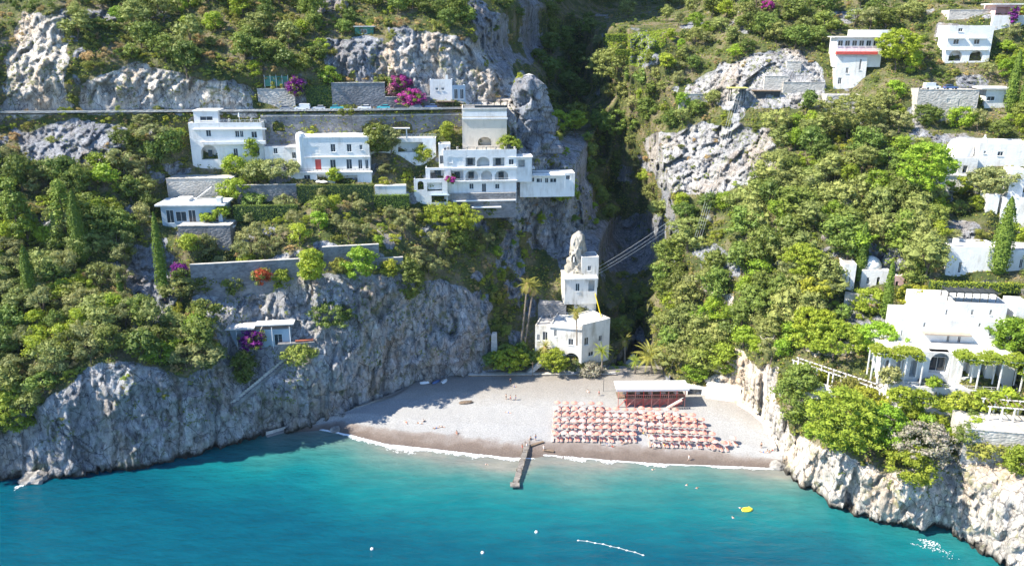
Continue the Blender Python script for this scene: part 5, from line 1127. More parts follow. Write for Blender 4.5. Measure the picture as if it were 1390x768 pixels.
pergola('pergola roofed with lime green vines left of the round arch of the large villa', 1180, 1252, 480, 512, 168.8, -1.8, 3.2, 'lime', 4)
pergola('pergola roofed with lime green vines right of the round arch of the large villa', 1294, 1388, 488, 522, 165.8, -2.2, 3.2, 'lime', 4)
pergola('white garden pergola of bare posts along the cliff edge below the garden', 1074, 1200, 489, 508, 183, -17, 2.2, None, 8)
pergola('bare white pergola over bright shrubs at the lower right edge', 1336, 1408, 552, 584, 153.5, -2, 4, None, 5)
stone_wall(1080, 1200, 509, 516, 'long low white garden wall under the bare post pergola', M_WHITE, Y=181.5, tilt=-17, depth=1)
stone_wall(1304, 1412, 582, 622, 'rough grey stone terrace wall below the right edge pergola', M_PALESTONE, Y=149.5, tilt=-3, depth=9)
stone_wall(1192, 1305, 556, 572, 'pale broken garden wall above the sea cliff below the large villa', M_PALESTONE, Y=163, tilt=-3, depth=3)
# chapel
Y = 203; ch = house('small_chapel', 'small white chapel with a rounded roof between two cypresses', 1170, 400, Y, 'chapel')
F = block(ch, 'wall', 1141, 1158, 358, 396, Y, -.5, 6, op=[(1147, 380, 3, 10, 'w'), (1153, 381, 3, 10, 'w')], par=.3); F2 = block(ch, 'nave', 1166, 1204, 366, 400, Y + .6, -1, 7, op=[(1178, 381, 5, 9, 'w'), (1192, 382, 6, 12, 'A')], par=0, roof=M_PALEROOF)
MB().lathe(F2.at(2.8, F2.H - .1, 3.2), [(2.9, 0), (2.7, 1.1), (2.0, 2.2), (1.0, 2.9), (.1, 3.1)], 16).build('dome', M_WHITE, ch, smooth=True); F3 = block(ch, 'porch', 1202, 1224, 374, 402, Y - .4, -.4, 5, M_PINK, [(1208, 389, 6, 14, 'o'), (1217, 389, 6, 14, 'o')], par=.2, roof=M_PALEROOF)
stone_wall(1144, 1200, 400, 420, 'sloping pale garden wall under the chapel', M_PALESTONE, Y=198.5, tilt=-4, depth=3)
# ruin walls and cable station on the crag
stone_wall(1066, 1086, 84, 106, 'square white ruined hut on the upper right crag', M_PALESTONE, Y=273, tilt=-.6, depth=4, name='ruined_hut', cat='ruin', ops=[(1076, 98, 6, 9, 'p')])
stone_wall(1036, 1068, 104, 128, 'broken white wall left of the ruined hut', M_PALESTONE, Y=270, tilt=-1, depth=2); stone_wall(922, 962, 128, 137, 'pale ruined wall on the crag edge left of the cable station', M_PALESTONE, depth=1)
stone_wall(1062, 1118, 112, 128, 'pale terrace wall between the ruined hut and the red trimmed house', M_PALESTONE, Y=268.5, tilt=-1, depth=3)
cs = house('cable_station', 'dark cable hoist shed with a yellow canopy on the pale crag', 1030, 134, 268, 'shed'); F = block(cs, 'wall', 1026, 1058, 124, 136, 268.5, -.5, 4, M_DARK, [(1045, 131, 12, 6, 'o')], par=0); slab(cs, F, 1022, 1060, 123, .2, .9, M_WOOD, 'roof_slab', back=4)
F = Face(990, 1012, 136, 122, 267.5); [MB().box(F.at(x, 1.6, y), (.25, .25, 4.2), ax=F.d).build('hoist_post', M_DARK, cs) for x in (.4, F.W - .4) for y in (0, 2.5)]; MB().box(F.at(F.W / 2, 3.8, 1.2), (F.W + 1, 4, .2), ax=F.d).build('hoist_canopy', mat('pale_yellow', (.6, .55, .15), .7, .2), cs)
def cable(label, a, c, sag, r=.075):
    b = MB(); pts = [a.lerp(c, i / 16) - Vector((0, 0, sag * 4 * (i / 16) * (1 - i / 16))) for i in range(17)]; b.tube(pts, r, 4); top('cable', b, mat('steel_cable', (.45, .47, .47), .4, .1), label, 'cable', 'hoist cables over the gorge')
cT = P(1000, 128, 267.5)
for i, (dx, lab) in enumerate(((-.9, 'left'), (-.1, 'second from left'), (.7, 'third from left'), (1.5, 'right'))):
    cable(lab + ' steep hoist cable dropping from the yellow canopy to the beach trees', cT + Vector((dx, 0, 0)), P(943 + i * 3, 322, 240) , 1.2, .04)
for i, (y0, y1) in enumerate(((362, 293), (367, 299), (371, 304))):
    cable(['upper', 'middle', 'lower'][i] + ' slanting cable between the mill tower and the right slope', P(813, y0, 240.5), P(918, y1, 247), .5, .045)

hedge(822, 880, 47, 56, 'dark hedge row on the grassy terrace at the edge of the gorge', None, 0, leaf='bright'); hedge(835, 886, 68, 75, 'lower hedge row on the grassy terrace at the edge of the gorge', None, 0, leaf='bright')
# ================================================================ SINGLE PLANTS
M_FLOWER = {n: mat(n + '_flowers', c, .6, scale=2.0, col2=c2, transl=.35, spec=.1) for n, c, c2 in (
    ('magenta', (.55, .05, .38), (.30, .08, .16)), ('purple', (.26, .02, .30), (.12, .04, .12)), ('red', (.56, .05, .04), (.22, .12, .03)), ('pink', (.70, .30, .36), (.40, .25, .20)), ('mauve', (.48, .40, .36), (.22, .25, .12)))}
def big_bush(px, yb, w, h, leaf, label, name='garden_bush', cat='bush', m=None, group=None, trunk=False, p=None, dens=1.0, z0=0.0, lsz=.26, mix=False):
    p = Vector(ground(px, yb)[0]) if p is None else p
    s = (p - Vector((0, 0, CAM_H))).length / FPX; W, H = w * s, h * s * 1.08
    r = empty(name, p - Vector((0, 0, .3)), label, cat, group); zt = H * .28 if trunk else z0
    n = int(min(170, max(12, 12 + W * H * 1.0))); lv = int(min(6500, 38 * n * dens)); rf = min(1.0, max(.42, 4.5 / min(W, H)))
    V, F = crown_geo(int(px * 13 + yb), W, H - zt, zt, n, lv, lsz, ragged=.5, rf=rf)
    link('crown', poly_mesh('crown', V, F, m or M_LEAF[leaf]), r)
    if mix: V, F = crown_geo(int(px * 7 + yb), W * 1.12, (H - zt) * 1.02, zt - .2, max(8, n // 2), lv // 2, lsz, ragged=.8, rf=rf * .8); link('leaves', poly_mesh('leaves', V, F, M_LEAF['oak']), r)
    if trunk: link('trunk', trunk_mesh('trunk', int(px), H * .85, .2, W * .3, M_BARK, zt=.35), r)
    return r
for a in [(543,114,26,17,'magenta','smaller upper mound of magenta bougainvillea above the road'), (558,143,36,24,'magenta','large vivid magenta bougainvillea spilling over the road wall'), (534,130,20,20,'pink','pale pink blossom bush between the two magenta bougainvilleas'),
          (402,126,20,24,'purple','dark magenta bougainvillea beside the green netting above the road'), (357,382,22,21,'red','red flowering bush on the long stone terrace wall'), (246,380,20,24,'purple','purple flowering bush right of the tall left cypress'),
          (344,472,32,26,'purple','purple bougainvillea hanging under the cliff cabin roof'), (611,246,14,9,'magenta','small pink flower mound on the porch of the arcade hotel'), (1374,30,8,22,'purple','purple flowering creeper on the pink house porch'),
          (1216,528,26,18,'pink','pink oleander in front of the vine pergola of the large villa'), (1041,14,18,11,'magenta','magenta bougainvillea high on the right hillside at the top edge'), (1262,540,44,24,'mauve','faded pink oleander hedge below the round arch')]:
    p = None
    if a[1] == 472: p = P(344, 474, 196)
    if a[1] == 246: p = F3.at(0, 0) if False else P(611, 247, 241)
    if a[1] == 143: p = P(558, 146, 257.5)
    if a[1] == 114: p = P(543, 120, 260.5)
    if a[1] == 382: p = P(357, 386, 203)
    if a[1] == 126: p = P(402, 130, 256.2)
    if a[1] == 30: p = P(1374, 34, 265.5)
    big_bush(a[0], a[1], a[2], a[3], None, a[5], 'flowering_bush', 'flowering bush', M_FLOWER[a[4]], p=p, dens=1.3, lsz=.22, mix=True)
for px, pz, Yb, w_, h_, lf, lab in [(1222,548,161,34,22,'lime','lime shrub at the left corner of the large villa front terrace'), (1250,550,160.5,30,18,'bright','green shrub in front of the large villa arch, left'), (1300,552,159.5,34,18,'mound','yellow shrub in front of the large villa arch, right'), (1335,554,158.5,36,22,'lime','lime shrub under the right vine pergola of the large villa'), (1365,556,158,30,26,'bright','green shrub at the right corner of the large villa front terrace'), (1268,524,166,18,12,'bright','potted green shrub beside the round arch of the large villa'), (1208,520,167,24,20,'olive','grey shrub under the left vine pergola of the large villa')]:
    big_bush(px, pz, w_, h_, lf, lab, 'garden_bush', 'bush', p=P(px, pz, Yb))
def cypress(px, yb, yt, w, label, leaf='cypress'):
    p = Vector(ground(px, yb)[0]); s = (p - Vector((0, 0, CAM_H))).length / FPX; H = (yb - yt) * s * 1.05; W = w * s
    rng = np.random.default_rng(int(px)); n = int(500 + H * W * 22); z = rng.uniform(0.02, 1, n); a = rng.uniform(0, 2 * math.pi, n)
    rad = W / 2 * np.minimum(1, (z * 7) ** .6) * (1 - z ** 2.2) ** .7 * (1 + .22 * fbm(np.cos(a) * 2 + px, np.sin(a) * 2, z * H * .5, 3, 4)) * rng.uniform(.8, 1.05, n)
    C = np.stack([np.cos(a) * rad, np.sin(a) * rad, z * H], 1); V, F = leaf_quads(C, np.stack([np.cos(a), np.sin(a), .35 + 0 * a], 1), .24, rng)
    r = empty('cypress_tree', p - Vector((0, 0, .3)), label, 'cypress', 'slender cypress trees'); link('crown', mesh_np('crown', V, F, M_LEAF[leaf]), r)
    MB().lathe((0, 0, -.5), [(.24, 0), (.2, H * .5), (.05, H * .95)], 6).build('trunk', M_BARK, r, world=False)
    cz = MB().lathe((0, 0, .6), [(W * .12, 0), (W * .33, H * .15), (W * .3, H * .5), (W * .12, H * .82), (.03, H * .93)], 8); cz.build('inner_twigs', M_LEAF[leaf], r, world=False)
for a in [(224,404,299,17,'tall slender cypress beside the purple flowering bush on the left slope'), (47,420,344,20,'cypress standing in olive trees near the left edge'), (113,356,270,24,'broad dark cypress in the middle of the left slope'), (166,410,372,10,'short cypress between the olives of the left slope'),
          (1165,382,308,17,'slim tall cypress left of the small chapel'), (1201,432,360,14,'slim cypress right of the small chapel porch'), (1354,372,284,26,'thick cypress in front of the upper white block'), (1370,152,86,15,'tall cypress beside the flat roofed house at the right edge'), (1388,152,92,12,'cypress cut by the right edge of the picture, top')]: cypress(*a)
def conifer(px, yb, yt, w, label):
    p = Vector(ground(px, yb)[0]); s = (p - Vector((0, 0, CAM_H))).length / FPX; H = (yb - yt) * s * 1.05; W = w * s
    V, F = crown_geo(int(px), W, H * .9, H * .12, 60, 3000, .28, cone=.8); r = empty('cedar_tree', p - Vector((0, 0, .3)), label, 'cedar'); link('crown', poly_mesh('crown', V, F, M_LEAF['pine']), r)
    MB().lathe((0, 0, -.5), [(.35, 0), (.25, H * .5), (.05, H * .98)], 7).build('trunk', M_BARK, r, world=False)
conifer(1218, 372, 292, 58, 'layered conical cedar right of the slim chapel cypress'); conifer(28, 330, 252, 44, 'conical bright conifer near the left edge'); conifer(92, 330, 255, 40, 'conical dark conifer behind the middle left cypress')
def palm(px, yb, px1, yt, w, label, n=38, droop=.9, rad=.26, Y=None, cat='palm', name='palm_tree', fan=False, leafk='palm'):
    p = Vector(ground(px, yb)[0]) if Y is None else P(px, yb, Y); t = P(px1, yt, p.y); s = (p - Vector((0, 0, CAM_H))).length / FPX; L = w * s / 2
    r = empty(name, p, label, cat); t = t - p; b = MB(); b.tube([(0, 0, -.6), tuple(t * .5 + Vector((.1, 0, 0))), tuple(t)], [rad * 1.25, rad, rad * .9], 8); b.build('trunk', M_PALMBARK, r, world=False)
    rng = random.Random(int(px)); fm = MB()
    for i in range(n):
        a = i * 2.399; el = rng.uniform(-.5, 1.25) if not fan else rng.uniform(-.9, 1.3); l = L * rng.uniform(.85, 1.12); pts = []; pos = Vector(t); 
        for k in range(6):
            pts.append(pos.copy()); e = el - droop * (k / 5) ** 1.3 * 1.2; pos = pos + Vector((math.cos(a) * math.cos(e), math.sin(a) * math.cos(e), math.sin(e))) * l / 5
        sd = Vector((-math.sin(a), math.cos(a), 0))
        for k in range(5):
            w0 = l * .16 * (1 - (k / 5) ** 2) * (.5 if k == 0 else 1); w1 = l * .16 * (1 - ((k + 1) / 5) ** 2) + .02; dn = Vector((0, 0, -.10 * l))
            for sg in (-1, 1):   # feathered: leaflets leave slits between them
                for q in range(3):
                    u0, u1 = q / 3, (q + .68) / 3; c0, c1 = pts[k].lerp(pts[k + 1], u0), pts[k].lerp(pts[k + 1], u1); ww = w0 + (w1 - w0) * u0
                    tip = c1 + sd * sg * ww + dn * (ww / (l * .16 + .01)) + (pts[k + 1] - pts[k]) * .3
                    fm.add([c0, c1, tip], [(0, 1, 2)])
    fm.build('fronds', M_LEAF[leafk], r, world=False)
    if fan: MB().lathe((t.x, t.y, t.z - L * .8), [(.3, 0), (L * .28, L * .2), (L * .25, L * .7), (.2, L * .85)], 9).build('dead_fronds', M_LEAF['dry'], r, world=False)
palm(706, 474, 716, 384, 36, 'tall fan palm, left trunk of the pair left of the mill', fan=True, Y=231); palm(711, 472, 724, 390, 30, 'tall fan palm, right trunk of the pair left of the mill', fan=True, Y=232)
palm(783, 466, 782, 424, 26, 'palm rising in front of the mill tower', fan=True, Y=224, rad=.2); palm(848, 492, 848, 461, 24, 'small fan palm in the shade right of the mill', fan=True, Y=234)
palm(884, 511, 884, 484, 56, 'big feathery date palm behind the beach bar', 46, Y=224); palm(916, 512, 914, 492, 46, 'smaller date palm right of the big date palm', 40, Y=222); palm(817, 500, 817, 476, 32, 'bright green bushy palm right of the mill', 40, leafk='lime', Y=222.5)
palm(960, 512, 960, 492, 34, 'date palm right of the bar behind the white hut', 36, Y=221); palm(862, 508, 862, 490, 24, 'short bushy palm left of the big date palm', 30, Y=224, leafk='lime'); palm(742, 498, 740, 470, 26, 'fan palm in front of the mill left wing', fan=True, Y=226, rad=.2)
palm(1106, 452, 1106, 438, 26, 'spiky silver agave palm in the villa garden', 30, .3, leafk='olive'); palm(1290, 556, 1290, 536, 22, 'spiky palm above the sea cliff below the large villa', 26, .5, leafk='bush')
for a in [(692,514,58,44,'bright','round bright green tree at the back of the beach, left of the mill',1), (752,516,42,44,'lime','yellow green bushy tree in front of the mill door',1), (800,512,40,20,'mauve','low straggly bush between the mill and the beach',0), (845,512,60,16,'lime','low lime green hedge bank left of the big date palm',0), (725,500,30,26,'oak','dark bush between the round tree and the mill',0),
          (945,514,36,22,'bright','bush right of the date palms at the beach edge',0), (980,505,44,40,'mound','tall yellow green bush above the white beach wall',0), (757,188,34,36,'bright','bright tree on the tip of the spur beside the rock pinnacle',1), (781,186,30,34,'bright','second bright tree at the edge of the gorge',1), (690,206,34,22,'mound','bush at the foot of the rock pinnacle',0), (707,148,20,44,'mound','shrubs climbing the left side of the rock pinnacle',0),
          (1080,578,62,84,'oak','dark dense bush at the left end of the pale sea cliff top',0), (1140,608,100,78,'lime','large lime green bush spilling over the pale sea cliff',0), (1195,606,70,54,'bright','broad green bush right of the lime green bush',0), (1250,622,84,44,'mauve','greyish flowering shrub mass above the sea cliff',0), (1236,648,70,34,'lime','lime creeper hanging over the sea cliff face',0), (1172,560,50,34,'mound','yellow shrub under the bare post pergola',0),
          (1130,492,90,52,'lime','big lime green tree mass left of the large villa',1), (1100,470,60,50,'bright','tall garden tree above the bare post pergola',1), (1190,475,70,34,'bright','green bushes left of the vine pergola',0), (1085,390,60,56,'lime','tall lime green tree on the slope left of the chapel',1), (1105,420,50,44,'mound','yellow green tree below the tall lime tree',1), (1180,425,44,32,'lime','lime shrub below the chapel',0), (1245,418,60,28,'mound','green shrub left of the upper floor of the large villa',0),
          (1375,500,60,60,'bright','loose green tree at the right edge beside the large villa',1), (1345,592,60,22,'lime','lime shrub inside the right edge pergola',0), (1382,640,40,30,'mound','mown green bank at the right edge',0), (1248,290,64,84,'bright','tall bright green tree left of the domed villa',1), (1300,262,30,20,'lime','lime shrub in front of the domed villa porch',0), (1345,262,60,30,'olive','grey shrubs in front of the domed villa',0), (1375,330,30,22,'lime','yellow shrub at the foot of the stepped house',0),
          (30,585,56,60,'mound','yellow green shrub on the lip of the left sea cliff',0), (610,312,90,36,'lime','lime green vine canopy below the arcade hotel',0), (488,380,50,46,'bright','bright double bush on the stone terrace wall over the cliff',0), (425,400,36,60,'bright','tall bright tree at the right end of the long terrace wall',1), (555,410,50,62,'oak','dark ivy mass hanging at the middle of the cliff lip',0), (450,440,64,30,'oak','dark shrub band on the shaded cliff face',0), (332,520,34,44,'oak','dark creeper hanging down the cliff below the cabin',0), (405,492,50,24,'bush','trailing plants under the planter terrace',0),
          (343,225,24,34,'lime','yellow green tree in front of the white villa',1), (318,234,34,22,'bright','green shrub at the foot of the white villa',0), (372,240,80,22,'olive','grey olive hedge between the villa and the towered house',0), (285,306,24,20,'lime','first small lime tree on the terrace of the blue house',1), (302,304,22,24,'lime','second small lime tree on the terrace of the blue house',1), (455,252,20,22,'bright','green tree in front of the towered house terrace',1), (320,270,44,26,'bright','round bush above the blue garden house roof',0), (515,225,44,54,'oak','dark tree between the towered house and the hotel',1), (530,215,34,40,'olive','grey tree left of the hotel',1), (575,222,22,26,'mound','shrub at the left corner of the hotel',0), (424,186,18,16,'mound','shrub on the road wall behind the towered house',0), (608,190,18,24,'mound','creeper hanging on the road wall left of the cream building',0),
          (280,396,26,26,'oak','dark creeper at the left end of the long stone terrace wall',0), (318,398,30,24,'bush','creeper on the long stone terrace wall left of the red bush',0), (385,394,26,30,'mound','creeper on the long stone terrace wall right of the red bush',0), (300,362,22,14,'olive','grey shrub on top of the long stone terrace wall, left',0), (335,360,24,14,'mound','green shrub on top of the long stone terrace wall, right',0),
          (462,372,22,22,'bush','shrub on the terrace wall left of the double bush',0), (530,374,24,22,'mound','creeper on the short coped wall above the cliff',0), (280,345,30,26,'olive','olive shrub in front of the dark wall of the blue house garden',0), (258,340,24,22,'mound','green shrub at the left of the blue house garden wall',0), (345,280,34,18,'oak','shrub on the terrace wall with the glass fence',0), (388,282,26,18,'olive','grey shrub right on the terrace wall with the glass fence',0),
          (1100,528,50,34,'mound','shrubs at the left end of the bare post pergola',0), (1150,545,44,30,'bush','scrub below the middle of the bare post pergola',0), (1330,620,44,26,'bush','scrub on the rough grey terrace wall at the right',0), (1372,610,34,22,'mound','shrub on the rough grey terrace wall at the right edge',0), (1255,168,40,22,'oak','bush at the left foot of the parking terrace',0), (1305,172,40,22,'bright','bush at the right foot of the parking terrace',0), (660,292,40,22,'oak','dark shrubs at the stone base of the hotel',0), (720,268,36,26,'mound','bush under the spur pavilion',0), (765,272,40,34,'bright','leafy bush right under the spur pavilion',0), (748,262,26,16,'dry','dry shrub under the spur pavilion',0),
          (470,156,26,10,'bush','plants along the foot of the tall stone wall',0), (1150,190,90,54,'holm','broad dusty holm oak below the red trimmed house',1), (1215,100,56,50,'bright','tree right of the red trimmed house',1), (835,125,80,54,'holm','broad holm oak at the sunlit edge of the gorge',1), (835,200,60,50,'oak','evergreen on the gorge edge below the grassy terrace',1)]:
    big_bush(a[0], a[1], a[2], a[3], a[4] if a[4] in M_LEAF else None, a[5], 'garden_tree' if a[6] else 'garden_bush', 'tree' if a[6] else 'bush', None if a[4] in M_LEAF else M_FLOWER[a[4]], trunk=bool(a[6]))

# ================================================================ VEHICLES
M_TYRE = mat('tyre_rubber', (.02, .02, .02), .9)
CARM = {n: mat(n + '_car_paint', c, .25, spec=.6) for n, c in (('white', (.75, .75, .75)), ('teal', (.05, .38, .42)), ('black', (.03, .03, .035)), ('grey', (.22, .23, .25)), ('blue', (.06, .11, .24)), ('silver', (.5, .51, .53)))}
M_LAMP = mat('lamp_glass', (.7, .7, .65), .1); M_TAIL = mat('tail_lamp', (.45, .02, .02), .3)
def car_geo(van=False):
    L, Wd = (4.9, 1.85) if van else (4.1, 1.7)
    prof = [(-L/2, .35), (-L/2 + .05, .95), (-L/2 + .25, 1.95 if van else 1.0), (L*.16, 1.98 if van else 1.05), (L*.36, 1.1 if van else .92), (L/2 - .08, .85), (L/2, .6), (L/2 - .02, .35)]
    b = MB(); n = len(prof); ins = lambda z: .06 if z < .9 else .14
    b.v = [(x, s * (Wd / 2 - ins(z)), z) for s in (-1, 1) for x, z in prof]; b.f = [tuple(range(n)), tuple(reversed(range(n, 2 * n)))] + [(i, n + i, n + (i + 1) % n, (i + 1) % n) for i in range(n)]
    body = b; g = MB()
    if van: cab = [(L*.17, 1.15), (L*.17, 1.75), (L*.2, 1.8), (L*.34, 1.17)]; roof = None
    else: cab = [(-L*.44, 1.0), (-L*.33, 1.36), (L*.05, 1.40), (L*.22, .98)]
    m = len(cab); wy = Wd / 2 - (.12 if van else .16)
    g.v = [(x, s * (wy + (.03 if van else -.12 * (z > 1.2))), z) for s in (-1, 1) for x, z in cab]; g.f = [tuple(range(m)), tuple(reversed(range(m, 2 * m)))] + [(i, m + i, m + (i + 1) % m, (i + 1) % m) for i in range(m)]
    rf = None
    if not van: rf = MB().box((-L*.14, 0, 1.42), (L*.40, Wd - .42, .06))
    wh = [MB() for _ in range(4)]
    for k, (x, y) in enumerate(((-L*.31, -1), (L*.31, -1), (-L*.31, 1), (L*.31, 1))): wh[k].tube([(x, y * (Wd / 2 - .2), .32), (x, y * (Wd / 2 + .01), .32)], .32, 10)
    hl = [MB().box((L/2 - .06, s * Wd * .34, .72), (.12, .3, .16)) for s in (-1, 1)]; tl = [MB().box((-L/2 + .02, s * Wd * .36, .8), (.08, .2, .25)) for s in (-1, 1)]
    return body, g, rf, wh, hl, tl
def car(p, rz, colr, label, van=False, cat='car'):
    body, g, rf, wh, hl, tl = CG[van]; r = empty('parked_van' if van else 'parked_car', p, label, 'van' if van else 'car', 'cars parked along the coast road' if p[1] > 200 and p[0] < 0 else None, rz)
    for nm, o, m in [('body', body, CARM[colr]), ('windows', g, M_GLASS), ('roof', rf, CARM[colr])] + [('wheel', w_, M_TYRE) for w_ in wh] + [('headlight', h, M_LAMP) for h in hl] + [('tail_light', t, M_TAIL) for t in tl]:
        if o: link(nm, CMESH.setdefault((id(o), m.name), o.mesh(nm, m)), r)
CG = {False: car_geo(), True: car_geo(True)}; CMESH = {}
def road_pt(px, off): 
    th = math.atan((px - PW / 2) / FPX / (CP + (PH / 2 - 152) / FPX * SP)); Yr = Y_ROAD(th) + off; return Vector((math.tan(th) * Yr, Yr, zr + .01))
for px, c_, van, lab in [(411,'white',True,'white van, leftmost of the vehicles on the coast road'), (433,'silver',False,'silver car right of the leftmost white van on the road'), (458,'teal',False,'teal car parked under the tall stone wall'), (495,'white',False,'white car between the two teal cars on the road'), (521,'teal',False,'teal car right of the white car, under the pink blossom'), (544,'black',False,'black car right of the second teal car'), (565,'grey',False,'grey car parked below the large magenta bougainvillea'), (585,'blue',False,'dark blue car, last before the cube house canopy'), (390,'grey',False,'grey car left of the leftmost white van')]:
    car(road_pt(px, 1.6), .06 + (math.pi if px % 2 else 0), c_, lab, van)
zt_ = FP.A.z + FP.H + .02
car(FP.at(FP.loc(1267, 122)[0], FP.H + .02, 1.7), .05, 'white', 'white van on the right hillside parking terrace', True); car(FP.at(FP.loc(1293, 122)[0], FP.H + .02, 1.7), .05, 'blue', 'dark blue car on the right hillside parking terrace')
def scooter(p, label):
    r = empty('motor_scooter', p, label, 'scooter', None, .2)
    for x in (-.6, .6): MB().tube([(x, -.05, .22), (x, .05, .22)], .22, 10).build('wheel', M_TYRE, r, world=False)
    MB().box((0, 0, .38), (.9, .28, .16)).box((-.35, 0, .6), (.6, .3, .3)).build('body', CARM['black'], r, world=False); MB().box((-.3, 0, .8), (.65, .26, .1)).build('seat', M_TYRE, r, world=False); MB().tube([(.6, 0, .25), (.42, 0, 1.0)], .05).tube([(.42, -.3, 1.0), (.42, .3, 1.0)], .025).build('handlebar', M_DARK, r, world=False)
scooter(road_pt(476, 1.5), 'dark scooter between the teal car and the white car'); scooter(FP.at(FP.loc(1253, 122)[0], FP.H, 1.5), 'dark scooter left of the white van on the parking terrace')
scooter(road_pt(602, 1.5), 'dark scooter at the right end of the parked cars')

# ================================================================ BEACH
M_CORAL = mat('coral_canvas', (.73, .32, .25), .8, .15, 1.0, transl=.15, rnd=.12); M_PALEC = mat('pale_pink_canvas', (.76, .52, .45), .8, .1, 1.0, transl=.2, rnd=.08)
# bar on stilts
Y = 209.5; bar = house('beach_bar', 'red two level beach bar under a long flat white canopy', 884, 553, Y, 'beach bar'); F = Face(838, 930, 553, 529, Y, Y - .6); zb_ = F.A.z
F.A = on_beach(838, 553).copy(); B_ = on_beach(930, 552); dd = Vector((B_.x - F.A.x, B_.y - F.A.y, 0)); F.W = dd.length; F.d = dd / F.W; F.n = Vector((-F.d.y, F.d.x, 0)); F.H = F.loc(838, 527)[1]
dep = 3.9; h2 = F.H * .48
MB().box(F.at(F.W / 2, F.H + .1, dep / 2 - .3), (F.W + 1.2, dep + 1.6, .35), ax=F.d).build('canopy', M_FRAME, bar); MB().box(F.at(F.W / 2, F.H - .15, -1.0), (F.W + 1.2, .08, .55), ax=F.d).build('canopy_valance', M_FRAME, bar)
MB().box(F.at(F.W / 2, h2, dep / 2), (F.W, dep, .25), ax=F.d).build('deck', M_WOOD, bar); MB().box(F.at(F.W * .55, (h2 + F.H) / 2, dep - .2), (F.W * .8, .15, (F.H - h2) * .8), ax=F.d).build('rear_wall', mat('faded_red_timber', (.68, .36, .30), .8, .35, 1.5), bar); MB().box(F.at(F.W * .55, h2 / 2, dep * .35), (F.W * .85, .15, h2 - .3), ax=F.d).build('lower_wall', mat('dark_red_paint', (.60, .24, .19), .8, .35), bar)
for i in range(9):
    x = .2 + (F.W - .4) * i / 8
    MB().box(F.at(x, F.H / 2 - .3, .1), (.2, .2, F.H + .5), ax=F.d).build('post', M_RED if i % 2 else M_CORAL, bar)
    if i < 8:
        x1 = .2 + (F.W - .4) * (i + 1) / 8; m_ = M_CORAL if i in (1, 4) else M_RED
        MB().tube([F.at(x, .1, .06), F.at(x1, h2 - .1, .06)], .09, 5).build('brace', m_, bar)
        b = MB(); b.box(F.at((x + x1) / 2, h2 + 1.0, .05), (x1 - x - .1, .1, .12), ax=F.d); [b.box(F.at(x + (x1 - x) * q, h2 + .5, .05), (.07, .07, 1.0), ax=F.d) for q in (.25, .5, .75)]; b.build('railing', M_CORAL, bar)
b = MB(); [b.box(F.at(F.W * .70 + i * .42, .15 + i * h2 / 11, -1.3), (.42, 1.2, .14), ax=F.d) for i in range(11)]; b.build('stair', M_PALEC, bar)
b = MB(); b.tube([F.at(F.W * .70, 1.0, -1.9), F.at(F.W * .70 + 4.5, h2 + 1.0, -1.9)], .07, 5); b.build('stair_rail', M_FRAME, bar)
for i in range(5): MB().box(F.at(2.2 + i * 3.6, h2 + .85, 1.6), (1.3, .9, .08), ax=F.d).box(F.at(2.2 + i * 3.6, h2 + .45, 1.6), (.1, .1, .75), ax=F.d).build('table', M_FRAME, bar)
# hut and white wall at its right
Fh = None
hut = house('beach_hut', 'small white hut with a dark opening right of the beach bar', 948, 543, 210, 'hut'); Fh = block(hut, 'wall', 932, 958, 526, 544, 210.5, -.4, 4, op=[(943, 534, 20, 11, 'o')], par=.1, roof=M_PALEROOF, skirt=2)
stone_wall(957, 1004, 522, 547, 'bright white beach wall joining the hut to the pale cliff', M_WHITE, Y=208.3, tilt=-3.4, depth=3)
bb = house('white_base_wall', 'long low pale wall at the foot of the right cliff along the beach', 1030, 570, 203, 'wall'); pts = [(1002,549),(1020,560),(1036,574),(1046,592),(1052,612)]; q = [on_beach(*t) for t in pts]
b = MB(); [b.box((q[i] + q[i + 1]) / 2 + Vector((0, 0, .2)), ((q[i + 1] - q[i]).length + .3, .8, 1.4), ax=Vector((q[i + 1].x - q[i].x, q[i + 1].y - q[i].y, 0)).normalized()) for i in range(4)]; b.build('masonry', M_PALESTONE, bb)
# parasols and sunbeds
def sunbed_meshes():
    f, c, l = MB(), MB(), MB()
    f.box((0, -.3, .30), (.66, 1.4, .06)); f.box((0, .62, .50), (.66, .62, .06), ay=(0, .83, .55)); c.box((0, -.3, .36), (.58, 1.34, .07)); c.box((0, .60, .565), (.58, .6, .07), ay=(0, .83, .55))
    legs = [MB().box((x, y, .13), (.06, .06, .28)) for x in (-.28, .28) for y in (-.85, .32)]
    return f.mesh('frame', M_FRAME), {'coral': c.mesh('mattress', M_CORAL), 'pale': c.mesh('mattress', M_PALEC)}, [g.mesh('leg', M_FRAME) for g in legs]
BED = sunbed_meshes()
def parasol_meshes():
    n = 8; v = [(0, 0, 2.45)]; f = []
    for k in range(n):
        a = 2 * math.pi * k / n; v.append((math.cos(a) * .93, math.sin(a) * .93, 2.02))
    for k in range(n): f.append((0, 1 + k, 1 + (k + 1) % n))
    m0 = len(v); v += [(x, y, z - .14) for x, y, z in v[1:n + 1]]
    for k in range(n): f.append((1 + k, m0 + k, m0 + (k + 1) % n, 1 + (k + 1) % n))
    c = MB(); c.v = v; c.f = f
    return {'coral': c.mesh('canopy', M_CORAL), 'pale': c.mesh('canopy', M_PALEC)}, MB().tube([(0, 0, -.3), (0, 0, 2.5)], .035, 6).mesh('pole', M_FRAME)
PAR = parasol_meshes(); brng = random.Random(3); nth = lambda i: ['first', 'second', 'third', 'fourth', 'fifth', 'sixth', 'seventh', 'eighth', 'ninth', 'tenth', 'eleventh', 'twelfth', 'thirteenth', 'fourteenth'][i]
SPOT = []; BATH = []
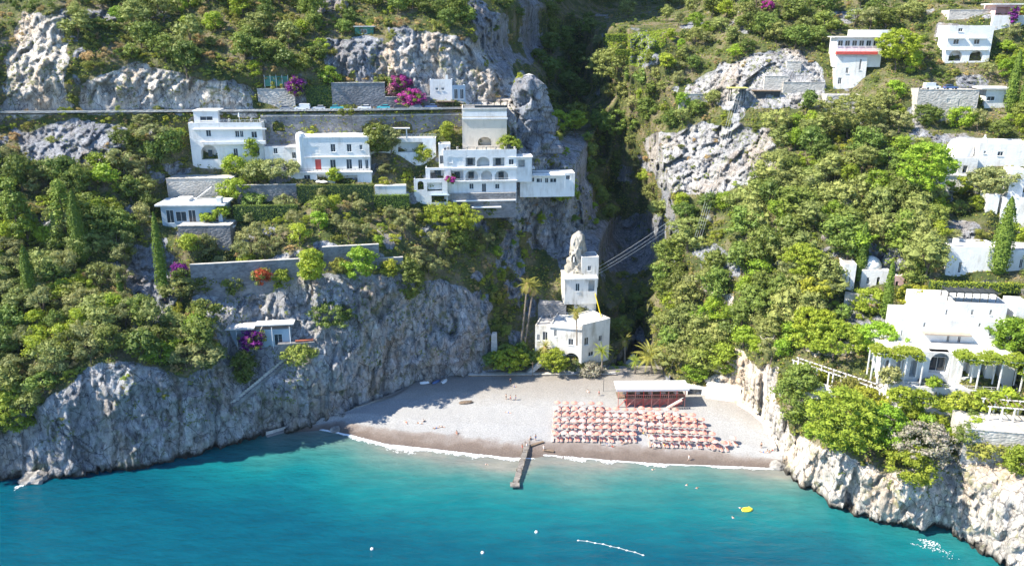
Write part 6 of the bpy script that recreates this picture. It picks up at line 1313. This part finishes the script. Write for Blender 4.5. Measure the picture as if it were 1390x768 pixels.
for r_, py in enumerate((553.5, 561, 569, 577, 585.5, 594.5)):
    for c_, px in enumerate((755, 766.5, 778, 789.5, 801, 812.5, 824, 835.5, 847, 858.5)):
        if r_ == 0 and c_ > 5: continue
        SPOT.append((px + (r_ - 3) * -.5 + brng.uniform(-.5, .5), brng.uniform(-.4, .4) + py + (c_ - 4) * .15, r_, 'left block', c_))
for r_, py in enumerate((560.5, 566.5, 573, 581.5, 591, 600.5)):
    for c_, px in enumerate((870, 881.5, 893, 904.5, 916, 927.5, 939, 950.5, 962)):
        if (r_ >= 4 and c_ == 0) or (r_ < 2 and c_ > 6) or (r_ == 2 and c_ > 7) or (r_ == 0 and c_ > 4) or (r_ == 3 and c_ > 7): continue
        SPOT.append((px + r_ * .8 + brng.uniform(-.5, .5), brng.uniform(-.4, .4) + py + c_ * .45, r_, 'right block', c_))
SPOT += [(970, 605.5, 5, 'right block', 9), (982, 607, 5, 'right block', 10), (994, 600, 4, 'right block', 9)]
for px, py, r_, bl, c_ in SPOT:
    p = on_beach(px, py + 2); k = 'coral' if brng.random() < .6 else 'pale'; cn = 'coral' if k == 'coral' else 'pale pink'
    where = '%s row from the bar, %s from the left, %s' % (nth(r_), nth(c_), bl)
    u = empty('beach_parasol', p, '%s parasol in the %s' % (cn, where), 'parasol', 'parasols set out in rows on the beach', brng.uniform(0, .7)); u.scale = (1, 1, brng.uniform(.94, 1.04))
    link('canopy', PAR[0][k], u); link('pole', PAR[1], u)
    u.rotation_euler = (brng.uniform(-.06, .06), brng.uniform(-.06, .06), u.rotation_euler[2])
    if brng.random() < .3: BATH.append((p, where.replace(' from the bar', '').replace(' from the left', '')))
    for s_, sd_ in ((-.72, 'left'), (.72, 'right')):
        if brng.random() < .06: continue
        k2 = 'coral' if brng.random() < .8 else 'pale'
        bd = empty('sunbed', p + Vector((s_, -.55, .02)), '%s sunbed under the %s edge of the parasol, %s' % ('coral' if k2 == 'coral' else 'pale', sd_, where.replace(' from the bar', '').replace(' from the left', '')), 'sunbed', 'sunbeds under the beach parasols', brng.uniform(-.12, .12))
        link('frame', BED[0], bd); link('mattress', BED[1][k2], bd); [link('leg', g, bd) for g in BED[2]]
# jetty
M_GREYWOOD = mat('grey_weathered_wood', (.25, .225, .20), .85, .45, 1.2, .4, 5.0)
jt = empty('jetty', G(716, 604, 0), 'narrow pale walkway on posts running from the beach into the sea', 'jetty'); a_, c_ = G(716, 602, 1.35), G(700, 655, .95); d_ = (c_ - a_); n = 22
for i in range(n): MB().box(a_.lerp(c_, (i + .5) / n), (d_.length / n * .88, 1.25 + .3 * ((i * 7) % 5) / 5, .1), ax=d_.normalized(), ).build('plank', M_GREYWOOD, jt)
for s_ in (-.6, .6): MB().tube([a_ + Vector((s_, 0, -.1)), c_ + Vector((s_, 0, -.1))], .09, 6).build('beam', M_WOOD, jt)
for i in (0, 5, 10, 15, 21):
    for s_ in (-.6, .6): q_ = a_.lerp(c_, i / 21) + Vector((s_, 0, 0)); MB().tube([q_ - Vector((0, 0, 2.4)), q_ + Vector((0, 0, .75))], .09, 6).build('post', M_WOOD, jt)
MB().box(c_ + Vector((-.2, -.6, -.1)), (2.2, 1.8, .3)).build('end_platform', M_GREYWOOD, jt)
for i, ((x0, y0), (x1, y1)) in enumerate((((718,606),(738,600)), ((738,611),(752,613)))):
    a_, c_ = on_beach(x0, y0) + Vector((0, 0, .25)), on_beach(x1, y1) + Vector((0, 0, .25)); b = MB(); b.box((a_ + c_) / 2, ((c_ - a_).length, .7, .22), ax=(c_ - a_).normalized()); top('gangway', b, M_WOOD, ['dark wooden gangway lying beside the jetty foot', 'short dark gangway lying at the water line right of the jetty'][i], 'gangway')
# upturned boats, post and wood pile in the shade at the back left
def boat(p, rz, m, label, L=3.6):
    b = MB(); prof = []
    for i in range(9):
        t = i / 8; w_ = .75 * math.sin(math.pi * min(t * .92 + .08, 1)) ** .6 if t < 1 else .02
        prof.append([Vector(((t - .5) * L, w_ * math.cos(a), .12 + .62 * math.sin(a) * (w_ / .75) ** .5)) for a in np.linspace(0, math.pi, 7)])
    vs = [v for r in prof for v in r]; fs = [(i * 7 + j, i * 7 + j + 1, (i + 1) * 7 + j + 1, (i + 1) * 7 + j) for i in range(8) for j in range(6)]
    r = empty('rowing_boat', p, label, 'boat', None, rz); h = MB().add(vs, fs); h.build('hull', m, r, True, world=False); MB().box((0, 0, .74), (L * .8, .07, .1)).build('keel', M_WOOD, r, world=False)
boat(on_beach(578, 520), .3, M_FRAME, 'white upturned rowing boat in the shade at the back of the beach'); boat(on_beach(592, 519), .9, CARM['blue'], 'blue upturned rowing boat right of the white one in the shade'); boat(on_beach(603, 518), 1.2, M_FRAME, 'second white upturned boat beside the blue one'); boat(on_beach(633, 547), .2, M_WOOD, 'brown upturned boat half buried in the pebbles', 4.2)
pp = on_beach(581, 513); top('white_post', MB().box(pp + Vector((0, 0, 2.6)), (.5, .5, 5.6)), M_FRAME, 'tall white post at the foot of the shaded cliff', 'post')
lt = on_beach(819, 531); r = empty('lamp_post', lt, 'thin dark post with a lamp left of the beach bar', 'lamp post'); MB().tube([lt, lt + Vector((0, 0, 4.6))], .07).build('pole', M_DARK, r); MB().box(lt + Vector((.25, 0, 4.6)), (.7, .2, .12)).build('lamp_head', M_DARK, r)
for i, (x, y) in enumerate(((929, 512), (800, 520), (723, 514))):
    lt = P(x, y, 221.5); r = empty('utility_pole', lt, ['thin pole behind the right end of the bar canopy', 'thin pole at the back of the beach by the straggly bush', 'thin pole left of the yellow green mill tree'][i], 'pole'); MB().tube([lt - Vector((0, 0, 1)), lt + Vector((0, 0, 5.5))], .08).build('shaft', M_WOOD, r); MB().box(lt + Vector((0, 0, 5.1)), (1.1, .1, .1)).build('crossarm', M_WOOD, r)

# ================================================================ PEOPLE
SKIN = [mat('skin_' + n, c, .6) for n, c in (('tan', (.45, .26, .17)), ('pale', (.62, .41, .31)), ('brown', (.32, .18, .11)))]
CLOTH = {n: mat(n + '_cloth', c, .8, .1) for n, c in (('white', (.75, .75, .73)), ('black', (.03, .03, .035)), ('red', (.6, .06, .05)), ('blue', (.06, .15, .4)), ('yellow', (.7, .55, .1)))}
M_HAIR = mat('dark_hair', (.03, .02, .015), .7)
POSE = {'stand': dict(h=(0,0,.95), c=(0,.02,1.28), n=(0,.02,1.47), hd=(0,-.02,1.62), L=[(.18,.01,1.42),(.25,.03,1.14),(.24,-.06,.88)], R=[(-.18,.01,1.42),(-.25,.03,1.14),(-.24,-.06,.88)], ll=[(.09,0,.92),(.11,-.01,.5),(.12,.02,.06),(.13,-.13,.04)], rl=[(-.09,0,.92),(-.11,-.02,.5),(-.12,.03,.06),(-.13,-.12,.04)]),
 'walk': dict(h=(0,0,.93), c=(0,-.02,1.27), n=(0,-.03,1.46), hd=(0,-.07,1.61), L=[(.18,-.02,1.41),(.24,.10,1.15),(.22,.02,.93)], R=[(-.18,-.02,1.41),(-.24,-.10,1.16),(-.22,-.26,1.0)], ll=[(.09,0,.9),(.10,-.16,.5),(.10,-.22,.06),(.10,-.37,.05)], rl=[(-.09,0,.9),(-.10,.06,.5),(-.10,.30,.14),(-.10,.20,.03)]),
 'sit': dict(h=(0,0,.12), c=(0,.10,.46), n=(0,.12,.65), hd=(0,.06,.81), L=[(.18,.11,.6),(.27,.26,.34),(.27,.36,.06)], R=[(-.18,.11,.6),(-.27,.26,.34),(-.27,.36,.06)], ll=[(.09,-.02,.12),(.14,-.40,.42),(.13,-.62,.07),(.13,-.78,.05)], rl=[(-.09,-.02,.12),(-.13,-.42,.36),(-.12,-.70,.07),(-.12,-.85,.05)]),
 'lie': dict(h=(0,0,.13), c=(0,.34,.14), n=(0,.53,.15), hd=(0,.70,.16), L=[(.18,.48,.14),(.33,.28,.08),(.30,.05,.06)], R=[(-.18,.48,.14),(-.36,.62,.08),(-.22,.82,.08)], ll=[(.09,-.03,.12),(.12,-.45,.12),(.13,-.86,.08),(.15,-.92,.16)], rl=[(-.09,-.03,.12),(-.13,-.44,.22),(-.13,-.84,.08),(-.15,-.92,.15)]),
 'swim': dict(h=(0,.45,-.12), c=(0,.14,-.05), n=(0,-.02,.03), hd=(0,-.18,.10), L=[(.18,0,.0),(.34,-.28,.02),(.28,-.55,.0)], R=[(-.18,0,.0),(-.40,-.05,-.05),(-.42,.2,-.08)], ll=[(.09,.5,-.15),(.14,.9,-.2),(.16,1.3,-.2),(.16,1.42,-.22)], rl=[(-.09,.5,-.15),(-.14,.88,-.12),(-.16,1.3,-.1),(-.16,1.42,-.1)])}
BODY = {}
def body_mesh(pose, skin):
    if (pose, skin) in BODY: return BODY[pose, skin]
    d = POSE[pose]; v, e, r = [], [], []
    def ad(p, rad, prev=None):
        v.append(p); r.append(rad); 
        if prev is not None: e.append((prev, len(v) - 1))
        return len(v) - 1
    h = ad(d['h'], .145); c = ad(d['c'], .15, h); n = ad(d['n'], .07, c); 
    k = ad(d['hd'], .105, n)
    for arm in ('L', 'R'):
        s = ad(d[arm][0], .062, c); el = ad(d[arm][1], .044, s); w_ = ad(d[arm][2], .032, el)
        q, q0 = Vector(d[arm][2]), Vector(d[arm][1]); dr = (q - q0).normalized(); sd = dr.orthogonal().normalized()
        for t, (o, l) in enumerate(((-.03, .09), (-.012, .105), (.008, .10), (.026, .085))): ad(tuple(q + dr * l + sd * o), .009, w_)
        ad(tuple(q + dr * .05 + sd * .055), .010, w_)
    for leg in ('ll', 'rl'):
        s = ad(d[leg][0], .10, h); kn = ad(d[leg][1], .065, s); a = ad(d[leg][2], .04, kn); ad(d[leg][3], .035, a)
    me = bpy.data.meshes.new('body'); me.from_pydata(v, e, []); o = bpy.data.objects.new('body', me); COL.objects.link(o)
    o.modifiers.new('s', 'SKIN'); sk = me.skin_vertices[0].data
    for i, q in enumerate(r): sk[i].radius = (q, q); sk[i].use_root = (i == 0)
    ms = o.modifiers.new('u', 'SUBSURF'); ms.levels = 1
    dg = bpy.context.evaluated_depsgraph_get(); out = bpy.data.meshes.new_from_object(o.evaluated_get(dg)); bpy.data.objects.remove(o)
    out.materials.clear(); out.materials.append(SKIN[skin])
    for p in out.polygons: p.use_smooth = True
    BODY[pose, skin] = out; return out
def person(p, pose, rz, label, suit='black', skin=0, tops=None):
    r = empty('person', p, label, 'person', None, rz); link('body', body_mesh(pose, skin), r); d = POSE[pose]; hd, nk = Vector(d['hd']), Vector(d['n'])
    up = (hd - nk).normalized(); b = MB(); hc = hd + up * .03 + Vector((0, .03, .02) if pose != 'lie' else (0, 0.04, -.01)); b.lathe(hc, [(.118, -.06), (.122, 0), (.095, .07), (.04, .11)], 10); b.build('hair', M_HAIR, r, True, world=False)
    h, c = Vector(d['h']), Vector(d['c']); b = MB(); b.tube([h.lerp(c, .28), h, h - (c - h).normalized() * .07], [.155, .165, .16], 10)
    for leg in ('ll', 'rl'): a0, a1 = Vector(d[leg][0]), Vector(d[leg][1]); b.tube([a0, a0.lerp(a1, .55)], [.115, .095], 8)
    b.build('shorts', CLOTH[suit], r, world=False)
    if tops: MB().tube([h.lerp(c, .3), c, c.lerp(Vector(d['n']), .55)], [.158, .168, .12], 10).build('shirt', CLOTH[tops], r, world=False)
for px, py, pose, rz, lab, su, sk, tp in [
    (693,520,'stand',.3,'person in a black shirt standing in front of the round tree','black',0,'black'), (698,525,'sit',1.2,'person in a white shirt seated near the round tree','blue',1,'white'),
    (687,542,'stand',2.0,'left person of the trio standing on the upper pebbles','black',0,None), (693,543,'walk',1.0,'middle person of the trio on the upper pebbles','red',1,None), (700,543,'stand',-1.2,'right person of the trio on the upper pebbles','blue',2,None),
    (798,532,'sit',.6,'person in white sitting on the pebbles left of the lamp post','white',1,'white'), (813,537,'walk',1.5,'person walking near the dark lamp post','black',0,'red'), (551,572,'lie',.4,'person lying at the edge of the cliff shadow','red',1,None), (570,574,'lie',1.2,'person lying on the bright pebbles right of the cliff shadow','white',0,None), (575,572,'sit',2.0,'person sitting beside a lying one near the cliff shadow','black',1,'white'),
    (592,581,'lie',1.7,'person in blue lying on the lower pebbles','blue',0,None), (600,579,'lie',1.3,'person in black lying on the lower pebbles','black',1,None), (620,588,'sit',.2,'person sitting alone above the wet sand','red',0,None), (690,560,'lie',1.1,'person lying on the middle pebbles','blue',1,None),
    (715,608,'stand',.2,'person in white standing on the foot of the jetty','white',1,'white'), (720,596,'sit',-.6,'person sitting above the jetty','black',0,'black'), (727,597,'stand',.5,'person standing above the jetty in blue','blue',0,None), (738,611,'walk',2.2,'person in white walking at the water line right of the jetty','white',1,'white'), (709,609,'walk',-1.0,'person left of the jetty foot','red',2,None),
    (935,624,'walk',1.4,'person in white walking through the shore foam','white',1,'white'), (815,604,'stand',.4,'person standing in front of the left parasol block','black',0,None), (824,605,'walk',1.8,'person walking along the left parasol block','blue',1,None), (831,606,'sit',1.0,'person sitting in front of the left parasol block','red',0,None),
    (1033,608,'stand',2.6,'person standing on the empty right end of the beach','black',0,None), (1036,612,'lie',1.2,'person lying on the right end of the beach','blue',1,None), (1042,612,'sit',.8,'person sitting on the right end of the beach','white',0,None), (1048,611,'lie',1.9,'person lying nearest the right cliff','red',1,None)]:
    person(on_beach(px, py), pose, rz, lab, su, sk, tp)
for p, wh in BATH:
    po = prng.choice(['lie', 'lie', 'stand', 'sit', 'walk']); cl = prng.choice(['white', 'black', 'red', 'blue', 'yellow']); off = Vector((.72, -.55, .38)) if po == 'lie' else Vector((prng.uniform(-.3, .3), -2.0, .0))
    person(p + off, po, prng.uniform(-.1, .1) if po == 'lie' else prng.uniform(0, 6), {'lie': 'sunbather lying', 'stand': 'bather standing', 'sit': 'bather sitting', 'walk': 'bather walking'}[po] + ' in ' + cl + ' by the parasol, ' + wh, cl, prng.randrange(3))
for px, py, rz, lab, sk in [(660,630,.4,'swimmer near the left end of the shore foam',1), (886,637,1.4,'swimmer in front of the parasol rows',1), (932,658,2.0,'left swimmer of a pair off the right parasols',1), (946,662,1.7,'right swimmer of a pair off the right parasols',0), (995,702,2.6,'swimmer beside the yellow float',1), (1005,689,.8,'swimmer holding the yellow float',1)]:
    person(G(px, py, .02), 'swim', rz, lab, 'blue', sk)
yf = empty('yellow_float', G(1014, 692, .02), 'small yellow inflatable float on the water off the right cliff', 'float', None, .2); fm_ = mat('yellow_vinyl', (.80, .68, .06), .35); b = MB()
b.tube([(1.1 * math.cos(a), .6 * math.sin(a), .16) for a in np.linspace(0, 2 * math.pi, 17)], .24, 8, False); b.build('ring', fm_, yf, True, world=False); MB().box((0, 0, .08), (1.9, .9, .1)).build('floor', fm_, yf, world=False); MB().box((.6, 0, .42), (.25, .9, .35)).build('backrest', fm_, yf, world=False)
for i, (x, y) in enumerate(((505,745), (655,750), (728,722))):
    p = G(x, y, .0); r = empty('buoy', p, ['white buoy at the bottom left of the open water', 'white buoy at the bottom centre of the open water', 'white buoy below the end of the jetty'][i], 'buoy'); MB().lathe(p, [(.1, -.3), (.34, -.1), (.38, .12), (.25, .34), (.08, .42)], 10).build('float', M_FRAME, r, True); MB().tube([p + Vector((0, 0, .4)), p + Vector((0, 0, .75))], .04).build('eye', M_DARK, r)

# ================================================================ FOAM
def foam(name, pts, wid, seed, z=.05, dens=2600, fl=1.0):
    L = densify(pts, 500); rng = np.random.default_rng(seed); q = np.array([G(a, b, z) for a, b in L]); tq = rng.integers(0, 500, dens); base = q[tq]
    n1 = fbm(base[:, 0] * .25, base[:, 1] * .25, base[:, 0] * 0, 3, seed); ww = np.interp(tq / 500, np.linspace(0, 1, len(wid)), wid) * np.clip(.75 + n1 * 1.6, .08, 2)
    off = rng.beta(1.2, 2.6, dens) * ww; C = base + np.stack([rng.normal(0, .3, dens), -off, np.zeros(dens)], 1); C[:, 2] = z + rng.uniform(0, .10, dens)
    a = rng.uniform(0, math.pi, dens) * .25; s = rng.uniform(.12, .40, dens); e = rng.uniform(.05, .13, dens); dx = np.stack([np.cos(a), np.sin(a), 0 * a], 1); dy_ = np.stack([-np.sin(a), np.cos(a), 0 * a], 1)
    s = s * fl; e = e * fl; V = np.stack([C - dx * s[:, None], C - dy_ * e[:, None], C + dx * s[:, None], C + dy_ * e[:, None] + np.array([0, 0, .04])], 1).reshape(-1, 3)
    return tag(link(name, mesh_np(name, V, np.arange(4 * dens).reshape(-1, 4), M_FOAM)), kind='stuff')
M_FOAM = mat('sea_foam', (.80, .82, .82), .9, .08, 2.0)
foam('shore_foam', [(415,581),(440,583),(480,591.5),(520,602),(600,611),(690,621),(722,622)], [.5, 1.0, 2.6, 3.0, 2.4, 2.0, .8], 3, dens=3400, fl=.85)
foam('shore_foam', [(735,617),(760,618),(800,622.5),(860,627),(930,631),(1000,633),(1058,636)], [1.2, 2.6, 1.5, 2.0, 1.5, 1.2, .5], 4, dens=3000, fl=.85)
foam('rock_splash', [(24,660),(40,655)], [2.6, 2.2], 5, dens=110, fl=.6); foam('rock_splash', [(1246,730),(1272,736)], [3.2, 3.6], 6, dens=120, fl=.6); foam('rock_splash', [(1235,737),(1290,748)], [3, 3], 7, dens=60, fl=.5)
bl = empty('buoy_line', G(828, 742, .05), 'dotted line of small white floats on the water at the bottom right of the centre', 'buoy line'); bp_ = [G(x, y, .08) for x, y in ((785,733),(797,734),(808,736.5),(819,738),(829,741),(840,743),(851,746.5),(862,749),(873,753))]
MB().tube(bp_, .035, 4).build('rope', M_FRAME, bl)
for q in bp_: MB().lathe(q, [(.06, -.12), (.17, 0), (.06, .14)], 8, 1.6, 1).build('float', M_FRAME, bl)
# boulders at the foot of both sea cliffs
M_BOULD = mat('sea_boulder', (.36, .34, .31), .9, .4, .6, .8, 2.0, col2=(.14, .13, .12))
def boulder(p, r, seed, label):
    bm = bmesh.new(); bmesh.ops.create_icosphere(bm, subdivisions=3, radius=1)
    V = np.array([v.co[:] for v in bm.verts]); n = fbm(V[:, 0] * 1.1 + seed, V[:, 1] * 1.1, V[:, 2] * 1.1, 3, seed) * .5; c_, e_ = cells(V[:, 0] * 1.4 + seed, V[:, 1] * 1.4, V[:, 2] * 1.4, seed)
    s = 1 + n + c_ * .14
    for i, v in enumerate(bm.verts): v.co = Vector((V[i, 0] * r * 1.15, V[i, 1] * r, V[i, 2] * r * .85)) * s[i]
    me = bpy.data.meshes.new('boulder'); bm.to_mesh(me); bm.free(); me.materials.append(M_BOULD); tag(link('boulder', me, None, p), label, 'boulder', 'boulders at the foot of the sea cliffs')
for i, (x, y, r, lab) in enumerate([(48,650,2.5,'dark rounded boulder at the left tip of the headland'), (455,583,1.2,'small rock where the shaded cliff meets the beach'), (1056,632,1.6,'rock where the beach meets the right cliff')]):
    boulder(G(x, y, .3), r, i + 3, lab)
# ================================================================ HAZE
hz_ = MB().box((0, 250, 138.5), (900, 720, 293)); hm_ = bpy.data.materials.new('sea_haze'); hm_.use_nodes = True; ht = hm_.node_tree; ht.nodes.clear()
ho = ht.nodes.new('ShaderNodeOutputMaterial'); hv = ht.nodes.new('ShaderNodeVolumePrincipled'); hv.inputs['Color'].default_value = (.62, .82, 1.0, 1); hv.inputs['Density'].default_value = .000028; hv.inputs['Anisotropy'].default_value = .0
ht.links.new(hv.outputs[0], ho.inputs['Volume']); tag(hz_.build('haze', hm_), kind='stuff')
